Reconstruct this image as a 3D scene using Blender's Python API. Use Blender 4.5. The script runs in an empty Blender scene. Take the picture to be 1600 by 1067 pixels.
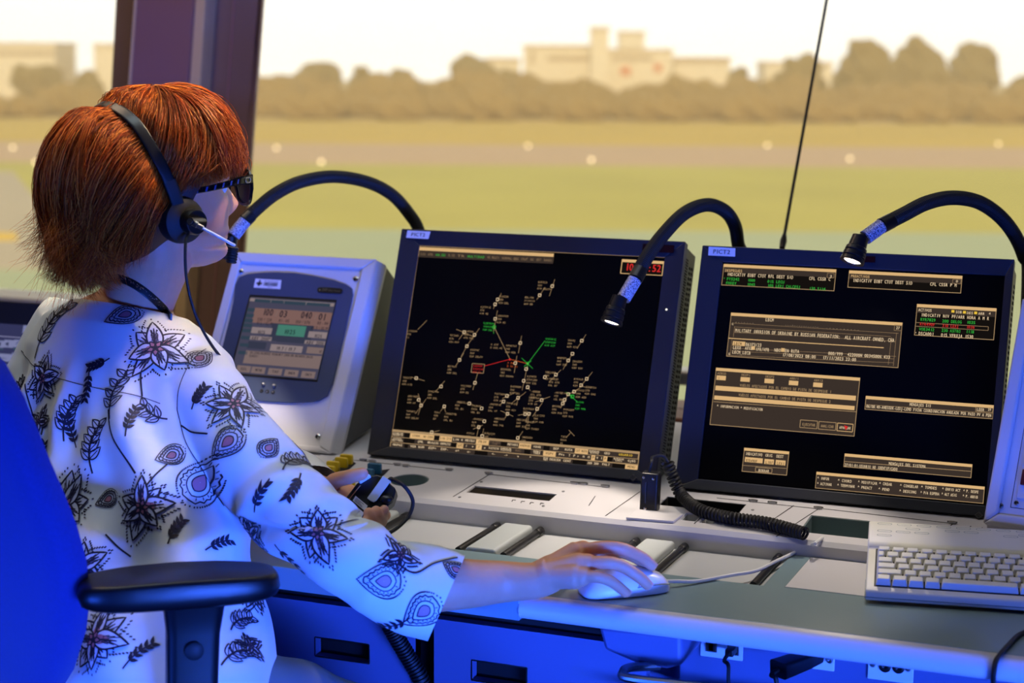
import bpy, bmesh, math, random
import numpy as np
from mathutils import Vector, Matrix, Quaternion
from mathutils.bvhtree import BVHTree
PI = math.pi
rng = random.Random(7)
nrng = np.random.default_rng(11)
SC = bpy.context.scene
COL = SC.collection

# ------------------------------------------------------------------ camera
FPX = 2800.0
TH = math.radians(22); PH = math.atan((533.5 - 82) / FPX); RO = math.radians(.35)
CAM = Vector((0, 0, 1.42))
CF = Vector((-math.sin(TH) * math.cos(PH), math.cos(TH) * math.cos(PH), -math.sin(PH)))
_R0 = Vector((math.cos(TH), math.sin(TH), 0)); _U0 = _R0.cross(CF)
CR = math.cos(RO) * _R0 + math.sin(RO) * _U0
CU = math.cos(RO) * _U0 - math.sin(RO) * _R0


def ray(x, y):
    return CF + CR * ((x - 800) / FPX) + CU * ((533.5 - y) / FPX)


def P(x, y, d):
    return CAM + ray(x, y) * d


def onz(x, y, z):
    r = ray(x, y)
    return CAM + r * ((z - CAM.z) / r.z)


def ony(x, y, Y):
    r = ray(x, y)
    return CAM + r * ((Y - CAM.y) / r.y)


cam_d = bpy.data.cameras.new('camera')
cam = bpy.data.objects.new('camera', cam_d)
COL.objects.link(cam)
cam.matrix_world = Matrix(((CR.x, CU.x, -CF.x, CAM.x), (CR.y, CU.y, -CF.y, CAM.y), (CR.z, CU.z, -CF.z, CAM.z), (0, 0, 0, 1)))
cam_d.sensor_width = 36
cam_d.lens = FPX / 1600 * 36
cam_d.clip_end = 3000
cam_d.dof.use_dof = True
cam_d.dof.focus_distance = 2.52
cam_d.dof.aperture_fstop = 4.3
SC.camera = cam

# ------------------------------------------------------------------ materials


def lin(c):
    """sRGB 0-255 to linear."""
    out = []
    for v in c:
        v = v / 255
        out.append(v / 12.92 if v <= .04045 else ((v + .055) / 1.055) ** 2.4)
    return tuple(out)


def mat(name, col, rough=.5, metal=0., spec=.5, noise=None, bump=None, coat=0., emit=None, sheen=0., trans=0., sss=0., srgb=True):
    m = bpy.data.materials.new(name)
    m.use_nodes = True
    nt = m.node_tree
    b = nt.nodes['Principled BSDF']
    c = lin(col) if srgb else col
    b.inputs['Base Color'].default_value = (*c, 1)
    b.inputs['Roughness'].default_value = rough
    b.inputs['Metallic'].default_value = metal
    b.inputs['Specular IOR Level'].default_value = spec
    b.inputs['Coat Weight'].default_value = coat
    b.inputs['Sheen Weight'].default_value = sheen
    b.inputs['Transmission Weight'].default_value = trans
    if sss:
        b.inputs['Subsurface Weight'].default_value = sss
        b.inputs['Subsurface Radius'].default_value = (.012, .005, .003)
        b.inputs['Subsurface Scale'].default_value = 1.0
    if emit:
        b.inputs['Emission Color'].default_value = (*emit[0], 1)
        b.inputs['Emission Strength'].default_value = emit[1]
    if noise or bump:
        tc = nt.nodes.new('ShaderNodeTexCoord')
    if noise:
        n = nt.nodes.new('ShaderNodeTexNoise')
        n.inputs['Scale'].default_value = noise[0]
        n.inputs['Detail'].default_value = 5
        nt.links.new(tc.outputs['Object'], n.inputs['Vector'])
        mx = nt.nodes.new('ShaderNodeMix'); mx.data_type = 'RGBA'
        a = noise[1]
        mx.inputs['A'].default_value = (*[v * (1 - a) for v in c], 1)
        mx.inputs['B'].default_value = (*[min(1, v * (1 + a)) for v in c], 1)
        nt.links.new(n.outputs['Fac'], mx.inputs['Factor'])
        nt.links.new(mx.outputs['Result'], b.inputs['Base Color'])
    if bump:
        n2 = nt.nodes.new('ShaderNodeTexNoise')
        n2.inputs['Scale'].default_value = bump[0]
        n2.inputs['Detail'].default_value = 4
        nt.links.new(tc.outputs['Object'], n2.inputs['Vector'])
        bp = nt.nodes.new('ShaderNodeBump')
        bp.inputs['Strength'].default_value = bump[1]
        bp.inputs['Distance'].default_value = bump[2] if len(bump) > 2 else .002
        nt.links.new(n2.outputs['Fac'], bp.inputs['Height'])
        nt.links.new(bp.outputs['Normal'], b.inputs['Normal'])
    return m


def glow(name, col, s=1.0):
    m = bpy.data.materials.new(name)
    m.use_nodes = True
    nt = m.node_tree
    nt.nodes.remove(nt.nodes['Principled BSDF'])
    e = nt.nodes.new('ShaderNodeEmission')
    e.inputs['Color'].default_value = (*lin(col), 1)
    e.inputs['Strength'].default_value = s
    nt.links.new(e.outputs[0], nt.nodes['Material Output'].inputs[0])
    return m


def glass(name, tint=(1, 1, 1), rough=.0, fac=.06):
    m = bpy.data.materials.new(name)
    m.use_nodes = True
    nt = m.node_tree
    nt.nodes.remove(nt.nodes['Principled BSDF'])
    t = nt.nodes.new('ShaderNodeBsdfTransparent'); t.inputs[0].default_value = (*tint, 1)
    g = nt.nodes.new('ShaderNodeBsdfGlossy'); g.inputs['Roughness'].default_value = rough
    mx = nt.nodes.new('ShaderNodeMixShader')
    lw = nt.nodes.new('ShaderNodeFresnel'); lw.inputs['IOR'].default_value = 1.3 + fac
    nt.links.new(lw.outputs[0], mx.inputs[0])
    nt.links.new(t.outputs[0], mx.inputs[1]); nt.links.new(g.outputs[0], mx.inputs[2])
    nt.links.new(mx.outputs[0], nt.nodes['Material Output'].inputs[0])
    return m


M = {}
M['shell_grey'] = mat('pale_grey_paint', (206, 204, 208), .42, noise=(9, .05), bump=(900, .12, .0004))
M['desk_grey'] = mat('worktop_grey', (122, 146, 154), .30, noise=(14, .05), bump=(700, .08, .0003))
M['tray_grey'] = mat('tray_grey', (196, 198, 200), .38, noise=(10, .05))
M['recess_grey'] = mat('recess_grey', (120, 138, 140), .5, noise=(12, .06))
M['panel_blue'] = mat('cabinet_panel', (92, 100, 140), .5, noise=(8, .06))
M['black'] = mat('black_plastic', (14, 14, 16), .38, bump=(500, .1, .0003))
M['black_soft'] = mat('black_rubber', (12, 12, 14), .62, bump=(400, .2, .0004))
M['black_hole'] = mat('black_cavity', (5, 5, 6), .8)
M['bezel'] = mat('monitor_housing', (34, 36, 46), .45, bump=(900, .12, .0003))
M['bezel_side'] = mat('monitor_side', (66, 74, 72), .5, bump=(900, .12, .0003))
M['screen_black'] = mat('screen_glass', (5, 5, 6), .32, spec=.18)
M['chrome'] = mat('chrome', (205, 205, 208), .18, metal=1)
M['steel'] = mat('brushed_steel', (150, 150, 152), .35, metal=1, noise=(60, .1))
M['white_label'] = mat('white_label', (226, 224, 232), .5)
M['ink'] = mat('black_ink', (16, 16, 22), .6)
M['white_plastic'] = mat('white_plastic', (228, 228, 226), .32)
M['ivory'] = mat('keyboard_ivory', (222, 220, 206), .42, noise=(20, .03))
M['key_ivory'] = mat('key_ivory', (228, 227, 216), .4)
M['yellow'] = mat('yellow_plastic', (232, 196, 26), .42)
M['teal'] = mat('blue_plastic', (32, 100, 140), .42)
M['navy_metal'] = mat('slate_blue_metal', (56, 68, 92), .42, noise=(12, .06))
M['frame_purple'] = mat('pillar_cladding', (158, 112, 104), .5, noise=(5, .06))
M['frame_dark'] = mat('dark_glossy_cladding', (140, 112, 98), .2, spec=.6)
M['frame_edge'] = mat('window_lit_trim', (240, 208, 152), .35, metal=.1)  # window reflection on the metal put into a pale gold base colour
M['wall'] = mat('wall_paint', (60, 60, 66), .7, noise=(4, .06))
M['ceil'] = mat('ceiling_paint', (120, 120, 122), .8, noise=(4, .05))
M['floor'] = mat('carpet', (40, 42, 50), .9, noise=(200, .3), bump=(300, .4))
M['sill'] = mat('sill_paint', (242, 242, 236), .4, noise=(6, .05))

# ------------------------------------------------------------------ mesh builder


class MB:
    def __init__(s):
        s.v = []; s.f = []; s.m = []; s.k = 0

    def add(s, vs, fs, mi=None):
        o = len(s.v)
        s.v.extend([tuple(x) for x in vs])
        s.f.extend([tuple(o + i for i in f) for f in fs])
        s.m.extend([s.k if mi is None else mi] * len(fs))
        return s

    def box(s, a, b, mi=None):
        x0, y0, z0 = [min(a[i], b[i]) for i in range(3)]
        x1, y1, z1 = [max(a[i], b[i]) for i in range(3)]
        v = [(x0, y0, z0), (x1, y0, z0), (x1, y1, z0), (x0, y1, z0), (x0, y0, z1), (x1, y0, z1), (x1, y1, z1), (x0, y1, z1)]
        return s.add(v, [(0, 3, 2, 1), (4, 5, 6, 7), (0, 1, 5, 4), (1, 2, 6, 5), (2, 3, 7, 6), (3, 0, 4, 7)], mi)

    def hexa(s, b4, t4, mi=None):
        v = list(b4) + list(t4)
        return s.add(v, [(0, 3, 2, 1), (4, 5, 6, 7), (0, 1, 5, 4), (1, 2, 6, 5), (2, 3, 7, 6), (3, 0, 4, 7)], mi)

    def prism(s, poly, d, mi=None):
        """poly: 3-D points, extruded by vector d."""
        d = Vector(d); n = len(poly)
        a = [Vector(p) for p in poly]; b = [p + d for p in a]
        fs = [tuple(range(n))[::-1], tuple(range(n, 2 * n))]
        fs += [(i, (i + 1) % n, n + (i + 1) % n, n + i) for i in range(n)]
        return s.add(a + b, fs, mi)

    def rings(s, rs, cap=True, mi=None, closed=True):
        n = len(rs[0]); vs = []; fs = []
        for r in rs:
            vs.extend(r)
        for j in range(len(rs) - 1):
            for i in range(n if closed else n - 1):
                k = (i + 1) % n
                fs.append((j * n + i, j * n + k, (j + 1) * n + k, (j + 1) * n + i))
        if cap:
            fs.append(tuple(range(n))[::-1])
            fs.append(tuple((len(rs) - 1) * n + i for i in range(n)))
        return s.add(vs, fs, mi)

    def tube(s, path, r, n=10, cap=True, mi=None, flat=1.0):
        path = [Vector(p) for p in path]
        rr = r if isinstance(r, (list, tuple)) else [r] * len(path)
        nrm = None; rs = []
        for i, p in enumerate(path):
            t = (path[min(i + 1, len(path) - 1)] - path[max(i - 1, 0)])
            if t.length < 1e-9:
                t = Vector((0, 0, 1))
            t.normalize()
            if nrm is None:
                nrm = t.orthogonal().normalized()
            nrm = (nrm - t * nrm.dot(t))
            if nrm.length < 1e-6:
                nrm = t.orthogonal()
            nrm.normalize()
            b = t.cross(nrm)
            rs.append([p + (nrm * math.cos(2 * PI * k / n) + b * math.sin(2 * PI * k / n) * flat) * rr[i] for k in range(n)])
        return s.rings(rs, cap, mi)

    def lathe(s, prof, o, ax, n=24, mi=None, cap=True):
        """prof: (radius, height along ax) pairs."""
        o = Vector(o); ax = Vector(ax).normalized(); u = ax.orthogonal().normalized(); w = ax.cross(u)
        rs = [[o + ax * h + (u * math.cos(2 * PI * k / n) + w * math.sin(2 * PI * k / n)) * max(r, 1e-5) for k in range(n)] for r, h in prof]
        return s.rings(rs, cap, mi)

    def ball(s, c, r, n=12, mi=None, sc=(1, 1, 1)):
        c = Vector(c)
        rs = []
        for j in range(n + 1):
            t = PI * j / n
            rs.append([c + Vector((r * sc[0] * math.sin(t) * math.cos(2 * PI * k / (2 * n)), r * sc[1] * math.sin(t) * math.sin(2 * PI * k / (2 * n)), -r * sc[2] * math.cos(t))) for k in range(2 * n)])
        rs[0] = [c + Vector((r * .02 * math.cos(PI * k / n), r * .02 * math.sin(PI * k / n), -r * sc[2])) for k in range(2 * n)]
        rs[-1] = [c + Vector((r * .02 * math.cos(PI * k / n), r * .02 * math.sin(PI * k / n), r * sc[2])) for k in range(2 * n)]
        return s.rings(rs, True, mi)


MW = {}


def obj(name, mb, mats, parent=None, world=True, sharp=35, smooth=True, bevel=0, seg=2):
    me = bpy.data.meshes.new(name)
    me.from_pydata(mb.v, [], mb.f)
    if not isinstance(mats, (list, tuple)):
        mats = [mats]
    for m in mats:
        me.materials.append(m)
    if len(mats) > 1:
        me.polygons.foreach_set('material_index', mb.m)
    me.validate()
    bm = bmesh.new(); bm.from_mesh(me)
    bmesh.ops.recalc_face_normals(bm, faces=bm.faces)
    bm.to_mesh(me); bm.free()
    if parent is not None and world:
        me.transform(MW[parent].inverted())
    if smooth:
        me.shade_smooth()
        me.set_sharp_from_angle(angle=math.radians(sharp))
    o = bpy.data.objects.new(name, me)
    COL.objects.link(o)
    if parent is not None:
        o.parent = parent
        MW[o] = MW[parent]
    else:
        MW[o] = Matrix()
    if bevel:
        bv = o.modifiers.new('bevel', 'BEVEL')
        bv.width = bevel; bv.segments = seg; bv.limit_method = 'ANGLE'; bv.angle_limit = math.radians(40)
        bv.harden_normals = False
    return o


def thing(name, label, cat, mx=None, group=None):
    if mx is None:
        mx = Matrix()
    elif not isinstance(mx, Matrix):
        mx = Matrix.Translation(Vector(mx))
    o = bpy.data.objects.new(name, None)
    o.empty_display_size = .05
    COL.objects.link(o)
    o.matrix_world = mx
    MW[o] = mx.copy()
    o['label'] = label; o['category'] = cat
    if group:
        o['group'] = group
    return o


def tag(o, label, cat, group=None):
    o['label'] = label; o['category'] = cat
    if group:
        o['group'] = group
    return o


def struct(name, mb, m, **k):
    o = obj(name, mb, m, **k)
    o['kind'] = 'structure'
    return o


def smooth_path(pts, n=8):
    """Catmull-Rom through the points."""
    p = [Vector(q) for q in pts]
    p = [p[0] * 2 - p[1]] + p + [p[-1] * 2 - p[-2]]
    out = []
    for i in range(1, len(p) - 2):
        for k in range(n):
            t = k / n
            a, b, c, d = p[i - 1], p[i], p[i + 1], p[i + 2]
            out.append(.5 * ((2 * b) + (c - a) * t + (2 * a - 5 * b + 4 * c - d) * t * t + (3 * b - a - 3 * c + d) * t ** 3))
    out.append(p[-2])
    return out


def panel_mx(o, yaw, tilt):
    """local x to the right, y into the panel, z up the panel."""
    return Matrix.Translation(Vector(o)) @ Matrix.Rotation(math.radians(yaw), 4, 'Z') @ Matrix.Rotation(-math.radians(tilt), 4, 'X')


def rrect(x0, z0, x1, z1, r, n=4):
    pts = []
    for cx, cz, a0 in ((x1 - r, z0 + r, -PI / 2), (x1 - r, z1 - r, 0), (x0 + r, z1 - r, PI / 2), (x0 + r, z0 + r, PI)):
        for k in range(n + 1):
            a = a0 + PI / 2 * k / n
            pts.append((cx + r * math.cos(a), cz + r * math.sin(a)))
    return pts


def screw(name, mx_parent, x, z, r, y=-.001, m=None):
    b = MB()
    b.lathe([(r, 0), (r, -.0012), (r * .7, -.0022), (0, -.0024)], (x, y, z), (0, 1, 0), 14, 0)
    b.box((x - r * .65, y - .0026, z - r * .13), (x + r * .65, y - .0022, z + r * .13), 1)
    b.box((x - r * .13, y - .0026, z - r * .65), (x + r * .13, y - .0022, z + r * .65), 1)
    return obj(name, b, [m or M['chrome'], M['black_hole']], mx_parent, world=False)


# ------------------------------------------------------------------ lettering (mesh glyphs)
_GL = {}


def glyph(ch):
    if ch in _GL:
        return _GL[ch]
    cu = bpy.data.curves.new('g', 'FONT')
    cu.body = ch; cu.size = 1; cu.resolution_u = 2
    o = bpy.data.objects.new('g', cu)
    COL.objects.link(o)
    dg = bpy.context.evaluated_depsgraph_get()
    ev = o.evaluated_get(dg)
    me = ev.to_mesh()
    vs = [tuple(v.co[:2]) for v in me.vertices]
    fs = [tuple(p.vertices) for p in me.polygons]
    ev.to_mesh_clear()
    bpy.data.objects.remove(o); bpy.data.curves.remove(cu)
    w = max([v[0] for v in vs], default=.3)
    _GL[ch] = (vs, fs, w)
    return _GL[ch]


def text(mb, s, x, z, h, mi=0, y=-.001, mono=None, width=None, bold=0, align='l', shear=0):
    """Lettering on a panel (x, z plane, facing -y). h is the cap height; mono: advance in cap heights."""
    sc = h / .70
    adv = []; cur = 0
    for ch in s:
        adv.append(cur)
        if mono:
            cur += mono * h
        else:
            cur += (glyph(ch)[2] * sc + h * .16) if ch != ' ' else h * .45
    k = 1.0
    if width:
        k = width / max(cur, 1e-6)
    off = {'l': 0, 'c': -cur * k / 2, 'r': -cur * k}[align]
    for ch, a in zip(s, adv):
        if ch == ' ':
            continue
        vs, fs, w = glyph(ch)
        kx = sc * k
        ox = x + off + a * k
        if mono:
            kk = min(1.0, (mono * h * .86) / max(w * sc, 1e-6))
            kx = sc * k * kk
            ox += (mono * h * .9 - w * sc * kk) * .5 * k
        for b in range(2 if bold else 1):
            mb.add([(ox + vx * kx + vz * sc * shear + b * bold * h, y, z + vz * sc) for vx, vz in vs], fs, mi)
    return mb


def quad(mb, x0, z0, x1, z1, mi=0, y=-.0005):
    mb.add([(x0, y, z0), (x1, y, z0), (x1, y, z1), (x0, y, z1)], [(0, 1, 2, 3)], mi)


def line2(mb, a, b, w, mi=0, y=-.0008):
    a = Vector((a[0], a[1])); b = Vector((b[0], b[1]))
    d = b - a
    if d.length < 1e-9:
        return
    n = Vector((-d.y, d.x)).normalized() * (w / 2)
    mb.add([(p.x, y, p.y) for p in (a - n, b - n, b + n, a + n)], [(0, 1, 2, 3)], mi)


def frame2(mb, x0, z0, x1, z1, w, mi=0, y=-.0008):
    line2(mb, (x0, z0), (x1, z0), w, mi, y); line2(mb, (x1, z0), (x1, z1), w, mi, y)
    line2(mb, (x1, z1), (x0, z1), w, mi, y); line2(mb, (x0, z1), (x0, z0), w, mi, y)


def homog(corners, w, h):
    """photo pixels on a panel (TL, TR, BL, BR) to panel metres."""
    A = []; B = []
    for (px, py), (u, v) in zip(corners, ((0, h), (w, h), (0, 0), (w, 0))):
        A.append([px, py, 1, 0, 0, 0, -u * px, -u * py]); B.append(u)
        A.append([0, 0, 0, px, py, 1, -v * px, -v * py]); B.append(v)
    s = np.linalg.solve(np.array(A, float), np.array(B, float))
    Hm = np.append(s, 1).reshape(3, 3)

    def f(px, py):
        q = Hm @ np.array([px, py, 1.0])
        return float(q[0] / q[2]), float(q[1] / q[2])
    return f
# ================================================================== OUTSIDE
E_F = Vector((-math.sin(TH), math.cos(TH), 0)); E_R = Vector((math.cos(TH), math.sin(TH), 0))
GZ = -13.0


def out(s, d, z=GZ):
    """s metres to the right, d metres ahead, along the airfield."""
    return E_R * s + E_F * d + Vector((0, 0, z))


def at_d(x, y, d):
    r = ray(x, y)
    return CAM + r * (d / r.dot(E_F))


def flat(name, d0, d1, z, m, s0=-400, s1=400):
    b = MB()
    b.hexa([out(s0, d0, z - .3), out(s1, d0, z - .3), out(s1, d1, z - .3), out(s0, d1, z - .3)], [out(s0, d0, z), out(s1, d0, z), out(s1, d1, z), out(s0, d1, z)])
    o = struct(name, b, m, smooth=False)
    return o


M['grass'] = mat('airfield_grass', (178, 172, 76), .95, noise=(.05, .18))
M['grass_far'] = mat('dry_grass', (196, 164, 60), .95, noise=(.04, .12))
M['runway'] = mat('runway_asphalt', (190, 160, 124), .9, noise=(.1, .06))
M['apron'] = mat('apron_concrete', (160, 176, 138), .9, noise=(.05, .08))
M['taxi'] = mat('taxiway_concrete', (178, 168, 142), .9, noise=(.06, .06))
M['yellow_paint'] = mat('yellow_road_paint', (226, 186, 40), .8)
M['far_soil'] = mat('dry_scrub_ground', (196, 164, 96), .95, noise=(.06, .15))
M['leaf'] = mat('tree_foliage', (128, 104, 48), .9, noise=(.8, .25), bump=(1.5, .8, .5))
M['leaf2'] = mat('bush_foliage', (146, 116, 58), .9, noise=(.9, .25), bump=(1.5, .8, .5))
M['trunk'] = mat('tree_bark', (84, 66, 44), .9)
M['bld'] = mat('pale_render', (232, 214, 176), .8, noise=(.2, .04))
M['bld_dark'] = mat('window_band', (170, 140, 96), .5)
M['bld_red'] = mat('red_panel', (214, 120, 70), .7)
M['roofm'] = mat('flat_roof', (196, 170, 130), .8)
M['lamp_glow'] = glow('runway_lamp', (255, 222, 160), 3.2)

flat('turf_base', 60, 900, GZ - .05, M['grass'])
flat('apron', 40, 147, GZ, M['apron'])
flat('grass_strip', 147, 233, GZ + .02, M['grass'])
flat('runway', 233, 284, GZ + .04, M['runway'])
flat('far_meadow', 284, 377, GZ + .03, M['grass_far'])
flat('scrubland', 377, 900, GZ + .06, M['far_soil'])
# pale taxiway running diagonally on the left
b = MB()
q = [onz(x, y, GZ + .03) for x, y in ((-60, 268), (20, 268), (150, 420), (-60, 420))]
b.prism([Vector((p.x, p.y, GZ - .1)) for p in q], (0, 0, .16))
struct('taxiway', b, M['taxi'], smooth=False)
b = MB()
q = [onz(x, y, GZ + .1) for x, y in ((-60, 361), (24, 364), (28, 374), (-60, 376))]
b.prism([Vector((p.x, p.y, GZ - .05)) for p in q], (0, 0, .16))
struct('taxiway_marking', b, M['yellow_paint'], smooth=False)


def blobmesh(name, blobs, vox, m, parent=None):
    """One lumpy closed crown out of overlapping balls."""
    mb = MB()
    for c, r, sc in blobs:
        mb.ball(c, r, 8, 0, sc)
    me = bpy.data.meshes.new('t'); me.from_pydata(mb.v, [], mb.f)
    o = bpy.data.objects.new('t', me); COL.objects.link(o)
    rm = o.modifiers.new('r', 'REMESH'); rm.mode = 'VOXEL'; rm.voxel_size = vox
    dg = bpy.context.evaluated_depsgraph_get()
    me2 = bpy.data.meshes.new_from_object(o.evaluated_get(dg))
    bpy.data.objects.remove(o)
    n = len(me2.vertices)
    co = np.empty(n * 3); me2.vertices.foreach_get('co', co); co = co.reshape(-1, 3)
    no = np.empty(n * 3); me2.vertices.foreach_get('normal', no); no = no.reshape(-1, 3)
    k = 2.2 / vox * .35
    w = np.sin(co[:, 0] * k + 1.3 * np.sin(co[:, 2] * k)) * np.sin(co[:, 1] * k * 1.1 + 2) + np.sin(co[:, 2] * k * 1.3 + co[:, 0])
    co = co + no * (w * vox * .45 + nrng.normal(0, vox * .22, n))[:, None]
    me2.vertices.foreach_set('co', co.ravel())
    me2.materials.clear(); me2.materials.append(m)
    me2.name = name
    o = bpy.data.objects.new(name, me2); COL.objects.link(o)
    if parent is not None:
        me2.transform(MW[parent].inverted())
        o.parent = parent; MW[o] = MW[parent]
    else:
        MW[o] = Matrix()
    return o


NT = [0]


def tree(x, ytop, ybase, wpx, d, label, cat='tree', name='tree', m='leaf', group=None, crown0=.25):
    d = 446 + (NT[0] % 3) * 19
    NT[0] += 1
    base = at_d(x, ybase, d); base.z = max(base.z, GZ)
    base.z = GZ
    top = at_d(x, ytop, d).z
    hh = top - GZ
    w = wpx / FPX * d / 2
    t = thing(name, label, cat, base, group)
    bl = []
    n = 10
    for k in range(n):
        a = rng.uniform(0, 2 * PI); f = rng.uniform(0, 1)
        zz = GZ + hh * (crown0 + (1 - crown0) * (.12 + .72 * f))
        rad = w * (1 - .35 * abs(f - .45) * 2) * rng.uniform(.38, .52)
        rr = w * .55 * (1 - .5 * f) * rng.uniform(.5, 1)
        bl.append((base + E_R * (math.cos(a) * rr) + E_F * (math.sin(a) * rr) + Vector((0, 0, zz - GZ)), min(rad, hh * .4), (1, 1, .9)))
    bl.append((base + Vector((0, 0, hh * (1 - .35))), min(w * .5, hh * .35), (1, 1, 1)))
    bl.append((base + Vector((0, 0, hh * (crown0 + (1 - crown0) * .35))), min(w * .75, hh * .45), (1, 1, .8)))
    blobmesh('crown', bl, max(.35, w * .09), M[m], t)
    b = MB()
    b.tube([base + Vector((0, 0, -.5)), base + Vector((.1, 0, hh * .3)), base + Vector((0, 0, hh * .6))], [w * .1, w * .07, w * .04], 8)
    obj('trunk', b, M['trunk'], t)
    return t


def bush(x, ytop, ybase, wpx, d, label, group=None):
    base = at_d(x, ybase, d); base.z = GZ
    top = at_d(x, ytop, d).z
    hh = max(1.2, top - GZ); w = wpx / FPX * d / 2
    bl = []
    n = max(3, int(w / hh * 3))
    for k in range(n):
        f = (k + .5) / n * 2 - 1
        r = hh * rng.uniform(.42, .58) * (1 - .3 * f * f)
        bl.append((base + E_R * (f * w * .85) + E_F * rng.uniform(-1, 1) + Vector((0, 0, r * .9)), r, (1.15, 1.15, 1)))
    o = blobmesh('bush', bl, max(.35, hh * .1), M['leaf2'])
    tag(o, label, 'bush', group)
    return o


# tall trees on the right and the broad dark ones in the middle distance
tree(1352, 57, 165, 138, 430, 'tallest round-headed tree beyond the runway, just right of the hanging cord', crown0=.12)
tree(1432, 58, 165, 132, 428, 'tall broad tree joined to the right of the tallest round tree', crown0=.12)
tree(1520, 60, 160, 108, 426, 'tall separate tree with sky gap on its left, far right of the airfield', crown0=.15)
tree(1250, 86, 160, 140, 440, 'wide dark flat-topped tree behind the hanging cord', crown0=.05)
tree(1152, 92, 150, 60, 470, 'small dark tree left of the wide flat-topped tree, before pale sheds', crown0=.05)
tree(735, 88, 160, 120, 430, 'dark domed tree left of the pale terminal building', crown0=.05)
tree(800, 108, 160, 90, 420, 'low olive tree at the right foot of the dark domed tree', crown0=.05)
tree(565, 97, 150, 55, 440, 'small dark tree on the skyline above the gooseneck arch', crown0=.1)
tree(500, 104, 150, 130, 445, 'long low tree on the skyline right of the pillar', crown0=.05)
tree(630, 108, 150, 110, 445, 'low pale tree on the skyline left of the dark domed tree', crown0=.05)
tree(1592, 112, 160, 60, 430, 'tree cut by the right edge of the view, beyond the meadow', crown0=.1)
tree(60, 108, 170, 130, 430, 'low hazy tree below the roofs at the far left', crown0=.05)
tree(140, 106, 170, 70, 430, 'hazy tree close to the left edge of the pillar', crown0=.05)
GB = 'scrub bushes along the far edge of the meadow'
bx = [(30, 140, 80), (110, 135, 90), (160, 150, 60), (430, 140, 70), (490, 136, 80), (560, 142, 70), (625, 146, 60), (690, 150, 70), (755, 136, 90), (830, 142, 90), (905, 148, 70), (965, 150, 80), (1035, 142, 80), (1105, 148, 70), (1170, 146, 80), (1235, 142, 80), (1300, 150, 80), (1365, 146, 90), (1440, 150, 80), (1500, 150, 80), (1570, 146, 90)]
for i, (x, yt, w) in enumerate(bx):
    bush(x, yt + rng.uniform(-4, 4), 188, w * 1.2, (384, 397)[i % 2] + rng.uniform(-1, 1), 'hazy brown scrub bush in the row at the far edge of the meadow', GB)
GB2 = 'pale bushes behind the scrub row'
for i in range(15):
    x = 410 + i * 84 + rng.uniform(-16, 16)
    bush(x, 120 + rng.uniform(-8, 8), 176, 122, (411, 426)[i % 2] + rng.uniform(-1, 1), 'pale hazy bush standing behind the scrub row', GB2)


def building(label, x0, x1, ytop, d, depth, bands=(), cat='building', base=None):
    p0 = at_d(x0, 150, d); p1 = at_d(x1, 150, d)
    top = at_d((x0 + x1) / 2, ytop, d).z
    t = thing('building', label, cat, Vector((p0.x, p0.y, GZ)))
    q = [Vector((p0.x, p0.y, GZ)), Vector((p1.x, p1.y, GZ)), Vector((p1.x, p1.y, GZ)) + E_F * depth, Vector((p0.x, p0.y, GZ)) + E_F * depth]
    b = MB(); b.prism(q, (0, 0, top - GZ)); obj('wall', b, M['bld'], t, smooth=False)
    ov = .6
    c = sum(q, Vector()) / 4
    b = MB(); b.prism([Vector((v.x, v.y, top)) + (v - c).normalized() * ov for v in q], (0, 0, .7)); obj('roof', b, M['roofm'], t, smooth=False)
    for (xa, xb, ya, yb, mm) in bands:
        a = at_d(xa, ya, d - .15); e = at_d(xb, yb, d - .15)
        b = MB()
        b.prism([Vector((a.x, a.y, a.z)), Vector((e.x, e.y, a.z)), Vector((e.x, e.y, e.z)), Vector((a.x, a.y, e.z))], E_F * .3)
        obj('window_band' if mm == 'bld_dark' else 'door_panel', b, M[mm], t, smooth=False)
    return t


building('long pale terminal with dark window band, left of the tower block', 818, 930, 74, 520, 30, [(830, 835, 80, 100, 'bld_dark'), (855, 925, 88, 95, 'bld_dark')])
building('narrow tan tower block rising above the pale terminal', 923, 950, 46, 505, 9, [])
building('pale hall with stepped roof and red door right of the tower block', 950, 1050, 80, 522, 25, [(970, 985, 104, 118, 'bld_red'), (1022, 1034, 100, 112, 'bld_red'), (955, 1020, 88, 94, 'bld_dark')])
building('pale upper storey block set back above the stepped hall', 966, 1006, 52, 552, 10, [])
building('low pale shed between the stepped hall and small dark tree', 1052, 1140, 93, 525, 20, [(1055, 1140, 95, 99, 'bld_dark')])
building('low pale shed half hidden left of the terminal', 760, 812, 94, 560, 20, [])
building('pale low block with shaded roof at the far left', -60, 88, 70, 515, 25, [(-60, 86, 80, 87, 'bld_dark')])
building('pale block partly hidden by the left edge of the pillar', 148, 200, 72, 515, 20, [])
building('wide pale shed on the skyline right of the wide dark tree', 1195, 1300, 100, 560, 20, [])

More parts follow.
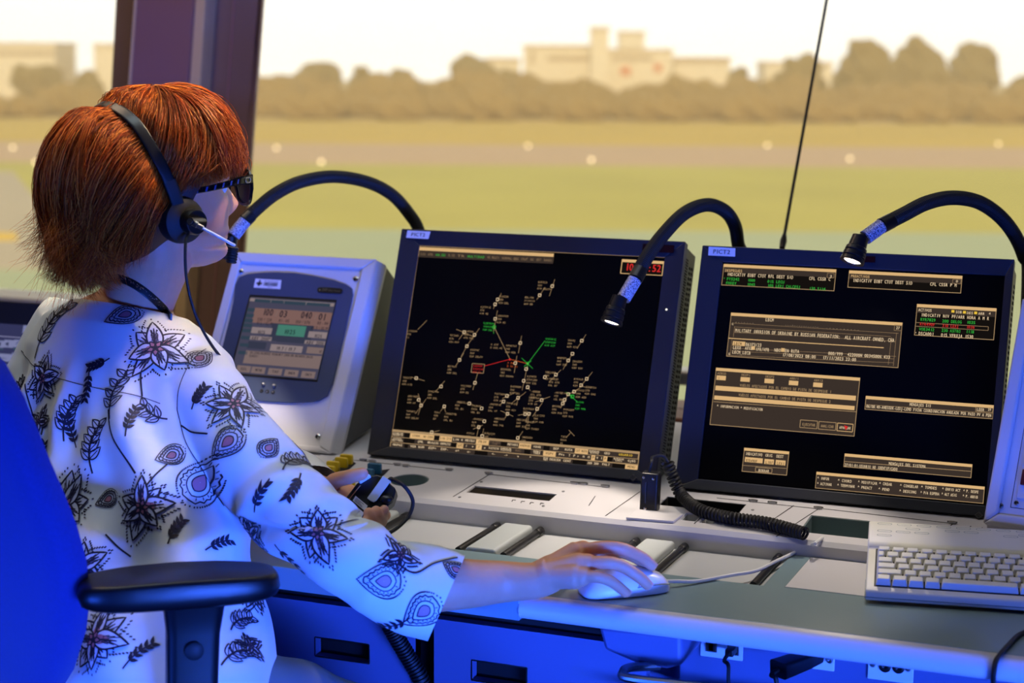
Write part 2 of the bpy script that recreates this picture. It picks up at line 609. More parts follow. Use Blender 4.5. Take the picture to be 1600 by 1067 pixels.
G_L = 'runway edge lights'
for x, y in ((20, 231), (56, 254), (432, 231), (502, 253), (825, 228), (924, 250), (1199, 227), (1328, 248), (1560, 225)):
    p = onz(x, y, GZ + .45)
    t = thing('runway_light', 'small glowing lamp at the %s edge of the runway, %s' % ('near' if y > 240 else 'far', {20: 'farthest left', 56: 'left of the pillar', 432: 'right of the pillar', 502: 'above the left gooseneck', 825: 'above the radar monitor', 924: 'beyond the radar monitor', 1199: 'left of the hanging cord', 1328: 'right of the hanging cord', 1560: 'farthest right'}[x]), 'runway light', Vector((p.x, p.y, GZ)), G_L)
    b = MB(); b.lathe([(.16, 0), (.12, .06), (.05, .08), (.05, .3)], (p.x, p.y, GZ), (0, 0, 1), 10); obj('stem', b, M['black'], t)
    b = MB(); b.ball((p.x, p.y, GZ + .46), .26, 8); obj('lens', b, M['lamp_glow'], t)

# haze over the airfield
hz = MB()
hz.hexa([out(-700, 25, GZ - 1), out(700, 25, GZ - 1), out(700, 700, GZ - 1), out(-700, 700, GZ - 1)], [out(-700, 25, 60), out(700, 25, 60), out(700, 700, 60), out(-700, 700, 60)])
mh = bpy.data.materials.new('warm_haze'); mh.use_nodes = True
nt = mh.node_tree; nt.nodes.remove(nt.nodes['Principled BSDF'])
vs_ = nt.nodes.new('ShaderNodeVolumeScatter')
vs_.inputs['Color'].default_value = (1.0, .80, .46, 1); vs_.inputs['Density'].default_value = .0013; vs_.inputs['Anisotropy'].default_value = .0
nt.links.new(vs_.outputs[0], nt.nodes['Material Output'].inputs['Volume'])
ho = obj('haze', hz, mh, smooth=False)
ho['kind'] = 'structure'

# ================================================================== ROOM SHELL
WY = 3.55            # foot of the canted glazing
CANT = math.radians(13)


def win(x, z):
    """point on the canted window plane."""
    return Vector((x, WY + (z - .7) * math.tan(CANT), z))


XL, XR, YB, ZC = -4.6, 2.6, -2.6, 3.0
b = MB(); b.box((XL, YB, -.1), (XR, WY + .2, 0)); struct('floor', b, M['floor'])
b = MB(); b.box((XL, YB, ZC), (XR, WY + 1.2, ZC + .1)); struct('ceiling', b, M['ceil'])
b = MB(); b.box((XL, YB - .1, 0), (XR, YB, ZC)); struct('wall_back', b, M['wall'])
b = MB(); b.box((XL - .1, YB, 0), (XL, WY + 1.0, ZC)); struct('wall_left', b, M['wall'])
b = MB(); b.box((XR, YB, 0), (XR + .1, WY + 1.0, ZC)); struct('wall_right', b, M['wall'])
b = MB(); b.box((XL, WY - .02, 0), (XR, WY + .12, .655)); struct('wall_front', b, M['wall'])
M['ledge'] = mat('brown_ledge', (120, 66, 40), .5)
b = MB(); b.box((XL, WY - .10, .655), (XR, WY + .10, .685)); struct('trim_1', b, M['ledge'], bevel=.004)
b = MB(); b.box((XL, WY - .07, .822), (-2.3, WY + .06, .836)); struct('trim_2', b, M['sill'], bevel=.006)
b = MB(); b.box((-1.95, WY + .0, .735), (XR, WY + .06, .765)); struct('trim_3', b, M['steel'], bevel=.004)
gl = glass('window_glass', (.985, .985, .98), 0, .02)


def pane(name, xa, xb):
    bb = MB()
    t_ = Vector((0, .012, 0))
    q_ = [win(xa, .685), win(xb, .685), win(xb, ZC), win(xa, ZC)]
    bb.prism(q_, t_)
    return struct(name, bb, gl, smooth=False)


pane('window_1', -2.16, XR)
pane('window_2', XL, -2.46)
# pillar between the panes: four upright strips, each a little nearer or farther
pil = bpy.data.objects.new('wall_pillar', None); COL.objects.link(pil); MW[pil] = Matrix(); pil['kind'] = 'structure'


def upright(name, xt0, xt1, xb0, xb1, dy, th, m):
    """strip whose edges run through photo columns xt* (top of frame) and xb* (row 380)."""
    def edge(xt, xb):
        Ytop = WY + (2.0 - .7) * math.tan(CANT) + dy
        a = ony(xb, 380, WY + .25 * math.tan(CANT) + dy)
        for _ in range(6):
            a = ony(xb, 380, WY + (a.z - .7) * math.tan(CANT) + dy)
        t = ony(xt, 0, Ytop)
        for _ in range(6):
            t = ony(xt, 0, WY + (t.z - .7) * math.tan(CANT) + dy)
        d = (t - a) / (t.z - a.z)
        return a + d * (.69 - a.z), a + d * (ZC - a.z)
    l0, l1 = edge(xt0, xb0); r0, r1 = edge(xt1, xb1)
    bb = MB(); t_ = Vector((0, th, 0))
    bb.prism([l0, r0, r1, l1], t_)
    return obj(name, bb, m, pil, smooth=False, bevel=.002)


upright('side_panel', 181, 214, 160, 186, .02, .06, M['frame_dark'])
upright('column', 213, 302, 186, 276, -.06, .12, M['frame_purple'])
upright('edge_strip', 209, 213, 182, 186, -.062, .12, M['frame_edge'])
upright('metal_strip', 302, 321, 276, 296, -.05, .10, M['frame_edge'])
upright('side_panel', 321, 410, 296, 382, .0, .012, M['frame_dark'])
upright('edge_strip', 364, 367, 338, 341, -.002, .01, M['frame_purple'])

# hanging cord with its end clip, down the glazing
c0 = ony(1222, 388, 3.15); c1 = ony(1292, -2, 3.15 + .50)
d_ = (c1 - c0) / (c1.z - c0.z); c1 = c0 + d_ * (ZC - c0.z)
t = thing('blind_cord', 'thin black cord hanging down in front of the window glass', 'cord', c0)
b = MB(); b.tube([c0 - d_ * .12, c0 + d_ * .3, c1], .0032, 8); obj('cord', b, M['black_soft'], t)
b = MB(); b.tube([c0 + d_ * .0, c0 + d_ * .012, c0 + d_ * .022], [.005, .0065, .004], 10); obj('bead', b, M['black'], t)
# ================================================================== CONSOLE
DZ0, DY0, DS = .742, 2.43, .0828


def deck(x, y, h=0.):
    """point of the sloping rear deck seen at a photo pixel (h above it)."""
    r = ray(x, y)
    t_ = (DZ0 + h + DS * (CAM.y - DY0) - CAM.z) / (r.z - DS * r.y)
    return CAM + r * t_


def dz(Y, h=0.):
    return DZ0 + DS * (Y - DY0) + h


DN = Vector((0, -DS, 1)).normalized()
CON = thing('control_console', 'long pale grey control console with rounded worktop edge, sloping rear deck and cabinets', 'console', (-.8, 2.4, 0))
CX0, CX1 = -2.3, .75


def boolcut(o, cutters):
    me_c = bpy.data.meshes.new('c')
    mb = MB()
    for c in cutters:
        mb.add(c.v, c.f)
    me_c.from_pydata(mb.v, [], mb.f)
    bm = bmesh.new(); bm.from_mesh(me_c); bmesh.ops.recalc_face_normals(bm, faces=bm.faces); bm.to_mesh(me_c); bm.free()
    if o.parent is not None:
        me_c.transform(MW[o].inverted())
    oc = bpy.data.objects.new('c', me_c); COL.objects.link(oc)
    md = o.modifiers.new('cut', 'BOOLEAN'); md.operation = 'DIFFERENCE'; md.object = oc; md.solver = 'EXACT'
    if o.parent is not None:
        oc.matrix_world = MW[o]
    bpy.context.view_layer.update()
    dg = bpy.context.evaluated_depsgraph_get()
    me = bpy.data.meshes.new_from_object(o.evaluated_get(dg))
    old = o.data
    o.modifiers.clear(); me.name = old.name; o.data = me
    bpy.data.objects.remove(oc)
    me.shade_smooth(); me.set_sharp_from_angle(angle=math.radians(30))
    return o


# rear deck with its wells
b = MB()
prof = [(2.428, .70), (2.43, .736), (2.436, .7425), (2.95, dz(2.95)), (2.95, .64), (2.428, .64)]
b.prism([(CX0, y, z) for y, z in prof], (CX1 - CX0, 0, 0))
o_deck = obj('deck', b, M['shell_grey'], CON)
cut = []
cc = deck(640, 750)
c = MB(); c.lathe([(.031, -.03), (.031, .03)], cc, DN, 40); cut.append(c)


def wellcut(px, depth):
    q_ = [deck(x, y) for x, y in px]
    # square it up on the deck axes
    x0_ = (q_[0].x + q_[3].x) / 2; x1_ = (q_[1].x + q_[2].x) / 2; y1_ = (q_[0].y + q_[1].y) / 2; y0_ = (q_[2].y + q_[3].y) / 2
    m_ = MB(); m_.hexa([(x0_, y0_, dz(y0_, -depth)), (x1_, y0_, dz(y0_, -depth)), (x1_, y1_, dz(y1_, -depth)), (x0_, y1_, dz(y1_, -depth))],
                       [(x0_, y0_, dz(y0_, .02)), (x1_, y0_, dz(y0_, .02)), (x1_, y1_, dz(y1_, .02)), (x0_, y1_, dz(y1_, .02))])
    return m_, (x0_, x1_, y0_, y1_)


WELLS = {}
for nm, px, dp in (('well', [(1266, 803), (1482, 828), (1457, 845), (1246, 838)], .045),
                   ('display', [(743, 758), (869, 773), (857, 784), (730, 768)], .004),
                   ('opening', [(1046, 774), (1168, 790), (1150, 803), (1030, 787)], .02),
                   ('bin', [(1074, 801), (1097, 804), (1087, 815), (1062, 812)], .014),
                   ('bin', [(1103, 806), (1124, 808), (1113, 819), (1093, 816)], .014)):
    m_, r_ = wellcut(px, dp)
    cut.append(m_); WELLS.setdefault(nm, []).append((r_, dp))
boolcut(o_deck, cut)


def lining(name, r_, dp, m, t=.0012):
    """thin open box that lines a well."""
    x0_, x1_, y0_, y1_ = r_
    b_ = MB()

    def pt(x, y, h):
        return (x, y, dz(y, h))
    e = .0006; lo = -dp + e; hi = -.0008
    X0, X1, Y0, Y1 = x0_ + e, x1_ - e, y0_ + e, y1_ - e
    b_.hexa([pt(X0, Y0, lo), pt(X1, Y0, lo), pt(X1, Y1, lo), pt(X0, Y1, lo)], [pt(X0, Y0, lo + t), pt(X1, Y0, lo + t), pt(X1, Y1, lo + t), pt(X0, Y1, lo + t)])
    if dp > .006:
        for (xa, xb, ya, yb) in ((X0, X0 + t, Y0, Y1), (X1 - t, X1, Y0, Y1), (X0, X1, Y1 - t, Y1), (X0, X1, Y0, Y0 + t)):
            b_.hexa([pt(xa, ya, lo), pt(xb, ya, lo), pt(xb, yb, lo), pt(xa, yb, lo)], [pt(xa, ya, hi), pt(xb, ya, hi), pt(xb, yb, hi), pt(xa, yb, hi)])
    return obj(name, b_, m, CON)


lining('document_well', *WELLS['well'][0], M['recess_grey'])
lining('display_window', *WELLS['display'][0], M['screen_black'])
lining('dark_opening', *WELLS['opening'][0], M['black_hole'])
for w_ in WELLS['bin']:
    lining('small_bin', *w_, M['tray_grey'])
b = MB()
b.lathe([(.0302, -.0295), (.0302, -.0008), (.0292, -.0008), (.0285, -.0275), (.0, -.028)], cc, DN, 40)
obj('cup_recess', b, M['recess_grey'], CON)


# printed seams between the modules of the deck
def dseam(b_, a, e, w=.0011):
    p, q_ = deck(*a, .0003), deck(*e, .0003)
    d = (q_ - p).normalized(); n_ = DN.cross(d) * (w / 2); k = DN * .0004
    b_.hexa([p - n_, q_ - n_, q_ + n_, p + n_], [p - n_ + k, q_ - n_ + k, q_ + n_ + k, p + n_ + k])


for a, e in (((553, 719), (702, 735)), ((764, 741), (946, 761)), ((765, 741), (708, 776)), ((1120, 778), (1278, 795)), ((1279, 794), (1490, 818)), ((1279, 795), (1213, 838)),
             ((1240, 790), (1190, 824)), ((1488, 819), (1455, 851)), ((1517, 822), (1490, 853)), ((1535, 824), (1512, 852)), ((527, 715), (484, 745)), ((1560, 826), (1535, 846)), ((1560, 826), (1640, 834)), ((470, 707), (500, 711)), ((1000, 768), (946, 806)), ((930, 775), (920, 790)),
             ((1110, 795), (1085, 818))):
    b = MB(); dseam(b, a, e); obj('panel_seam', b, M['ink'], CON, smooth=False)
b = MB()
# small legend marks under the black display and sockets at the right end
for x, y in ((801, 781), (815, 783), (829, 785), (845, 786)):
    dseam(b, (x, y), (x + 5, y + .5), .0012); dseam(b, (x, y), (x - 1, y + 2.5), .0012)
for x, y in ((1551, 838), (1545, 845), (1592, 842), (1587, 849)):
    dseam(b, (x, y), (x + 20, y + 2), .004)
for x, y in ((1552, 833), (1570, 835)):
    dseam(b, (x, y), (x + 2.5, y + .3), .003)
obj('printed_legend', b, M['ink'], CON, smooth=False)
# maker's name printed on the right-hand module
b = MB()
text(b, 'THALES', 0, 0, .0042, 0, 0, width=.026)
p0 = deck(1560, 835.5, .0006)
for i, v in enumerate(b.v):
    b.v[i] = (p0.x + v[0], p0.y + v[2], dz(p0.y + v[2], .0007))
obj('printed_name', b, M['ink'], CON, smooth=False)

for x, y in ((568, 720), (582, 722), (621, 727), (634, 729), (702, 735), (764, 741), (898, 756), (912, 757), (946, 761), (1177, 784), (1207, 787), (1279, 795), (1488, 818), (1562, 826)):
    p = deck(x, y)
    b = MB()
    R3 = Matrix.Translation(p) @ Matrix.Rotation(math.atan(DS), 4, 'X')
    pr = rrect(-.0055, -.0035, .0055, .0035, .003)
    b.prism([R3 @ Vector((u, w_, .0002)) for u, w_ in pr], DN * .003)
    b.k = 1
    b.tube([R3 @ Vector((-.0072, 0, .0022)), R3 @ Vector((.0072, 0, .0022))], .0016, 8)
    obj('hinge', b, [M['steel'], M['chrome']], CON)
for x, y in ((718, 777), (880, 768), (849, 791), (752, 753), (1008, 805), (1176, 797), (1560, 829)):
    p = deck(x, y)
    b = MB(); b.lathe([(.0024, -.0005), (.0024, .0008), (.0014, .0013), (0, .0013)], p, DN, 12)
    obj('screw', b, M['steel'], CON)

# worktop in front of the deck
YF = 2.11
b = MB()
poly = [(CX0, YF - .02), (-.832, YF - .02), (-.832, YF), (CX1, YF), (CX1, 2.4275), (-.553, 2.4275), (-.553, 2.268), (-1.56, 2.268), (-1.56, 2.4275), (CX0, 2.4275)]
b.prism([(x, y, .688) for x, y in poly], (0, 0, .032))
obj('worktop', b, M['desk_grey'], CON, bevel=.0015)
b = MB()
prof = [(YF + .0005, .7195), (YF - .009, .7188), (YF - .016, .7155), (YF - .021, .710), (YF - .0235, .7035), (YF - .022, .697), (YF - .018, .692), (YF - .009, .689), (YF + .0005, .6885)]
b.prism([(-.832, y, z) for y, z in prof], (CX1 + .832, 0, 0))
obj('front_edge', b, M['shell_grey'], CON, sharp=45)
# inset leather-grey writing panel between tray and keyboard
b = MB()
q = [onz(x, y, .7202) for x, y in ((1187, 912), (1272, 864), (1390, 874), (1352, 932))]
x0_, x1_ = (q[0].x + q[1].x) / 2, q[2].x + .10
b.box((x0_ + .018, 2.272, .7195), (x1_, 2.424, .7208))
obj('inset_panel', b, M['shell_grey'], CON, bevel=.0004)
b = MB(); b.box((x0_ + .0165, 2.2705, .7192), (x1_ + .0015, 2.4255, .7203)); obj('panel_gap', b, M['recess_grey'], CON)

# cabinet fronts below
YP = 2.22


def face(x, y, Y=YP):
    p_ = ony(x, y, Y)
    return p_.x, p_.z


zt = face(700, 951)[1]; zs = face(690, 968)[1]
b = MB(); b.box((CX0, YP + .02, zs - .005), (-.70, YP + .05, .687)); obj('black_strip', b, M['black_hole'], CON)  # black strip below the left part of the worktop


def cabinet(xa, xb, cutpx, yb=2.40):
    bb = MB(); bb.box((xa, YP, .06), (xb, YP + .018, zs))
    o_ = obj('cabinet_front', bb, M['panel_blue'], CON)
    (cx0_, cz1_), (cx1_, cz0_) = face(*cutpx[0]), face(*cutpx[1])
    k = MB(); k.box((cx0_, YP - .02, cz0_), (cx1_, YP + .03, cz1_))
    boolcut(o_, [k])
    bb = MB(); bb.box((cx0_ - .01, YP + .022, cz0_ - .01), (cx1_ + .01, YP + .03, cz1_ + .01)); obj('grip_hole', bb, M['black_hole'], CON)
    bb = MB(); frame2(bb, cx0_, cz0_, cx1_, cz1_, .002, 0, YP - .0004); obj('grip_trim', bb, M['black'], CON, smooth=False)


xg0 = face(641, 1030)[0]; xg1 = face(678, 1030)[0]
cabinet(-1.78, xg0, ((492, 995), (577, 1037)))
xr = face(1010, 1030)[0]
cabinet(xg1, xr, ((737, 1031), (823, 1075)))
b = MB(); b.box((xg0 - .002, YP + .04, .06), (xg1 + .002, YP + .06, zs)); obj('cable_gap', b, M['black_hole'], CON)
b = MB(); b.box((CX0, YP, .06), (-1.785, YP + .018, zs)); obj('cabinet_front', b, M['panel_blue'], CON)
b = MB(); b.box((CX0, YP + .07, 0.0), (CX1, 2.90, .638)); obj('carcass', b, M['panel_blue'], CON)
# corrugated hose in the gap
b = MB()
hp = smooth_path([ony(608, 975, YP - .02), ony(622, 1000, YP - .015), ony(640, 1030, YP - .005), ony(658, 1062, YP - .0), ony(668, 1100, YP + .005), ony(672, 1180, YP)], 40)
b.tube(hp, [.0125 if (i // 3) % 2 else .0095 for i in range(len(hp))], 12)
tag(obj('corrugated_hose', b, M['black_soft']), 'black corrugated hose in the gap between two blue cabinet fronts', 'hose')

# right-hand bay under the worktop: connection panel and bracket
YQ = 2.255
xq = face(1064, 1010, YQ)[0]
b = MB(); b.box((xq, YQ, .40), (CX1, YQ + .015, .687)); obj('connection_panel', b, M['panel_blue'], CON)
b = MB()
pz = [face(x, y, 2.15) for x, y in ((934, 978), (1064, 993), (1066, 1040), (1040, 1046), (992, 1037), (944, 1016))]
b.prism([(x, 2.15, min(z, .687)) for x, z in pz], (0, .10, 0)); obj('bracket', b, M['panel_blue'], CON, bevel=.006)
b = MB(); b.box((face(1020, 1045, 2.15)[0], 2.13, .565), (CX1, YQ, .575)); obj('lower_shelf', b, M['panel_blue'], CON, bevel=.003)
b = MB()
b.tube(smooth_path([ony(1030, 1040, 2.16), ony(985, 1043, 2.13), ony(974, 1050, 2.11), ony(985, 1060, 2.10), ony(1100, 1073, 2.10), ony(1300, 1096, 2.10)], 8), .006, 10)
obj('rail', b, M['steel'], CON)


def plate(name, pa, pb):
    (xa, za), (xb, zb) = face(*pa, YQ), face(*pb, YQ)
    bb = MB(); bb.box((xa, YQ - .004, min(za, zb)), (xb, YQ - .0003, max(za, zb)))
    return obj(name, bb, M['white_plastic'], CON, bevel=.0008), xa, xb, min(za, zb), max(za, zb)


pl1, *_ = plate('network_socket_plate', (1096, 993), (1161, 1032))
for x, y in ((1112, 1009), (1146, 1014)):
    x0_, z0_ = face(x, y, YQ - .004)
    b = MB(); b.box((x0_ - .0078, YQ - .0065, z0_ - .0078), (x0_ + .0078, YQ - .0042, z0_ + .0078)); b.k = 1
    b.box((x0_ - .0058, YQ - .0075, z0_ - .006), (x0_ + .0058, YQ - .0065, z0_ + .0035)); b.box((x0_ - .003, YQ - .0075, z0_ - .006), (x0_ + .003, YQ - .0065, z0_ + .006))
    s = obj('network_port', b, [M['chrome'], M['black_hole']], pl1)
pl2, *_ = plate('audio_socket_plate', (1262, 1014), (1304, 1048))
for x, y in ((1281, 1027), (1297, 1030)):
    x0_, z0_ = face(x, y, YQ - .004)
    b = MB(); b.lathe([(.0045, 0), (.0045, -.004), (.0028, -.0045), (0, -.002)], (x0_, YQ - .004, z0_), (0, 1, 0), 16); obj('jack', b, M['steel'], pl2)
pl3, *_ = plate('audio_socket_plate', (1357, 1034), (1427, 1068))
for x, y, r_ in ((1364, 1038, .0028), (1383, 1041, .0062), (1404, 1043, .0062), (1419, 1045, .0028)):
    x0_, z0_ = face(x, y, YQ - .004)
    b = MB(); b.lathe([(r_ * 1.25, 0), (r_ * 1.25, -.002), (r_, -.003), (r_ * .55, -.003), (0, -.0005)], (x0_, YQ - .004, z0_), (0, 1, 0), 18); obj('jack' if r_ > .004 else 'screw', b, M['steel'] if r_ < .004 else M['black'], pl3)
# network lead plugged into the second port
x0_, z0_ = face(1145, 1013, YQ - .01)
t = thing('network_lead', 'black network lead plugged into the right port of the socket plate', 'cable', (x0_, YQ - .02, z0_))
b = MB(); b.box((x0_ - .0055, YQ - .03, z0_ - .0055), (x0_ + .0055, YQ - .0077, z0_ + .004)); obj('plug', b, M['black'], t, bevel=.001)
b = MB(); b.tube(smooth_path([(x0_, YQ - .028, z0_), (x0_ - .002, YQ - .045, z0_ - .006), ony(1138, 1040, YQ - .06), ony(1139, 1075, YQ - .07), ony(1150, 1130, YQ - .10)], 8), .0026, 8); obj('lead', b, M['black_soft'], t)
# black in-line adapter plugged in under the worktop
a = ony(1282, 1022, YQ - .02); e = ony(1216, 1046, YQ - .085)
t = thing('plug_adapter', 'chunky black plug adapter sticking out of the middle socket plate', 'plug', a)
ax = (e - a).normalized()
b = MB()
sd = ax.cross(Vector((0, 0, 1))).normalized(); up = sd.cross(ax)
rs = []
for f_, w_, h_ in ((-.02, .004, .004), (0, .006, .005), (.006, .011, .008), (.03, .0135, .0095), ((e - a).length, .015, .011)):
    rs.append([a + ax * f_ + sd * (u * w_) + up * (v * h_) for u, v in rrect(-1, -1, 1, 1, .35)])
b.rings(rs); obj('body', b, M['black'], t)
b = MB(); b.tube(smooth_path([e, e + ax * .012 + Vector((0, 0, -.004)), ony(1213, 1064, YQ - .10), ony(1214, 1120, YQ - .10)], 8), .0032, 8); obj('lead', b, M['black_soft'], t)
# dark strap over the worktop edge at far right
q = [onz(1606, 985, .7225), onz(1590, 993, .7225), onz(1575, 1008, .7225)]
ex = q[2].x - .004
b = MB()
b.tube(smooth_path(q + [(ex, YF - .005, .7225), (ex - .004, YF - .020, .717), (ex - .005, YF - .0285, .704), (ex - .005, YF - .027, .690), (ex - .004, YF - .022, .62), (ex, YF - .02, .50)], 8), .0045, 8, flat=.6)
tag(obj('cable_strap', b, M['black_soft']), 'dark cable strap hanging over the rounded worktop edge at far right', 'cable')

# ------------------------------------------------------------------ strip tray
M['divider'] = mat('divider_plastic', (188, 194, 194), .4)
TR = thing('strip_tray', 'pale recessed tray with black rods and white dividers in the console', 'tray', (-1.05, 2.35, .7))
b = MB(); b.box((-1.558, 2.27, .690), (-.555, 2.4265, .7105)); obj('tray_floor', b, M['tray_grey'], TR, bevel=.001)
RODX = (-1.44, -1.37, -1.22, -1.15, -1.0, -.93, -.78, -.707, -.568)
for x in RODX:
    b = MB()
    b.tube([(x, 2.274, .7165), (x, 2.404, .7165), (x, 2.406, .7165)], [.0052, .0052, .0052], 14)
    b.tube([(x, 2.404, .7165), (x, 2.406, .7165), (x, 2.421, .7165), (x, 2.4255, .7165)], [.0056, .0064, .0064, .0035], 14)
    obj('rod', b, M['black'], TR)
for x in (-1.405, -1.185, -.965, -.7435):
    b = MB()
    pr = rrect(x - .023, .7106, x + .023, .724, .005)
    b.prism([(u, 2.273, w_) for u, w_ in pr], (0, .145, 0)); obj('divider', b, M['divider'], TR, bevel=.002)

# ------------------------------------------------------------------ coloured tabs on the deck
def tab(x, y, w, h, m, label, cat, group):
    p_ = deck(x, y)
    bb = MB()
    pr = rrect(-w / 2, 0, w / 2, h, .003)
    bb.prism([p_ + Vector((u, -.002, .0005 + z)) for u, z in pr], (0, .0065, .0))
    o_ = obj('key_tab', bb, m, bevel=.0012)
    tag(o_, label, cat, group)


YT = ['frontmost of the four yellow tabs standing in a row on the rear deck', 'second yellow tab from the front of the row by the weather terminal', 'third yellow tab from the front of the row by the weather terminal', 'rearmost yellow tab of the row, nearest the radar monitor']
for (x, y), l in zip(((513, 744), (520, 737), (533, 731), (541, 726)), YT):
    tab(x, y, .0225, .0168, M['yellow'], l, 'tab', 'yellow tabs on the deck')
tab(545, 763, .0205, .010, M['yellow'], 'low yellow tab apart from the row, below the raised thumb', 'tab', 'yellow tabs on the deck')
tab(585, 741, .0240, .0175, M['teal'], 'larger rear blue tab standing on the deck beyond the thumb', 'tab', 'blue tabs on the deck')
tab(578, 747, .0135, .0145, M['teal'], 'smaller front blue tab standing by the tip of the thumb', 'tab', 'blue tabs on the deck')
b = MB()
for px in (((512, 747), (545, 717), (556, 724), (524, 752)), ((570, 738), (609, 733), (596, 746), (565, 748))):
    q = [deck(x, y, .0003) for x, y in px]; b.prism(q, DN * .0005)
obj('tab_slots', b, M['ink'], CON, smooth=False)

# ------------------------------------------------------------------ jack holder with coiled cord
p = deck(1013, 800)
t = thing('handset_holder', 'small upright black handset holder standing on the deck between monitors', 'handset holder', p)
wv = .0135
q = [Vector((p.x - wv, p.y - .004, p.z + .0006)), Vector((p.x + wv, p.y - .004, p.z + .0006)), Vector((p.x + wv, p.y + .016, p.z + .001)), Vector((p.x - wv, p.y + .016, p.z + .001))]
b = MB(); b.hexa(q, [v + Vector((0, .006, .058)) for v in q]); obj('body', b, M['black'], t, bevel=.003, seg=3)
for u, z in ((-.0085, .052), (.0065, .051), (-.004, .006)):
    b = MB(); b.lathe([(.0022, .001), (.0022, -.0008), (0, -.0012)], (p.x + u, p.y - .004 + z * .1, p.z + z), (0, 1, -.1), 12); obj('screw', b, M['chrome'], t)
b = MB(); b.box((p.x - .0045, p.y - .0035, p.z + .014), (p.x - .0035, p.y + .002, p.z + .045)); obj('groove', b, M['navy_metal'], t)
bp = deck(985, 806)
b = MB()
q = [deck(x, y, .0004) for x, y in ((978, 812), (1052, 818), (1068, 806), (996, 799))]
b.prism(q, DN * .004); obj('mounting_plate', b, M['shell_grey'], CON, bevel=.001)
cd = thing('coiled_cord', 'thick black coiled cord running from the holder along the rear deck', 'cord', deck(1150, 812))
top = p + Vector((.002, .012, .062))
lead = smooth_path([top + Vector((-.006, 0, -.004)), top + Vector((-.002, .0, .012)), P(1020, 714, 2.69), P(1036, 712, 2.70), P(1044, 722, 2.70)], 8)
b = MB(); b.tube(lead, .0024, 8); obj('lead', b, M['black_soft'], cd)
ctr = smooth_path([P(1043, 722, 2.70), P(1051, 745, 2.70), P(1066, 775, 2.695), deck(1094, 797, .0105), deck(1140, 809, .0105), deck(1200, 818, .0105), deck(1258, 834, .0105)], 60)
L_ = [0]
for i in range(1, len(ctr)):
    L_.append(L_[-1] + (ctr[i] - ctr[i - 1]).length)
turn = .0058; hel = []
n = int(L_[-1] / turn * 14)
j = 0
nr_ = None
for i in range(n):
    s = L_[-1] * i / (n - 1)
    while j < len(L_) - 2 and L_[j + 1] < s:
        j += 1
    f_ = (s - L_[j]) / max(1e-9, L_[j + 1] - L_[j])
    c_ = ctr[j].lerp(ctr[j + 1], f_); tg = (ctr[min(j + 1, len(ctr) - 1)] - ctr[max(j - 1, 0)]).normalized()
    nr_ = tg.orthogonal().normalized() if nr_ is None else (nr_ - tg * nr_.dot(tg)).normalized()
    a_ = 2 * PI * s / turn; bi = tg.cross(nr_)
    hel.append(c_ + (nr_ * math.cos(a_) + bi * math.sin(a_)) * .0078)
b = MB(); b.tube(hel, .0024, 6); obj('coil', b, M['black_soft'], cd)

# ------------------------------------------------------------------ keyboard
kb0 = onz(1351, 938, .7235)
kb1 = onz(1600, 955, .7235)
yaw = math.atan2(kb1.y - kb0.y, kb1.x - kb0.x)
TILT = math.radians(9.5)
KM = Matrix.Translation(kb0) @ Matrix.Rotation(yaw, 4, 'Z') @ Matrix.Rotation(TILT, 4, 'X')
KB = thing('keyboard', 'compact ivory computer keyboard on the worktop with printed panel behind its keys', 'keyboard', KM)
KW, KD = .30, .205
b = MB()
b.prism([(0, y, z) for y, z in ((0, .0), (0, .0045), (.004, .0125), (.012, .0145), (.128, .0145), (.131, .018), (.139, .0215), (KD, .0215), (KD, .0))], (KW, 0, 0))
obj('case', b, M['ivory'], KB, world=False, bevel=.002)
b = MB(); b.box((-.0006, -.0006, .0045), (KW + .0006, .05, .0056)); obj('case_seam', b, M['recess_grey'], KB, world=False)
b = MB(); b.box((.011, .0135, .0125), (KW - .012, .1275, .0152)); obj('key_bed', b, M['ink'], KB, world=False)
kmesh = {}


def key(x, y, w, d=.0172):
    kk = (round(w, 4), round(d, 4))
    if kk not in kmesh:
        bb = MB(); g = .0006
        x0_, x1_ = g, w - g
        lo = [(x0_, g, 0), (x1_, g, 0), (x1_, d - g, 0), (x0_, d - g, 0)]
        hi = [(x0_ + .002, g + .0028, .0088), (x1_ - .002, g + .0028, .0088), (x1_ - .002, d - g - .001, .0092), (x0_ + .002, d - g - .001, .0092)]
        bb.hexa(lo, hi)
        o_ = obj('key', bb, M['key_ivory'], KB, world=False, bevel=.0011, seg=2)
        kmesh[kk] = o_
    else:
        o_ = kmesh[kk].copy(); COL.objects.link(o_)
        o_.parent = KB
    o_.location = (x, y, .0153)


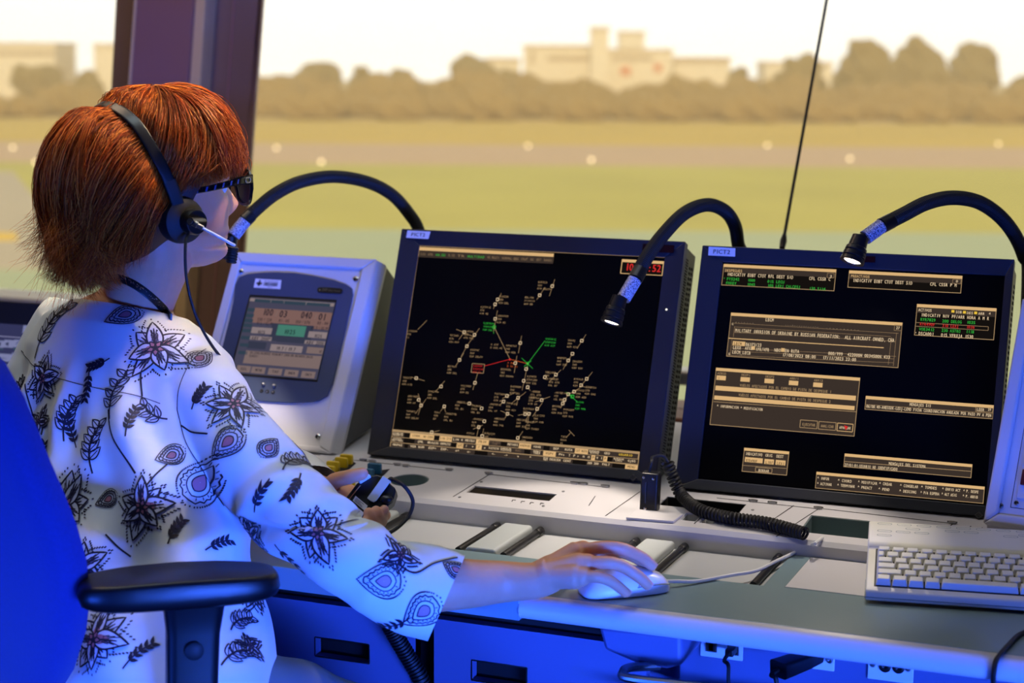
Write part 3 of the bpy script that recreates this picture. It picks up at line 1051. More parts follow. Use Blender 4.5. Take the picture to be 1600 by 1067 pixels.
U1 = .0188
rows = [(.0145, [1.1, 1.1, 1.1, 1.1, 5.2, 1.1, 1.1, 1.1, 1.1, 1, 1, 1, 1.1]), (.0325, [1.85] + [1] * 10 + [1.6] + [1] * 4), (.0505, [1.4] + [1] * 11 + [1.6] + [1] * 3),
        (.0685, [1.2] + [1] * 12 + [1.2] + [1] * 3), (.0865, [.62] + [1] * 13 + [1.2] + [1] * 3), (.1045, [1] * 17)]
for y, ws in rows:
    x = .0125
    for w_ in ws:
        if x + w_ * U1 > KW - .012:
            break
        key(x, y, w_ * U1, .0172 if y < .1 else .0145)
        x += w_ * U1
b = MB()
for (x, y) in [(.012 + .0265 * k, .194) for k in range(14)] + [(.05, .182), (.103, .182), (.128, .182), (.20, .182), (.226, .182), (.252, .182)] + [(.012, .170), (.037, .170), (.062, .170), (.18, .176), (.32, .176), (.012, .156)]:
    pr = rrect(x, y, x + .019, y + .0055, .0026, 3)
    for i in range(len(pr)):
        a_, e_ = pr[i], pr[(i + 1) % len(pr)]
        d = Vector((e_[0] - a_[0], e_[1] - a_[1])).normalized(); nn = Vector((-d.y, d.x)) * .00035
        b.add([(a_[0] - nn.x, a_[1] - nn.y, .0217), (e_[0] - nn.x, e_[1] - nn.y, .0217), (e_[0] + nn.x, e_[1] + nn.y, .0217), (a_[0] + nn.x, a_[1] + nn.y, .0217)], [(0, 1, 2, 3)])
obj('printed_legend', b, M['recess_grey'], KB, world=False, smooth=False)
for x, y in ((.025, .012), (KW - .03, .012)):
    b = MB(); b.lathe([(.007, .001), (.007, -.0022), (.005, -.003), (0, -.003)], (x, y, 0), (0, 0, 1), 16); obj('foot', b, M['black_soft'], KB, world=False)
for x in (.03, KW - .03):
    b = MB(); b.box((x - .012, .185, -.0095), (x + .012, .190, .002)); obj('prop_leg', b, M['ivory'], KB, world=False, bevel=.001)

# ------------------------------------------------------------------ mouse
m0 = onz(908, 930, .7205); m1 = onz(1037, 918, .7205)
myaw = math.atan2(m1.y - m0.y, m1.x - m0.x)
ML = (m1 - m0).length
MM = Matrix.Translation(m0) @ Matrix.Rotation(myaw, 4, 'Z')
MO = thing('computer_mouse', 'white computer mouse under the right hand on the worktop', 'mouse', MM)
rs = []
for f_, w_, h_ in ((0, .012, .008), (.03, .021, .016), (.12, .027, .026), (.3, .030, .035), (.5, .030, .0365), (.7, .029, .032), (.85, .027, .026), (.95, .024, .021), (1., .020, .015)):
    ring = []
    for k in range(20):
        a_ = PI * k / 19
        ring.append((f_ * ML, math.cos(a_) * w_ * (1 if 2 < k < 17 else 1), .004 + (h_ - .004) * math.sin(a_) ** .75))
    ring += [(f_ * ML, -w_ * .94, .0005), (f_ * ML, w_ * .94, .0005)]
    rs.append(ring)
b = MB(); b.rings(rs); obj('shell', b, M['white_plastic'], MO, world=False, sharp=60)
b = MB()
for s in (-1, 1):
    b.tube([(ML * .58, s * .0295, .013), (ML * .75, s * .0285, .014), (ML * .9, s * .0262, .0125), (ML, s * .0205, .0105)], .0007, 6)
b.tube([(ML * .6, 0, .0345), (ML * .8, 0, .0282), (ML * .99, 0, .0165)], .0007, 6)
b.tube([(ML * .6, y, z) for y, z in ((-.029, .014), (-.02, .026), (-.008, .0335), (.008, .0335), (.02, .026), (.029, .014))], .0007, 6)
obj('button_gap', b, M['recess_grey'], MO, world=False)
b = MB()
pc = [m1 + Vector((-.004, -.002, .009)), m1 + (m1 - m0).normalized() * .018 + Vector((0, 0, .007)), onz(1090, 908, .7235), onz(1140, 899, .7235), onz(1180, 892, .7235), onz(1212, 877, .7235), onz(1240, 864, .7235), onz(1262, 853, .724), deck(1272, 850, .003), deck(1275, 848, .0035), deck(1285, 840, .003), deck(1300, 833, -.036)]
pc[-1] = Vector((pc[-1].x, pc[-1].y, pc[-1].z)); pc = pc[:-1]
b.tube(smooth_path(pc, 8), .0026, 8)
obj('cable', b, M['white_plastic'], MO)
# ================================================================== DISPLAYS
def uvp(mx, x, y):
    inv = mx.inverted()
    o = inv @ CAM; d = inv.to_3x3() @ ray(x, y)
    t_ = -o.y / d.y
    return o.x + d.x * t_, o.z + d.z * t_


G = {'tan': glow('ui_tan', (222, 180, 124), .95), 'brown': glow('ui_brown', (58, 48, 42), 1), 'text': glow('ui_text', (236, 208, 168), 1.0),
     'dim': glow('ui_dim_text', (120, 96, 74), 1), 'green': glow('ui_green', (52, 178, 62), 1), 'red': glow('ui_red', (214, 44, 44), 1),
     'line': glow('ui_line', (150, 122, 90), 1), 'dark': glow('ui_dark', (20, 16, 14), 1), 'mid': glow('ui_midtan', (168, 138, 100), 1), 'orange': glow('ui_orange', (200, 92, 40), 1), 'yellow': glow('ui_yellow', (232, 190, 60), 1)}
GK = list(G)
GI = {k: i for i, k in enumerate(GK)}


class UI:
    """graphics drawn on one display plane, in the display's own metres."""

    def __init__(s, mx):
        s.mx = mx; s.b = MB()

    def uv(s, x, y):
        return uvp(s.mx, x, y)

    def rect(s, a, c, k, y=-.0006):
        x0_, z1_ = s.uv(*a); x1_, z0_ = s.uv(*c)
        quad(s.b, x0_, z0_, x1_, z1_, GI[k], y)
        return x0_, z0_, x1_, z1_

    def frame(s, a, c, k, w=.0008, y=-.0010):
        x0_, z1_ = s.uv(*a); x1_, z0_ = s.uv(*c)
        frame2(s.b, x0_, z0_, x1_, z1_, w, GI[k], y)

    def line(s, a, c, k, w=.0006, y=-.0009):
        line2(s.b, s.uv(*a), s.uv(*c), w, GI[k], y)

    def text(s, t, x, y, h, k='text', x1=None, mono=.78, bold=0, yy=-.0013):
        u, v = s.uv(x, y)
        wd = None
        if x1 is not None:
            wd = s.uv(x1, y)[0] - u
            text(s.b, t, u, v, h, GI[k], yy, mono=mono, width=wd, bold=bold)
        else:
            text(s.b, t, u, v, h, GI[k], yy, mono=mono, bold=bold)


def monitor(mx, name, label, cat, W_, H_, left, right, top, bottom, side_m):
    t_ = thing(name, label, cat, mx)
    b_ = MB()
    # bezel as four mitred bars
    o = [(-left, -bottom), (W_ + right, -bottom), (W_ + right, H_ + top), (-left, H_ + top)]
    i_ = [(0, 0), (W_, 0), (W_, H_), (0, H_)]
    for k in range(4):
        a, c = o[k], o[(k + 1) % 4]; d, e = i_[(k + 1) % 4], i_[k]
        b_.hexa([(p[0], .012, p[1]) for p in (a, c, d, e)], [(a[0], -.006, a[1]), (c[0], -.006, c[1]), (d[0], -.003, d[1]), (e[0], -.003, e[1])])
    obj('bezel', b_, M['bezel'], t_, world=False, bevel=.0012, smooth=False)
    b_ = MB()
    xa, xb, zt = -left + .003, W_ + right - .003, H_ + top - .003
    b_.prism([(xa, y, z) for y, z in ((.012, -bottom + .003), (.075, -bottom + .032), (.075, zt), (.012, zt))], (xb - xa, 0, 0))
    b_.hexa([(xa + .04, .14, .075), (xb - .04, .14, .075), (xb - .04, .14, zt - .04), (xa + .04, .14, zt - .04)],
            [(xa + .01, .075, -bottom + .036), (xb - .01, .075, -bottom + .036), (xb - .01, .075, zt - .01), (xa + .01, .075, zt - .01)])
    obj('housing', b_, side_m, t_, world=False, bevel=.002)
    for sx in (-left + .003, W_ + right - .003):
        sg = -1 if sx < 0 else 1
        b_ = MB()
        z = -bottom + .024
        while z < H_ + top - .02:
            b_.box((sx, .017, z), (sx + sg * .0006, .034, z + .0022)); z += .0046
        z = -bottom + .04
        b_.k = 0
        while z < H_ + top - .03:
            b_.box((sx, .045, z), (sx + sg * .0006, .053, z + .004)); b_.box((sx, .058, z + .002), (sx + sg * .0006, .066, z + .006)); z += .0085
        obj('vent_slots', b_, M['black_hole'], t_, world=False, smooth=False)
    b_ = MB(); b_.box((0, 0, 0), (W_, .010, H_))
    sc = obj('screen', b_, M['screen_black'], t_, world=False, smooth=False)
    b_ = MB(); b_.box((W_ * .35, .10, .02), (W_ * .65, .16, .075)); obj('stand', b_, M['black'], t_, world=False)
    return t_, sc


def sticker(t_, mx, tl, tr, br, bl, txt, hpx, m='white_label', y=-.0066, tk=.16):
    pts = [uvp(mx, *q_) for q_ in (tl, tr, br, bl)]
    b_ = MB(); b_.add([(u, y, v) for u, v in pts[::-1]], [(0, 1, 2, 3)])
    b_.add([(u, y + .0004, v) for u, v in pts[::-1]], [(3, 2, 1, 0)])
    b_.k = 1
    (xa, za), (xb, zb) = pts[3], pts[1]
    h = (zb - za) * hpx
    text(b_, txt, (xa + xb) / 2, (za + zb) / 2 - h / 2, h, 1, y - .0003, bold=.06, align='c')
    return obj('label', b_, [M[m], M['ink']], t_, world=False, smooth=False)


def tag_chip(t_, mx, x, y):
    u, v = uvp(mx, x, y)
    b_ = MB(); r_ = .006
    b_.prism([(u - r_, -.0064, v), (u, -.0064, v - r_), (u + r_, -.0064, v), (u, -.0064, v + r_)], (0, -.0008, 0))
    b_.k = 1
    for k in (-.3, 0, .3):
        line2(b_, (u - r_ * .4 + k * r_, v - r_ * .3 - k * r_ * .5), (u + r_ * .3 + k * r_, v + r_ * .4 - k * r_ * .5), .0008, 1, -.0074)
    obj('silver_tag', b_, [M['steel'], M['ink']], t_, world=False, smooth=False)


SW, SH = .43, .344
M1 = panel_mx((-1.271, 2.609, .776), .4, 20.83)
M2 = panel_mx((-.740, 2.600, .774), .95, 20.34)
l1 = -uvp(M1, 597, 560)[0]
tl = uvp(M1, 630, 356.5); trr = uvp(M1, 1072, 381)
T1, S1 = monitor(M1, 'radar_monitor', 'black square monitor showing the radar traffic picture with red clock', 'monitor', SW, SH, -tl[0], trr[0] - SW, (tl[1] + trr[1]) / 2 - SH, .0165, M['bezel_side'])
tl2 = uvp(M2, 1099, 383.5); tr2 = uvp(M2, 1605, 408.5)
T2, S2 = monitor(M2, 'flight_data_monitor', 'blue-tinted dark monitor showing brown message windows, right of the radar monitor', 'monitor', SW, SH, -tl2[0], .012, (tl2[1] + tr2[1]) / 2 - SH, .0165, M['bezel'])
sticker(T1, M1, (639, 361.5), (675, 363.5), (671.5, 375), (637, 373), 'PICT2', .5)
sticker(T2, M2, (1109, 387), (1150.5, 389.5), (1150, 402.5), (1108, 400.5), 'PICT2', .5)
for t_, mx, a, c in ((T1, M1, (1007, 383), (1054, 397)), (T2, M2, (1350, 402), (1368, 412))):
    x0_, z1_ = uvp(mx, *a); x1_, z0_ = uvp(mx, *c)
    b = MB(); b.box((x0_, -.0068, z0_), (x1_, -.0062, z1_)); obj('sensor_window', b, mat('dark_red_glass', (44, 14, 18), .2), t_, world=False)
for x, y in ((1043, 485),):
    u, v = uvp(M1, x, y)
    b = MB(); b.lathe([(.0016, 0), (.0016, -.001), (0, -.0016)], (u, -.006, v), (0, 1, 0), 10); obj('power_light', b, glow('led', (240, 235, 225), 1.5), T1, world=False)
tag_chip(T1, M1, 991, 747); tag_chip(T2, M2, 1530, 806)

# ---------------------------------------------------------------- radar picture
ui = UI(M1)


def c5(x, y):
    return 600 + x / 2.602, 350 + y / 2.602


ui.line((655.7, 384.5), (1039, 402.5), 'mid', .0009); ui.line((656, 385), (610, 699), 'mid', .0006)
ui.rect((656, 386), (865, 401.5), 'tan')
ui.rect((655, 390.5), (864, 411.5), 'mid', -.0005)
seps = [655, 667, 679, 698.5, 713, 728.5, 759.5, 782.5, 812.5, 827, 836, 848, 864.5]
lbl = ['SIDU', 'ATEK', 'ANA.SEG', 'FL.STD', 'TR', 'MULTIRAD', 'WR.MULTI', 'NORMAL-SEG', 'COLAT', 'RAD', 'SECT', 'RANGO']
for i in range(12):
    xm = seps[i]
    yl = 391.2 + (xm - 655) * .0495; yr = 402.4 + (seps[i + 1] - 655) * .0495 - .5
    ui.rect((xm + .8, yl), (seps[i + 1] - .6, yr), 'brown', -.0008)
    ui.text(lbl[i], xm + 2, yr - 3.2 - (seps[i + 1] - xm) * .04, .0042, 'green' if i in (2, 5) else 'line', seps[i + 1] - 2)
ui.rect((972, 405), (1035, 431), 'tan', -.0005)
ui.rect((972.8, 409.5), (1034, 430), 'dark', -.0008)
ui.text('10:28:52', 975.5, 422.5, .0118, 'red', 1033, bold=.05)

TRK = [((685, 253), [((695, 225), (673, 293))], (627, 240), ['BUD5LN', '350', '47M DELON']), ((634, 290), [((655, 258), (622, 308))], (573, 302), ['BBL190', '311W310', '66M BB']),
       ((463, 307), [((478, 282), (445, 345))], (470, 298), ['DLA22N', '380', '47M DEL']), ((453, 327), [], (393, 341), ['AJU7012', '370', '41M MD']),
       ((453, 386), [((462, 352), (446, 440))], (463, 377), ['ABA97CM', '350', '41M MD']), ((327, 440), [((295, 428), (368, 460)), ((327, 440), (305, 470))], (328, 440), ['KLM7EN', '400', '47H DEL']),
       (None, [], (268, 456), ['TRY34D', '410', '45H MAF']), ((369, 451), [((388, 425), (338, 496))], None, []), ((338, 497), [((338, 497), (314, 540))], (352, 515), ['KLM7SC', '360', '52M DELOV']),
       ((308, 553), [((325, 525), (292, 578))], (260, 582), ['BEY92W', '380', '43M DEL']), (None, [((175, 392), (138, 430))], (95, 438), ['LIV20WR', '350', '11']),
       ((132, 627), [((110, 622), (167, 638))], (78, 628), ['TNS2TZ', '350', '47H KID']), ((233, 661), [((248, 638), (210, 682))], (180, 684), ['DVM5TWN', '380', '43M DEL']),
       ((142, 715), [((140, 690), (152, 738))], (98, 703), ['ARR14SM', '260', '44M AF']), ((152, 738), [((172, 712), (128, 772)), ((152, 738), (140, 775))], (92, 764), ['TAP6R3', '360', '47M DELOV']),
       ((246, 742), [((246, 742), (230, 762)), ((246, 742), (251, 765))], (205, 769), ['TG41', 'VER', 'EF']), (None, [], (247, 774), ['-FR8577B', '042', '09L BU']),
       ((371, 646), [((382, 605), (362, 675))], (313, 661), ['VOJ3900', '270', '43M MG']), ((555, 484), [((560, 455), (547, 525))], (497, 498), ['RPH6763', '340', '45H MER']),
       ((535, 566), [((541, 536), (530, 606))], (475, 594), ['BZ99ABL', '380', '45H MOKRN']), ((579, 590), [((586, 568), (562, 676))], (582, 623), ['KJP4TH', '27AW380', '45H DEL']),
       ((569, 638), [], (515, 664), ['RAD9AB0', '360', '47M DEL']), ((585, 664), [((585, 664), (596, 678))], (598, 684), ['-4BBBB', '07L 070', '05M AM']),
       ((501, 699), [((482, 710), (535, 684))], (450, 694), ['TVF7HDR', '270', '43M AM']), ((546, 707), [((525, 724), (578, 683)), ((546, 707), (540, 738))], (498, 732), ['TVF8VJQ', '320', '44M ADI']),
       ((487, 722), [((487, 722), (470, 738))], (428, 736), ['-PRF591C', '024', '09L VT']), ((642, 716), [((615, 724), (676, 702))], (590, 708), ['LXWRF', '270', '41M AM']),
       ((348, 730), [((348, 730), (362, 735))], (292, 727), ['-MBBOCLJ', '020', '13L BU']), ((398, 750), [], (358, 742), ['PWUB3C', '042A', '08L BU']),
       ((503, 772), [((475, 759), (526, 782)), ((503, 772), (492, 790))], (448, 794), ['IBBZ62D', '400', '44H YWR']), ((575, 773), [((545, 778), (600, 768))], (567, 754), ['BJV7DGW', '360']),
       ((590, 772), [((590, 772), (575, 805)), ((590, 772), (585, 812))], (540, 799), ['MB21AFX', '340', '66M SOB']), ((624, 752), [((645, 726), (605, 782))], (610, 781), ['CLS1293', '380', '43M VWR']),
       (None, [], (578, 808), ['BBACR', '360', '42M TOVBO']), ((409, 802), [], (360, 796), ['-FW955C', '069', '07L BU']), ((386, 826), [((363, 834), (402, 818)), ((386, 826), (377, 868))], (337, 854), ['PVTCH', '250']),
       ((400, 862), [((406, 832), (400, 862))], (408, 854), ['BUNJQJH', '340']), ((195, 847), [((226, 840), (175, 852))], None, []), ((545, 870), [((565, 843), (538, 884))], (560, 870), ['IBB55EH', '250']),
       (None, [((752, 838), (775, 862)), ((760, 848), (742, 868))], (720, 868), ['T325', '036A', 'JQ']), ((805, 475), [((822, 449), (785, 507))], (748, 476), ['DKA4J', '360', '66M SOV']),
       ((767, 528), [((767, 528), (750, 555))], (768, 562), ['DKAZ5M', '360', '43M SOV']), ((750, 555), [((750, 555), (728, 592))], (705, 548), ['BNEMEY', '360', '66M SOV']),
       ((700, 613), [((720, 593), (672, 643))], (655, 606), ['IBBJ6BB', '340', 'NER']), ((655, 623), [], (672, 633), ['WBBR5D', '370 070', '09L BY']),
       ((825, 630), [((848, 602), (800, 660))], (773, 634), ['RYR9UR', '370', '43M MG']), ((802, 656), [((802, 656), (818, 664))], (820, 667), ['BZRBYDI', '270', '42M GAG']),
       ((774, 682), [((774, 682), (750, 692)), ((774, 682), (800, 664))], (783, 680), ['RYVYD', '340', '43M ADD']), ((750, 692), [((750, 692), (720, 745))], (692, 689), ['-VAVBR147', '120', '13L BBU']),
       ((735, 715), [], (685, 744), ['BWOXBJ', '390', '42M MIR']), ((728, 730), [((728, 730), (718, 748))], (730, 758), ['PYPSGMT', '370', '43M MIR'])]


def label3(lx, ly, lines, k):
    for i, s_ in enumerate(lines):
        x, y = c5(lx - i * 2.2, ly + i * 13.2)
        ui.text(s_, x, y, .0031, k, mono=.86)


for sym, lns, lp, tx in TRK:
    for a, e in lns:
        ui.line(c5(*a), c5(*e), 'mid', .0006)
    if sym:
        u, v = ui.uv(*c5(*sym)); r_ = .0022
        frame2(ui.b, u - r_, v - r_, u + r_, v + r_, .0009, GI['text'], -.0012)
    if lp:
        label3(*lp, tx, 'mid')
for a, e, k in (((449, 420), (513, 550), 'mid'), ((408, 578), (513, 550), 'red'), ((513, 550), (585, 568), 'orange'), ((585, 568), (655, 475), 'green'), ((560, 545), (606, 588), 'green'), ((570, 580), (600, 556), 'green'),
                ((449, 405), (446, 446), 'green'), ((750, 690), (785, 722), 'green'), ((740, 684), (767, 702), 'green'), ((586, 560), (583, 590), 'green')):
    ui.line(c5(*a), c5(*e), k, .0007)
for s_, w_ in (((449, 420), .0022), ((767, 702), .0024), ((585, 568), .0014)):
    u, v = ui.uv(*c5(*s_)); frame2(ui.b, u - w_, v - w_, u + w_, v + w_, .001, GI['green'], -.0013)
u, v = ui.uv(*c5(513, 551)); quad(ui.b, u - .0014, v - .0014, u + .0014, v + .0014, GI['red'], -.0013)
label3(405, 407, ['RJB7829', '130W200', '33M DEL'], 'green'); label3(657, 471, ['VOE3412', '270W230', '41M AST'], 'green'); label3(780, 727, ['SLOVN', '340', '42M MAR'], 'green')
label3(435, 493, ['A 320', 'D 045.45'], 'mid'); label3(503, 568, ['A 04', 'D 31.41'], 'orange')
ui.frame(c5(360, 567), c5(405, 607), 'mid', .0008)
label3(364, 579, ['LZG420', '310W310', '33H EI'], 'red')


# lower button panel
def brow(ytop0, ytop1, items, h=7.6):
    for (xa, xb, s_, st) in items:
        ya = ytop0 + (xa - 610) * (ytop1 - ytop0) / 387; yb = ytop0 + (xb - 610) * (ytop1 - ytop0) / 387
        if st == 'k':
            ui.rect((xa + .4, ya + .4), (xb - .4, yb + h), 'dark', -.0009); continue
        ui.rect((xa + .4, ya + .4), (xb - .4, yb + h), {'l': 'tan', 'd': 'brown', 'm': 'brown', 'y': 'brown'}[st], -.0009)
        if not s_:
            continue
        tk = {'l': 'dark', 'd': 'text', 'm': 'dim', 'y': 'yellow'}[st]
        parts = s_.split('|')
        for i, q_ in enumerate(parts):
            frac = (i + 1) / (len(parts) + 1)
            xs = min(xb - xa - 2.5, 1.15 * 3.0 * len(q_) * (.9 if len(parts) == 1 else .8))
            xm = (xa + xb) / 2
            yy = ya + (xm - xa) * .088 + h * frac + (1.5 if len(parts) == 1 else 1.2)
            ui.text(q_, xm - xs / 2, yy - xs / 2 * .088, .0036 if len(parts) == 1 else .0028, tk, xm + xs / 2, mono=.8, bold=.05)


# ground of the panel
x0_, z1_ = ui.uv(613, 672); x1_, z0_ = ui.uv(996.5, 734.5)
quad(ui.b, .0005, .0006, SW - .0008, .0292, GI['mid'], -.0006)
brow(673.5, 709, [(612.5, 632, 'SILENCIAR|ALERTA', 'd'), (632, 641, '', 'k'), (641, 660.5, 'CORR', 'l'), (660.5, 678.5, 'NO CORR', 'l'), (678.5, 687, '', 'k'), (687, 706.5, 'LIN 2Y3', 'l'), (706.5, 725, 'LIN 4', 'd'), (725, 744, 'METEO', 'd'), (744, 764, 'PRIM', 'l'), (764, 783, 'FILTRO|COB', 'm'), (783, 792, '', 'k'), (792, 811, 'METARS', 'd'), (811, 830, 'VAEROD', 'l'), (830, 849.5, 'VAVK', 'd'), (849.5, 859, '', 'k'), (859, 879, 'SEP', 'd'), (879, 898.5, 'RUTA', 'd'), (898.5, 919, 'CAT RUTA', 'l'), (919, 939, 'BORRAR|RUTAS', 'd'), (939, 958.5, 'GEO', 'd'), (958.5, 997, 'USUARIO', 'y')], 8)
brow(682, 717.5, [(611.5, 631, 'AUTES|MACTINAS', 'd'), (631, 648, '', 'k'), (648, 667, 'QML', 'd'), (667, 687, 'BRILLOS', 'd'), (687, 705.5, 'DEFECTO', 'd'), (705.5, 714, '', 'k'), (714, 724, 'LIM|AUTO', 'l'), (724, 734, '/', 'd'), (734, 744, 'v', 'd'), (744, 753, '/', 'l'), (753, 762.5, 'x', 'd'), (762.5, 781, 'FICTICIO', 'd'), (781, 800.5, 'CANCELAR|FICTICIO', 'd'), (800.5, 819.5, 'RAC', 'm'), (819.5, 829, '', 'k'), (829, 849, 'MENU|TABS', 'd'), (849, 868.5, 'VGPV', 'l'), (868.5, 887, 'PVs', 'd'), (887, 893, 'T', 'd'), (893, 908, 'P r', 'd'), (908, 916, 'N', 'd'), (916, 924, 'H', 'd'), (924, 930, 'P', 'l'), (930, 937, 'V', 'd'), (937, 943, 'I', 'd'), (943, 949, 'P', 'l'), (949, 957, '', 'k'), (957, 977.5, 'BORRAR|LADs', 'd'), (977.5, 997, 'OJEO', 'd')], 8)
brow(690.5, 727, [(611, 632, 'MAPAS', 'd'), (632, 638, '', 'k'), (638, 666.5, 'VER NUM', 'd'), (666.5, 685, 'EXP+', 'd'), (685, 705, 'EXP-', 'd'), (705, 724.5, 'o+', 'd'), (724.5, 742, 'o-', 'd'), (742, 762, '', 'k'), (762, 781, '<-', 'd'), (781, 800, '->', 'd'), (800, 819.5, 'v', 'd'), (819.5, 838, '^', 'd'), (838, 848, '', 'd'), (848, 857.5, 'MIN|MAX', 'd'), (857.5, 877.5, 'DESCEN', 'd'), (877.5, 895, 'CENT', 'd'), (895, 916.5, '', 'k'), (916.5, 937, '300 200', 'd'), (937, 957, 'FALT', 'd'), (957, 977, '', 'k'), (977, 996, 'MENU', 'l')], 7.6)
obj('radar_picture', ui.b, [G[k] for k in GK], S1, world=False, smooth=False)

# ---------------------------------------------------------------- flight data windows
ui = UI(M2)


def win_(a, c, fill='brown', strip=5.0, head=None, hh=8.):
    """window frame; a top-left, c bottom-right in the photo; tan strip along its top."""
    x0_, z1_ = ui.uv(*a); x1_, z0_ = ui.uv(*c)
    pxm = .43 / 448
    quad(ui.b, x0_, z0_, x1_, z1_, GI['mid'], -.0004)
    quad(ui.b, x0_ + .0009, z0_ + .0009, x1_ - .0009, z1_ - strip * pxm, GI[fill], -.0007)
    quad(ui.b, x0_, z1_ - strip * pxm, x1_, z1_, GI['tan'], -.0007)
    if head:
        quad(ui.b, x0_ + .0009, z1_ - (strip + hh) * pxm, x1_ - .0009, z1_ - strip * pxm, GI['brown'], -.0009)


def T(s_, x, y, x1, h=.0050, k='text', mono=.78, bold=.03):
    ui.text(s_, x, y, h, k, x1, mono=mono, bold=bold)


win_((1131, 412.5), (1303.5, 455), 'dark', 5, True, 9)
T('DESPEGUES', 1133, 424.5, 1160, .0042, 'tan'); T('INDICATIV EOBT CTOT RFL DEST SID', 1136, 431, 1240, .0052); T('CFL CSSR C', 1264, 437.5, 1298, .0050)
T('FYS242', 1135.5, 438, 1155.5, .0046, 'green'); T('1000', 1168, 440, 1180, .0044, 'green'); T('015 LECU', 1199, 442, 1226, .0046, 'green')
T('FHVEY', 1134, 444.5, 1151, .0046, 'green'); T('1045', 1167, 446.5, 1180, .0044, 'green'); T('105 LEXJ CALCE5J', 1199, 448.5, 1251, .0046, 'green'); T('130 5114', 1264, 453, 1290, .0046, 'green')
ui.frame((1293, 427), (1303, 434.5), 'line', .0006); T('2', 1296.5, 433.5, 1300.5, .0036)
T('*', 1130.5, 437, 1133, .003, 'green')
win_((1327, 422.5), (1501.5, 458.5), 'dark', 5, True, 9)
T('PREACTIVOS', 1329.5, 433.5, 1359, .0042, 'tan'); T('INDICATIV EOBT CTOT DEST SID', 1332.5, 440.5, 1426, .0052); T('CFL CSSR P M', 1453, 446.5, 1495, .0050)
ui.frame((1489, 436.5), (1501, 443.5), 'line', .0006); T('0', 1493.5, 441.5, 1497, .0036)
win_((1433, 475), (1553, 531.5), 'dark', 5, True, 9)
T('ACTIVOS', 1435, 486.5, 1456, .0044); T('SOB', 1493, 489.5, 1503, .004); T('DES', 1510.5, 491, 1520.5, .004); T('ARR', 1528.5, 492, 1538.5, .004); T('4', 1545, 492, 1548, .0036)
for x, y in ((1487, 484.5), (1505, 486), (1522.5, 487)):
    ui.rect((x, y), (x + 4.2, y + 4.2), 'yellow', -.0012)
T('INDICATIV NIV PF/ARR HORA A M R', 1439, 494.5, 1546, .0050)
T('RYR7829', 1438, 501.5, 1462, .0046, 'green'); T('200 DELOG', 1472, 504, 1503, .0046, 'green'); T('1035', 1510, 506, 1524, .0046, 'green')
T('RYR490F', 1437, 508.5, 1461, .0044, 'red'); T('310 LEXJ', 1472, 511, 1498, .0044, 'red'); T('1036', 1509.5, 513, 1523, .0044, 'red')
T('VOE3412', 1436, 516.5, 1460, .0046, 'green'); T('230 ASTRO', 1471, 518.5, 1501, .0046, 'green'); T('1118', 1509, 520.5, 1522, .0046, 'green')
T('DSCA001', 1435, 523.5, 1459, .0050); T('015 VFRXJA 1530', 1470, 526, 1521, .0050); T('*', 1430, 522, 1432, .003)
ui.frame((1431, 504), (1544, 516.5), 'line', .0007)
win_((1142.5, 488.5), (1403.5, 575), 'brown', 5)
T('LECM', 1196, 502, 1209, .0052); T('27', 1400, 514.5, 1406, .0044)
ui.frame((1398, 507.5), (1408.5, 517), 'line', .0006)
for (a, e) in (((1147, 505), (1404, 521)), ((1148, 511), (1392, 526)), ((1147, 519.5), (1400, 533.5)), ((1143, 548.5), (1397, 561)), ((1144, 544), (1400, 557)), ((1136, 555), (1396, 567)), ((1148, 510), (1146, 527)), ((1144, 530), (1141, 555)), ((1401, 520), (1396, 572)), ((1393, 527), (1388, 570))):
    ui.line(a, e, 'line', .0005)
ui.line((1138.5, 528.5), (1381, 543.5), 'tan', .0013)
T('- - -.- - - -', 1149, 504.5, 1178, .002); T('- - - / - - - - - - - - - - -', 1227, 509, 1279, .002); T('- - - - - - - - - -', 1290, 513.5, 1343, .002)
T('G', 1143.5, 508, 1146, .0036); T('G', 1138, 554.5, 1141, .0036)
T('MILITARY INVASION OF UKRAINE BY RUSSIAN FEDERATION:', 1148.5, 519, 1314, .0056); T('ALL AIRCRAFT OWNED, CHA', 1320, 530, 1398, .0056)
ui.rect((1145.5, 533), (1164, 541), 'tan', -.0011); T('LECM', 1146.5, 539.5, 1159, .0050, 'dark'); T('B6373/23', 1165, 540.5, 1190, .0052)
T('LEXX', 1145, 545.5, 1158, .0052); T('AFXX', 1164, 546.5, 1176, .0052); T('IFR/VFR', 1180.5, 548, 1202, .0052); T('NBO', 1209.5, 549.5, 1220, .0052); T('EN RUTA', 1226, 550.5, 1249, .0052)
ui.rect((1174.5, 541), (1179.5, 547), 'tan', -.0012); ui.rect((1221, 544), (1226, 550), 'tan', -.0012)
T('LECM_LECB', 1144, 552.5, 1173, .0052); T('17/08/2023 08:00', 1222, 557, 1275, .0052); T('17/11/2023 23:00', 1285, 561.5, 1338, .0052)
T('000/999', 1294, 554.5, 1317, .0050); T('422000N 0034500N 433', 1324, 556.5, 1391, .0050)
win_((1119, 574.5), (1335, 682), 'brown', 5)
for s_, x, y in (('AEROD', 1121, 585), ('DESP1', 1158.5, 587.5), ('DESP2', 1196, 590), ('ARRI1', 1234, 593), ('ARRI2', 1272, 596)):
    T(s_, x, y, x + 14, .0036, 'mid'); ui.rect((x - .8, y + 1.5), (x + 13, y + 9.5), 'tan', -.0011)
T('1', 1122, 593, 1124, .004, 'dark')
T('VUELOS AFECTADOS POR EL CAMBIO DE PISTA DE DESPEGUE 1', 1156, 604, 1300, .0042, 'mid'); T('VUELOS AFECTADOS POR EL CAMBIO DE PISTA DE DESPEGUE 2', 1154, 619, 1299, .0042, 'mid')
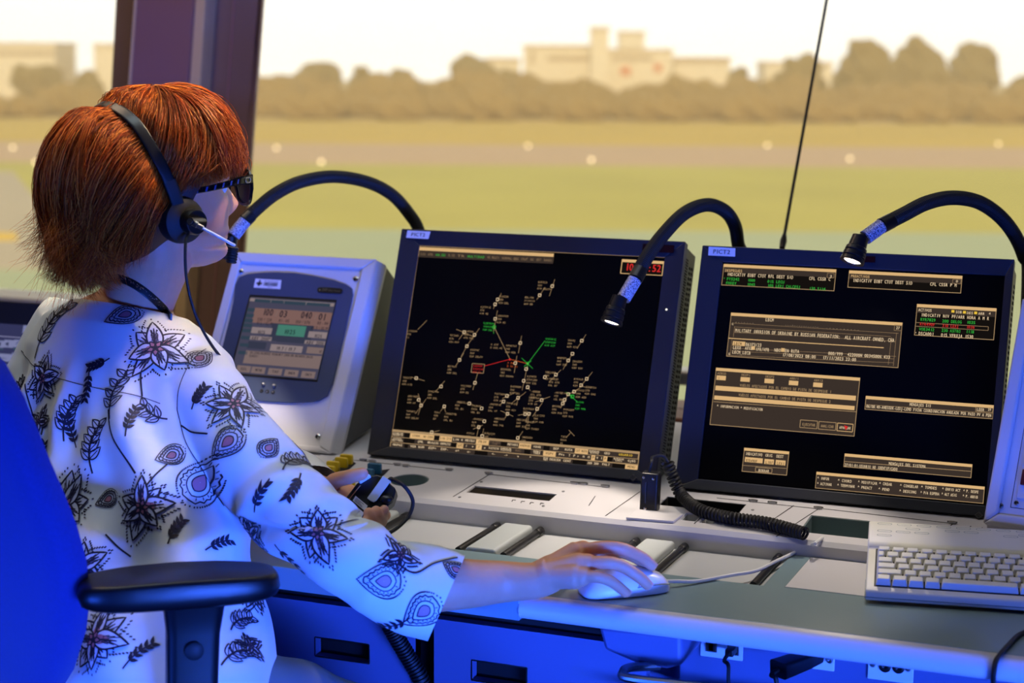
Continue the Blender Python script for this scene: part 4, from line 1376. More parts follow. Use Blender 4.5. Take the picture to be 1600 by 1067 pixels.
ui.rect((1118.5, 602.5), (1337, 626), 'tan', -.0011); ui.rect((1116.5, 618), (1335, 641), 'tan', -.0011)
ui.line((1115, 627.5), (1338, 643.5), 'mid', .0008)
T('^ INFORMACION', 1120, 636.5, 1154.5, .0044); T('^ MODIFICACION', 1157, 639.5, 1192, .0044)
for s_, a, c, k in (('EJECUTAR', (1251, 656), (1276.5, 670), 'mid'), ('ANALIZAR', (1280, 658.5), (1305.5, 672.5), 'mid'), ('APARCAR', (1309, 661), (1332, 675), 'text')):
    ui.frame(a, c, 'mid' if k == 'mid' else 'tan', .0009); T(s_, a[0] + 2.5, a[1] + 9, c[0] - 2.5, .0042, k)
u, v = ui.uv(1322, 668); ui.b.add([(u - .003, -.0016, v + .003), (u + .003, -.0016, v + .0015), (u, -.0016, v - .0045)], [(0, 2, 1)], GI['red'])
win_((1353, 618.5), (1551.5, 655), 'brown', 5)
T('MENSAJES SIS', 1421, 634, 1455, .0044); T('LEER', 1526, 642, 1538, .0044); T('29', 1543.5, 642, 1548.5, .0038); ui.frame((1525, 636), (1551, 644.5), 'mid', .0006)
ui.line((1353, 632), (1551, 646), 'mid', .0005)
T('06/08:40-ANE5SDK-LEXJ-LEMD FICHA COORDINACION ANULADA POR PASO PV A PEN', 1353.5, 637, 1550, .0046)
win_((1163, 699.5), (1229.5, 743), 'brown', 4.5)
T('INDICATIVO', 1165, 711, 1191.5, .0046); T('ORIG', 1196, 713.5, 1207, .0046); T('DEST', 1213, 715, 1224.5, .0046)
for s_, a, c in (('RYR490F', (1164.5, 714), (1191.5, 724), ), ('LIRF', (1195, 717), (1209, 726)), ('LEXJ', (1212.5, 718.5), (1227, 727.5))):
    ui.rect(a, c, 'tan', -.0011); T(s_, a[0] + 1, a[1] + 7.5, c[0] - (8 if len(s_) > 5 else 1), .0044, 'dark')
ui.line((1160, 727), (1229, 732), 'mid', .0006); ui.frame((1181, 730), (1206, 739), 'mid', .0008); T('BORRAR', 1185, 737, 1202, .0042)
win_((1320, 708.5), (1517.5, 747), 'brown', 4.5)
T('MENSAJES DEL SISTEMA', 1388.5, 726.5, 1447, .0046); ui.line((1319, 721), (1517, 736.5), 'mid', .0008)
T('27/01:01-USUARIO NO IDENTIFICADO', 1319.5, 728.5, 1403, .0046)
win_((1276, 737), (1536.5, 787), 'brown', 4.5)
for s_, x, y, x1 in (('^ INFOR', 1277, 749, 1296), ('^ COORD', 1309, 752.5, 1331), ('^ MODIFICAR', 1340.5, 755, 1371), ('^ CREAR', 1373.5, 757.5, 1394), ('^ CONGELAR', 1406, 760.5, 1435), ('^ TOMDES', 1439, 763, 1464), ('^ ENVIO ACT', 1472, 766, 1501), ('^ P. DESPE', 1505, 769, 1529),
                     ('^ ACTIVAR', 1276.5, 757.5, 1300), ('^ TERMINAR', 1308, 760, 1336), ('^ PREACT', 1340, 763, 1363), ('^ PEND', 1372.5, 766, 1390), ('^ DESCONG', 1405, 769, 1432), ('^ P/A ESPERA', 1438, 771.5, 1468), ('^ ALT ASIG', 1471, 774, 1495), ('^ P. ARRIB', 1504, 777, 1528)):
    T(s_, x, y, x1, .0042)
obj('message_windows', ui.b, [G[k] for k in GK], S2, world=False, smooth=False)

# ---------------------------------------------------------------- weather terminal
MT = panel_mx((-1.653, 2.588, .760), .15, 30.2)
TW, THh = .283, .355
WT = thing('weather_terminal', 'grey boxed weather display unit with dark blue face showing 1025', 'weather terminal', MT)
u0, v0 = uvp(MT, 370, 390); u1, v1 = uvp(MT, 588, 407)
TW = u1; THh = (v0 + v1) / 2
dl = 0
b = MB()
iu0, iv1 = uvp(MT, 372, 408.5); iu1, iv1b = uvp(MT, 563.6, 421); iu2, iv0 = uvp(MT, 500.5, 697.4)
IW0, IW1 = .019, (iu1 + iu2) / 2; IZ0, IZ1 = iv0, (iv1 + iv1b) / 2
o = [(0, 0), (TW, 0), (TW, THh), (0, THh)]; i_ = [(IW0, IZ0), (IW1, IZ0), (IW1, IZ1), (IW0, IZ1)]
for k in range(4):
    a, c = o[k], o[(k + 1) % 4]; d, e = i_[(k + 1) % 4], i_[k]
    b.hexa([(p[0], .03, p[1]) for p in (a, c, d, e)], [(a[0], 0, a[1]), (c[0], 0, c[1]), (d[0], -.001, d[1]), (e[0], -.001, e[1])])
obj('frame', b, M['shell_grey'], WT, world=False, bevel=.003, seg=3, smooth=False)
b = MB(); b.prism([(TW, .0, .002), (TW + .012, .016, .002), (TW + .012, .016, THh - .004), (TW, .0, THh - .002)], (-.004, .014, 0)); obj('frame_side', b, M['shell_grey'], WT, world=False, bevel=.001)
b = MB(); b.hexa([(.004, .03, .022), (TW + .008, .03, .022), (TW + .008, .03, THh - .004), (.004, .03, THh - .004)], [(.01, .16, .115), (TW, .16, .115), (TW, .15, THh - .01), (.01, .15, THh - .01)])
obj('housing', b, M['bezel'], WT, world=False)
b = MB(); b.box((IW0 - .001, .004, IZ0 - .001), (IW1 + .001, .012, IZ1 + .001)); obj('front_plate', b, M['shell_grey'], WT, world=False)
for x, y in ((375.5, 422.5), (555, 434.5), (495.5, 681)):
    u, v = uvp(MT, x, y); screw('screw', WT, u, v, .0048, .0035)
screw('screw', WT, IW0 + .012, uvp(MT, 495.5, 681)[1] + .002, .0048, .0035)
fb = [(365, 470), (368, 445), (374, 433), (387, 428), (410, 426), (431, 425.5), (460, 426.5), (490, 431), (522, 438), (541, 444.5), (549.5, 450), (550.5, 460), (540, 510), (528, 562), (519, 600), (511, 618), (497, 626), (480, 628), (455, 628.5), (420, 627)]
fbl = [uvp(MT, *q_) for q_ in fb]
xm_ = (IW0 + IW1) / 2
low = fbl[-1][1]
fbl += [(IW0 + .018, low + .001), (IW0 + .012, low + .012), (IW0 + .011, low + .05), (IW0 + .008, (fbl[0][1] + low) / 2), (IW0 + .0075, fbl[0][1] - .03)]
b = MB(); b.prism([(u, .004, v) for u, v in fbl], (0, -.0045, 0)); obj('face_panel', b, M['navy_metal'], WT, world=False, sharp=50)
sq = [(388.5, 464), (523, 473), (496.5, 594), (366, 583)]
sl = [uvp(MT, *q_) for q_ in sq]
SX0, SX1 = (sl[0][0] + sl[3][0]) / 2, (sl[1][0] + sl[2][0]) / 2; SZ1, SZ0 = (sl[0][1] + sl[1][1]) / 2, (sl[2][1] + sl[3][1]) / 2
b = MB(); e = .0035; b.box((SX0 - e, -.0012, SZ0 - e), (SX1 + e * .4, -.0006, SZ1 + e * 1.3)); obj('screen_surround', b, M['black'], WT, world=False)
b = MB(); b.box((SX0, -.0022, SZ0), (SX1, -.001, SZ1))
scr = obj('screen', b, glow('lcd_ground', (86, 84, 108), .62), WT, world=False, smooth=False)
UIW = {'beige': glow('lcd_beige', (150, 128, 126), .62), 'pink': glow('lcd_pink', (152, 116, 110), .62), 'aqua': glow('lcd_green', (84, 150, 132), .62), 'ink': glow('lcd_ink', (30, 32, 50), .62), 'bar': glow('lcd_bar', (62, 80, 98), .62), 'slate': glow('lcd_slate', (66, 70, 92), .62), 'hi': glow('lcd_light', (168, 150, 152), .62)}
WK = list(UIW); WI = {k: i for i, k in enumerate(WK)}
b = MB()


def wr(a, c, k, y=-.0026):
    x0_, z1_ = uvp(MT, *a); x1_, z0_ = uvp(MT, *c)
    x0_ = max(x0_, SX0); x1_ = min(x1_, SX1)
    quad(b, x0_, z0_, x1_, z1_, WI[k], y)


def wt(s_, x, y, x1, h, k='ink', bold=.05):
    u, v = uvp(MT, x, y); w_ = uvp(MT, x1, y)[0] - u
    text(b, s_, u, v, h, WI[k], -.0032, width=w_, bold=bold)


def c7(x, y):
    return 380 + x / 5.3375, 440 + y / 5.335


def W7(a, c, k, y=-.0026):
    wr(c7(*a), c7(*c), k, y)


def X7(s_, x, y, x1, h, k='ink', bold=.05):
    p_, q_ = c7(x, y), c7(x1, y); wt(s_, p_[0], p_[1], q_[0], h, k, bold)


W7((50, 140), (760, 212), 'hi'); W7((105, 148), (232, 183), 'bar', -.003); W7((242, 157), (342, 190), 'bar', -.003); W7((352, 164), (524, 205), 'bar', -.003); W7((536, 177), (728, 215), 'bar', -.003)
W7((105, 222), (432, 370), 'pink'); W7((440, 245), (735, 410), 'pink')
X7('100', 165, 285, 255, .0125); X7('/', 272, 295, 292, .010, 'beige'); X7('03', 303, 300, 370, .0125); X7('040', 482, 310, 578, .0125); X7('/', 598, 318, 618, .010, 'beige'); X7('01', 628, 325, 690, .0125)
X7('330 / 120', 120, 330, 245, .0058, bold=.03); X7('01 - 05', 300, 342, 390, .0058, bold=.03); X7('01 L / 02 M', 118, 362, 250, .0058, bold=.03)
X7('350 / 070', 438, 352, 565, .0058, bold=.03); X7('00 - 04', 622, 362, 715, .0058, bold=.03); X7('01 D / 00 M', 575, 402, 712, .0058, bold=.03)
W7((82, 382), (238, 445), 'hi', -.0028); X7('1025', 122, 438, 188, .0062); W7((68, 455), (238, 500), 'hi', -.0028); X7('ABV  2000*', 72, 488, 235, .0062)
W7((250, 350), (560, 520), 'slate', -.0027); W7((300, 362), (512, 468), 'aqua', -.0029); X7('1025', 342, 440, 442, .0085)
W7((555, 418), (720, 482), 'hi', -.0028); X7('1025', 595, 470, 662, .0062); W7((522, 492), (690, 535), 'hi', -.0028); X7('ABV  2000', 528, 524, 680, .0062)
W7((240, 525), (492, 600), 'hi', -.0028); X7('19.7 / 19.7', 278, 575, 445, .0068); W7((542, 548), (680, 612), 'beige', -.0028); X7('62', 640, 598, 662, .005)
W7((50, 500), (188, 570), 'slate', -.0027); W7((290, 475), (512, 522), 'slate', -.0028)
W7((30, 578), (650, 735), 'beige', -.0028); X7('SA LEXJ 061000Z VRB01KT 2000 BR BKN003 20/20', 60, 605, 595, .0046); X7('Q1025=', 55, 632, 130, .0046)
for x, s_ in ((82, 'METAR'), (222, 'TAF'), (358, 'INEA'), (498, 'UNI V'), (-40, 'SEL')):
    W7((x, 712 + (x - 82) * .09), (x + 100, 775 + (x - 82) * .09), 'beige', -.003); X7(s_, x + 22, 752 + (x - 82) * .09, x + 80, .005)
for z in (222, 270, 312, 352, 396, 455, 515, 580):
    W7((30 - (z - 222) * .17, z), (98 - (z - 222) * .17, z + 34), 'bar', -.0028)
obj('weather_page', b, [UIW[k] for k in WK], scr, world=False, smooth=False)
# inventory sticker with barcode, badge, buttons
pts = [uvp(MT, *q_) for q_ in ((399.5, 435.5), (440, 438), (438.5, 452), (396.5, 449.5))]
b = MB(); b.add([(u, -.0008, v) for u, v in pts[::-1]], [(0, 1, 2, 3)])
(xa, za), (xb, zb) = pts[3], pts[1]
b.k = 1
bw = xb - xa; bh = zb - za
xx = xa + bw * .36
r3 = random.Random(3)
while xx < xa + bw * .9:
    w_ = r3.choice((.0006, .001, .0015)); quad(b, xx, za + bh * .28, min(xx + w_, xa + bw * .92), za + bh * .66, 1, -.0011); xx += w_ + r3.choice((.0005, .0009))
text(b, 'METEOROLOGIA', xa + bw * .36, za + bh * .74, bh * .13, 1, -.0011, width=bw * .55); text(b, '05011', xa + bw * .52, za + bh * .10, bh * .12, 1, -.0011, width=bw * .2)
for dx, dy_, r_ in ((.18, .45, .13), (.10, .5, .07), (.26, .5, .07), (.18, .75, .08)):
    b.add([(xa + bw * dx + bh * r_ * 1.3 * math.cos(k * PI / 5), -.0011, za + bh * dy_ + bh * r_ * 2 * math.sin(k * PI / 5)) for k in range(10)], [tuple(range(10))], 1)
obj('inventory_sticker', b, [M['white_label'], M['ink']], WT, world=False, smooth=False)
u, v = uvp(MT, 516, 454.5); hw = (uvp(MT, 536, 454.5)[0] - uvp(MT, 496, 454.5)[0]) / 2
b = MB(); b.prism([(u + x, -.0006, v + z) for x, z in rrect(-hw, -.0048, hw, .0048, .0046)], (0, -.0012, 0))
b.k = 1
text(b, 'Hermes', u - hw * .12, v - .0022, .0046, 1, -.0022, width=hw * .98)
for k in range(3):
    line2(b, (u - hw * .62, v + .0022 - k * .0018), (u - hw * .2, v + .0026 - k * .0018), .0008, 1, -.0022)
b.lathe([(.0012, 0), (0, -.0004)], (u - hw * .8, -.0018, v), (0, 1, 0), 8)
obj('badge', b, [M['black'], M['steel']], WT, world=False, smooth=False)
for x, y, r_ in ((412.5, 601.5, .003), (429, 603.5, .003)):
    u, v = uvp(MT, x, y); b = MB(); b.lathe([(r_, 0), (r_ * .9, -.004), (0, -.0055)], (u, -.0005, v), (0, 1, 0), 12); obj('push_button', b, M['steel'], WT, world=False)
b = MB()
for s_, x, y in (('-', 409, 611), ('o', 418, 612), ('+', 427, 613)):
    u, v = uvp(MT, x, y); b.lathe([(.0034, 0), (.0034, -.0008), (0, -.001)], (u, -.0005, v), (0, 1, 0), 14, 0); text(b, s_, u, v - .0015, .003, 1, -.0017, align='c')
obj('key_row', b, [M['black'], M['white_label']], WT, world=False)

# ---------------------------------------------------------------- right-hand equipment box
ZR = dz(2.60)
rb = ony(1535, 817, 2.505)
BT = 20.0
for _ in range(60):
    MR = panel_mx((rb.x, rb.y, rb.z), -9, BT)
    BT += max(-3, min(3, uvp(MR, 1597, 464)[0] * 150))
MR = panel_mx((rb.x, rb.y, rb.z), -9, BT)
RB = thing('equipment_box', 'pale equipment housing with tilted front panel at the far right, washed in blue light', 'equipment box', MR)
RH = uvp(MR, 1597, 464)[1]; RW = .30
b = MB()
o = [(0, 0), (RW, 0), (RW, RH), (0, RH)]; i_ = [(.019, .017), (RW - .019, .017), (RW - .019, RH - .018), (.019, RH - .018)]
for k in range(4):
    a, c = o[k], o[(k + 1) % 4]; d, e = i_[(k + 1) % 4], i_[k]
    b.hexa([(p[0], .03, p[1]) for p in (a, c, d, e)], [(a[0], 0, a[1]), (c[0], 0, c[1]), (d[0], -.001, d[1]), (e[0], -.001, e[1])])
obj('frame', b, M['shell_grey'], RB, world=False, bevel=.004, seg=3, smooth=False)
b = MB(); b.box((.018, .006, .016), (RW - .018, .014, RH - .017)); obj('front_plate', b, M['shell_grey'], RB, world=False)
b = MB(); b.hexa([(.004, .03, .024), (RW - .004, .03, .024), (RW - .004, .03, RH - .004), (.004, .03, RH - .004)], [(.01, .13, .11), (RW - .01, .13, .11), (RW - .01, .12, RH - .01), (.01, .12, RH - .01)]); obj('housing', b, M['bezel'], RB, world=False)
b = MB(); b.box((rb.x + .006, rb.y + .006, dz(rb.y) + .001), (rb.x + RW - .006, rb.y + .12, rb.z + .004)); obj('plinth', b, M['shell_grey'], RB)
u, v = uvp(MR, 1562, 789); screw('screw', RB, u, v, .004, .0055, M['steel'])
u2, v2 = uvp(MR, 1583, 785)
b = MB(); b.box((u2 + .002, .003, v2 + .008), (u2 + .16, .0062, RH - .07)); obj('inner_panel', b, M['shell_grey'], RB, world=False, bevel=.001)
b = MB()
frame2(b, u2 - .004, v2 - .006, u2 + .165, RH - .06, .0008, 0, .0057); obj('panel_outline', b, M['ink'], RB, world=False, smooth=False)
screw('screw', RB, u2 + .003, v2 + .001, .0035, .0055, M['chrome'])
u3, v3 = uvp(MR, 1594, 757)
b = MB(); b.box((u3, -.002, v3), (u3 + .03, .003, v3 + .022)); obj('red_switch', b, mat('dark_red_plastic', (96, 20, 24), .4), RB, world=False, bevel=.001)
b = MB(); b.box((u3 + .001, -.001, v3 + .027), (u3 + .03, .003, v3 + .062)); obj('black_switch', b, M['black'], RB, world=False, bevel=.001)

# ---------------------------------------------------------------- touch panel at the far left
tp = ony(0, 640, 2.62)
MV = panel_mx((tp.x - .30, 2.62, tp.z - .09), 2, 18)
VP = thing('touch_panel', 'dark framed touch screen with lilac buttons half hidden behind the left shoulder', 'monitor', MV)
vt = uvp(MV, 40, 508)[1]; vt2 = uvp(MV, 40, 473)[1]; vr = .40
b = MB()
o = [(-.03, -.03), (vr + .03, -.03), (vr + .03, vt2), (-.03, vt2)]; i_ = [(0, 0), (vr, 0), (vr, vt), (0, vt)]
for k in range(4):
    a, c = o[k], o[(k + 1) % 4]; d, e = i_[(k + 1) % 4], i_[k]
    b.hexa([(p[0], .03, p[1]) for p in (a, c, d, e)], [(a[0], -.005, a[1]), (c[0], -.005, c[1]), (d[0], -.003, d[1]), (e[0], -.003, e[1])])
obj('bezel', b, M['bezel'], VP, world=False, bevel=.002, smooth=False)
b = MB(); b.box((-.025, .03, -.02), (vr + .025, .10, vt2 - .01)); obj('housing', b, M['bezel'], VP, world=False)
b = MB(); b.box((0, 0, 0), (vr, .012, vt)); vs2 = obj('screen', b, glow('touch_ground', (52, 54, 92), .9), VP, world=False, smooth=False)
TK = [glow('touch_key', (126, 130, 172), .9), glow('touch_key_light', (150, 150, 190), .9), glow('touch_ink', (34, 38, 70), .9), glow('touch_green', (60, 120, 100), .9)]
b = MB()


def c8(x, y):
    return x / 4.108, 440 + y / 4.104


def tk(a, c, k):
    x0_, z1_ = uvp(MV, *c8(*a)); x1_, z0_ = uvp(MV, *c8(*c)); quad(b, x0_, z0_, x1_, z1_, k, -.0006)


xl = 0
tk((-900, 285), (140, 362), 1); tk((152, 280), (260, 340), 0)
for y0_, y1_ in ((372, 425), (455, 515), (525, 585), (595, 655), (662, 720), (730, 790), (800, 860)):
    xs = [(-400, -330), (-320, -250), (-240, -170), (-160, -90), (-80, 24), (30, 84), (92, 150), (158, 250)] if y0_ == 372 else [(-400, -300), (-290, -190), (-180, -85), (-78, 72), (80, 190), (200, 300)]
    for x0_, x1_ in xs:
        tk((x0_, y0_), (x1_, y1_), 0)
tk((-60, 428), (24, 436), 3); tk((92, 430), (150, 440), 3)
for s_, x, y, x1 in (('CALL', -2, 495, 45), ('UP', 10, 552, 40), ('LINE', 8, 568, 45), ('LIS', 12, 622, 40), ('CON', 8, 640, 45), ('RADIO', -5, 700, 50), ('PTT', 0, 768, 40)):
    p_, q_ = c8(x, y), c8(x1, y); u, v = uvp(MV, *p_); text(b, s_, u, v, .0036, 2, -.0012, width=uvp(MV, *q_)[0] - u)
for x, y in ((45, 400), (-5, 400)):
    u, v = uvp(MV, *c8(x, y)); quad(b, u - .0022, v - .0018, u, v + .0018, 2, -.0012); b.add([(u, -.0012, v - .0015), (u + .004, -.0012, v - .0045), (u + .004, -.0012, v + .0045), (u, -.0012, v + .0015)], [(0, 1, 2, 3)], 2)
u, v = uvp(MV, *c8(122, 400)); 
for k in range(14):
    a0, a1 = PI * k / 14, PI * (k + 1) / 14
    line2(b, (u + .005 * math.cos(a0), v - .002 + .006 * math.sin(a0)), (u + .005 * math.cos(a1), v - .002 + .006 * math.sin(a1)), .0012, 2, -.0012)
obj('touch_keys', b, TK, vs2, world=False, smooth=False)
b = MB(); b.prism([(tp.x - .1, 2.72, dz(2.72)), (tp.x + .1, 2.72, dz(2.72)), (tp.x + .1, 2.72, .84), (tp.x - .1, 2.72, .84)], (0, .05, 0)); obj('stand', b, M['black'], VP)

# ---------------------------------------------------------------- gooseneck lamps
def label_print():
    m = mat('lamp_label_print', (214, 214, 226), .35)
    nt_ = m.node_tree; bs = nt_.nodes['Principled BSDF']
    tc = nt_.nodes.new('ShaderNodeTexCoord'); mp = nt_.nodes.new('ShaderNodeMapping'); mp.inputs['Scale'].default_value = (900, 900, 500)
    n_ = nt_.nodes.new('ShaderNodeTexNoise'); n_.inputs['Scale'].default_value = 1; n_.inputs['Detail'].default_value = 1
    cr = nt_.nodes.new('ShaderNodeValToRGB'); cr.color_ramp.elements[0].position = .46; cr.color_ramp.elements[1].position = .5
    cr.color_ramp.elements[0].color = (.05, .05, .12, 1); cr.color_ramp.elements[1].color = (.62, .62, .72, 1)
    nt_.links.new(tc.outputs['Object'], mp.inputs[0]); nt_.links.new(mp.outputs[0], n_.inputs['Vector']); nt_.links.new(n_.outputs['Fac'], cr.inputs[0]); nt_.links.new(cr.outputs[0], bs.inputs['Base Color'])
    return m


M['label_print'] = label_print()
M['lamp_lens'] = glow('lamp_lens', (255, 236, 214), 9)


def ribbed(b_, pts, r, pitch=.0032, n=14):
    p_ = smooth_path(pts, 30)
    L = [0]
    for i in range(1, len(p_)):
        L.append(L[-1] + (p_[i] - p_[i - 1]).length)
    m_ = int(L[-1] / pitch) * 2
    q_ = []; j = 0
    for i in range(m_ + 1):
        s = L[-1] * i / m_
        while j < len(L) - 2 and L[j + 1] < s:
            j += 1
        q_.append(p_[j].lerp(p_[j + 1], (s - L[j]) / max(1e-9, L[j + 1] - L[j])))
    b_.tube(q_, [r if i % 2 else r * .93 for i in range(len(q_))], n)


def gooseneck(label, pts, lab, head, hd, r=.0112, power=1.0, sc=1.0):
    base = pts[0]
    t_ = thing('gooseneck_lamp', label, 'lamp', Vector((base.x, base.y, dz(base.y))))
    b_ = MB(); ribbed(b_, pts[:-1] + [pts[-1]], r); obj('neck', b_, M['black_soft'], t_, sharp=20)
    b_ = MB(); b_.lathe([(.03, 0), (.03, .006), (.018, .01), (.016, .035)], (base.x, base.y, dz(base.y)), (0, 0, 1), 20)
    obj('base', b_, M['black'], t_)
    a, e = lab
    ax_ = (e - a).normalized()
    b_ = MB(); b_.tube([pts[-2].lerp(a, .55), a], [r * 1.03, r * 1.03], 18); obj('ferrule', b_, M['black'], t_)
    b_ = MB(); b_.tube([a, e], [r * .98, r * .98], 20); obj('label_sleeve', b_, M['label_print'], t_)
    h0, h1 = head
    d = (h1 - h0).normalized(); Lh = (h1 - h0).length
    b_ = MB(); b_.tube([e - ax_ * .001, e.lerp(h0, .6), h0 + d * .004], [r * .5, r * .55, r * .6], 12); obj('swivel', b_, M['black'], t_)
    k = sc
    b_ = MB(); b_.lathe([(.006 * k, 0), (.0115 * k, .001), (.0128 * k, Lh * .42), (.0145 * k, Lh * .46), (.0152 * k, Lh * .58), (.0140 * k, Lh * .61), (.0156 * k, Lh * .65), (.0162 * k, Lh * .80), (.0150 * k, Lh * .83), (.0165 * k, Lh * .87), (.0170 * k, Lh), (.0130 * k, Lh), (.0115 * k, Lh * .93), (0, Lh * .93)], h0, d, 28)
    hh_ = obj('lamp_head', b_, M['black'], t_)
    b_ = MB(); b_.lathe([(.0118 * k, 0), (.0105 * k, .001), (0, .0012)], h0 + d * (Lh * .945), d, 24); obj('lens', b_, M['lamp_lens'], t_)
    l = bpy.data.lights.new('lamp_light', 'SPOT'); l.energy = power; l.color = (1, .86, .72); l.spot_size = math.radians(78); l.spot_blend = .45; l.shadow_soft_size = .008
    lo = bpy.data.objects.new('lamp_light', l); COL.objects.link(lo)
    lo.matrix_world = Matrix.Translation(h1 + d * .004) @ d.to_track_quat('-Z', 'Y').to_matrix().to_4x4()
    return t_


TOW = (-CF)  # towards the viewer side of the desk
def hd_pts(a, e, back):
    return a, e + Vector((0, -back, 0))


b2 = ony(1158, 480, 2.90); b2.z = dz(2.90) + .01
n2 = [b2, ony(1160, 430, 2.88), ony(1153, 380, 2.87), ony(1148, 352, 2.85), ony(1133, 330, 2.82), ony(1105, 320, 2.77), ony(1070, 333, 2.71), ony(1036, 367, 2.65), ony(1010, 403, 2.60), ony(992, 437, 2.565)]
gooseneck('gooseneck lamp with lit head hanging in front of the radar monitor', n2, (ony(992, 437, 2.565), ony(974, 467, 2.545)), (ony(969, 463, 2.54), ony(955, 505, 2.523)), None, power=3.9)
b1 = ony(664, 500, 2.86); b1.z = dz(2.86) + .01
n1 = [b1, ony(668, 420, 2.86), ony(655, 362, 2.85), ony(640, 335, 2.84), ony(612, 304, 2.81), ony(572, 284, 2.77), ony(520, 276, 2.72), ony(470, 284, 2.66), ony(432, 302, 2.61), ony(403, 325, 2.58), ony(383, 345, 2.56)]
gooseneck('gooseneck lamp arching from the radar monitor to her face, head hidden behind it', n1, (ony(383, 345, 2.56), ony(365, 368, 2.545)), (ony(361, 368, 2.55), ony(354, 404, 2.545)), None, power=4)
b3 = ony(1606, 470, 2.90); b3.z = dz(2.90) + .01
n3 = [b3, ony(1607, 440, 2.89), ony(1600, 400, 2.87), ony(1584, 365, 2.85), ony(1560, 336, 2.82), ony(1527, 315, 2.78), ony(1487, 309, 2.73), ony(1448, 317, 2.68), ony(1412, 335, 2.64), ony(1377, 353, 2.605)]
gooseneck('gooseneck lamp with lit head above the brown message windows monitor', n3, (ony(1377, 353, 2.605), ony(1352, 371, 2.585)), (ony(1345, 369, 2.58), ony(1331, 409, 2.563)), None, power=3.9, sc=1.05)
# ================================================================== PERSON
def solidmesh(mb):
    me = bpy.data.meshes.new('t'); me.from_pydata(mb.v, [], mb.f)
    bm = bmesh.new(); bm.from_mesh(me); bmesh.ops.recalc_face_normals(bm, faces=bm.faces); bm.to_mesh(me); bm.free()
    return me


def fuse(mbs, vox, smooth=4, fac=.5):
    """Union closed shapes into one continuous surface; returns co (n,3), faces, normals."""
    mb = MB()
    for m_ in mbs:
        mb.add(m_.v, m_.f)
    o = bpy.data.objects.new('t', solidmesh(mb)); COL.objects.link(o)
    rm = o.modifiers.new('r', 'REMESH'); rm.mode = 'VOXEL'; rm.voxel_size = vox; rm.adaptivity = 0
    if smooth:
        sm = o.modifiers.new('s', 'SMOOTH'); sm.iterations = smooth; sm.factor = fac
    dg = bpy.context.evaluated_depsgraph_get()
    me = bpy.data.meshes.new_from_object(o.evaluated_get(dg))
    bpy.data.objects.remove(o)
    return me


def coords(me):
    n = len(me.vertices); co = np.empty(n * 3); me.vertices.foreach_get('co', co)
    no = np.empty(n * 3); me.vertices.foreach_get('normal', no)
    return co.reshape(-1, 3), no.reshape(-1, 3)


def put(name, me, mats, parent, sharp=None):
    me.transform(MW[parent].inverted())
    me.materials.clear()
    for m_ in mats:
        me.materials.append(m_)
    me.shade_smooth(); me.name = name
    o = bpy.data.objects.new(name, me); COL.objects.link(o); o.parent = parent; MW[o] = MW[parent]
    return o


PER = thing('person', 'woman with copper-red bob in white floral blouse, right hand on mouse', 'person', (-1.40, 2.05, .5))

TFA = math.radians(15.5)
LAT = Vector((math.cos(TFA), -math.sin(TFA), 0)); FAC = Vector((math.sin(TFA), math.cos(TFA), 0)); UPV = Vector((0, 0, 1))
# head frame
va = TH + math.atan(560 / FPX)
rv = Vector((math.cos(va), math.sin(va), 0)); av = Vector((-math.sin(va), math.cos(va), 0))
HF = rv * math.cos(math.radians(27)) + av * math.sin(math.radians(27))
HL = Vector((HF.y, -HF.x, 0))           # her right
chin = P(258, 419, 2.46)


def hp_(f, l, z):
    return chin + HF * f + HL * l + UPV * z


def interp(x, xs, ys):
    return float(np.interp(x, xs, ys))


ZF = [0, .006, .014, .022, .028, .034, .038, .043, .047, .051, .056, .063, .075, .095, .112, .122, .135, .155, .18, .205, .222, .231]
FF = [.060, .079, .089, .0915, .0885, .0895, .0935, .0915, .0955, .0950, .0925, .0925, .0925, .0915, .0905, .0965, .0980, .0970, .0880, .0640, .034, .006]
ZB = [0, .02, .04, .06, .08, .11, .15, .18, .205, .222, .231]
FB = [.012, -.010, -.036, -.060, -.082, -.097, -.100, -.090, -.064, -.034, -.004]
ZW = [0, .006, .014, .025, .05, .08, .11, .14, .17, .20, .22, .231]
WW = [.014, .028, .038, .047, .059, .066, .070, .073, .070, .055, .031, .004]


def head_mb():
    rs = []
    NZ, NA = 92, 72
    for j in range(NZ):
        z = .231 * (j / (NZ - 1))
        ff = interp(z, ZF, FF); fb = interp(z, ZB, FB); w_ = interp(z, ZW, WW)
        ring = []
        for k in range(NA):
            a = 2 * PI * k / NA
            ca, sa = math.cos(a), math.sin(a)
            fr = ca > 0
            e = .82 if fr else .95
            cf = math.copysign(abs(ca) ** e, ca); sl = math.copysign(abs(sa) ** .92, sa)
            mid = fb * .45 + ff * .55 - .045 if z > .03 else (ff + fb) / 2
            f_ = mid + (ff - mid) * cf if fr else mid + (mid - fb) * cf
            l_ = w_ * sl
            if fr:
                # nose
                nz = interp(z, [.064, .070, .077, .085, .093, .105, .116, .122], [0, .013, .022, .0265, .0205, .0115, .003, 0])
                sg = interp(z, [.065, .08, .09, .12], [.0125, .0115, .009, .008])
                f_ += nz * math.exp(-(l_ / sg) ** 2)
                # eye sockets, cheekbones, mouth corners
                for s in (-1, 1):
                    f_ -= .0085 * math.exp(-((l_ - s * .031) / .013) ** 2 - ((z - .110) / .009) ** 2)
                    f_ += .0035 * math.exp(-((l_ - s * .040) / .016) ** 2 - ((z - .088) / .014) ** 2)
                    f_ -= .003 * math.exp(-((l_ - s * .024) / .007) ** 2 - ((z - .044) / .008) ** 2)
                f_ += .002 * math.exp(-(l_ / .014) ** 2 - ((z - .046) / .008) ** 2)
            ring.append(hp_(f_, l_, z))
        rs.append(ring)
    m_ = MB(); m_.rings(rs)
    return m_


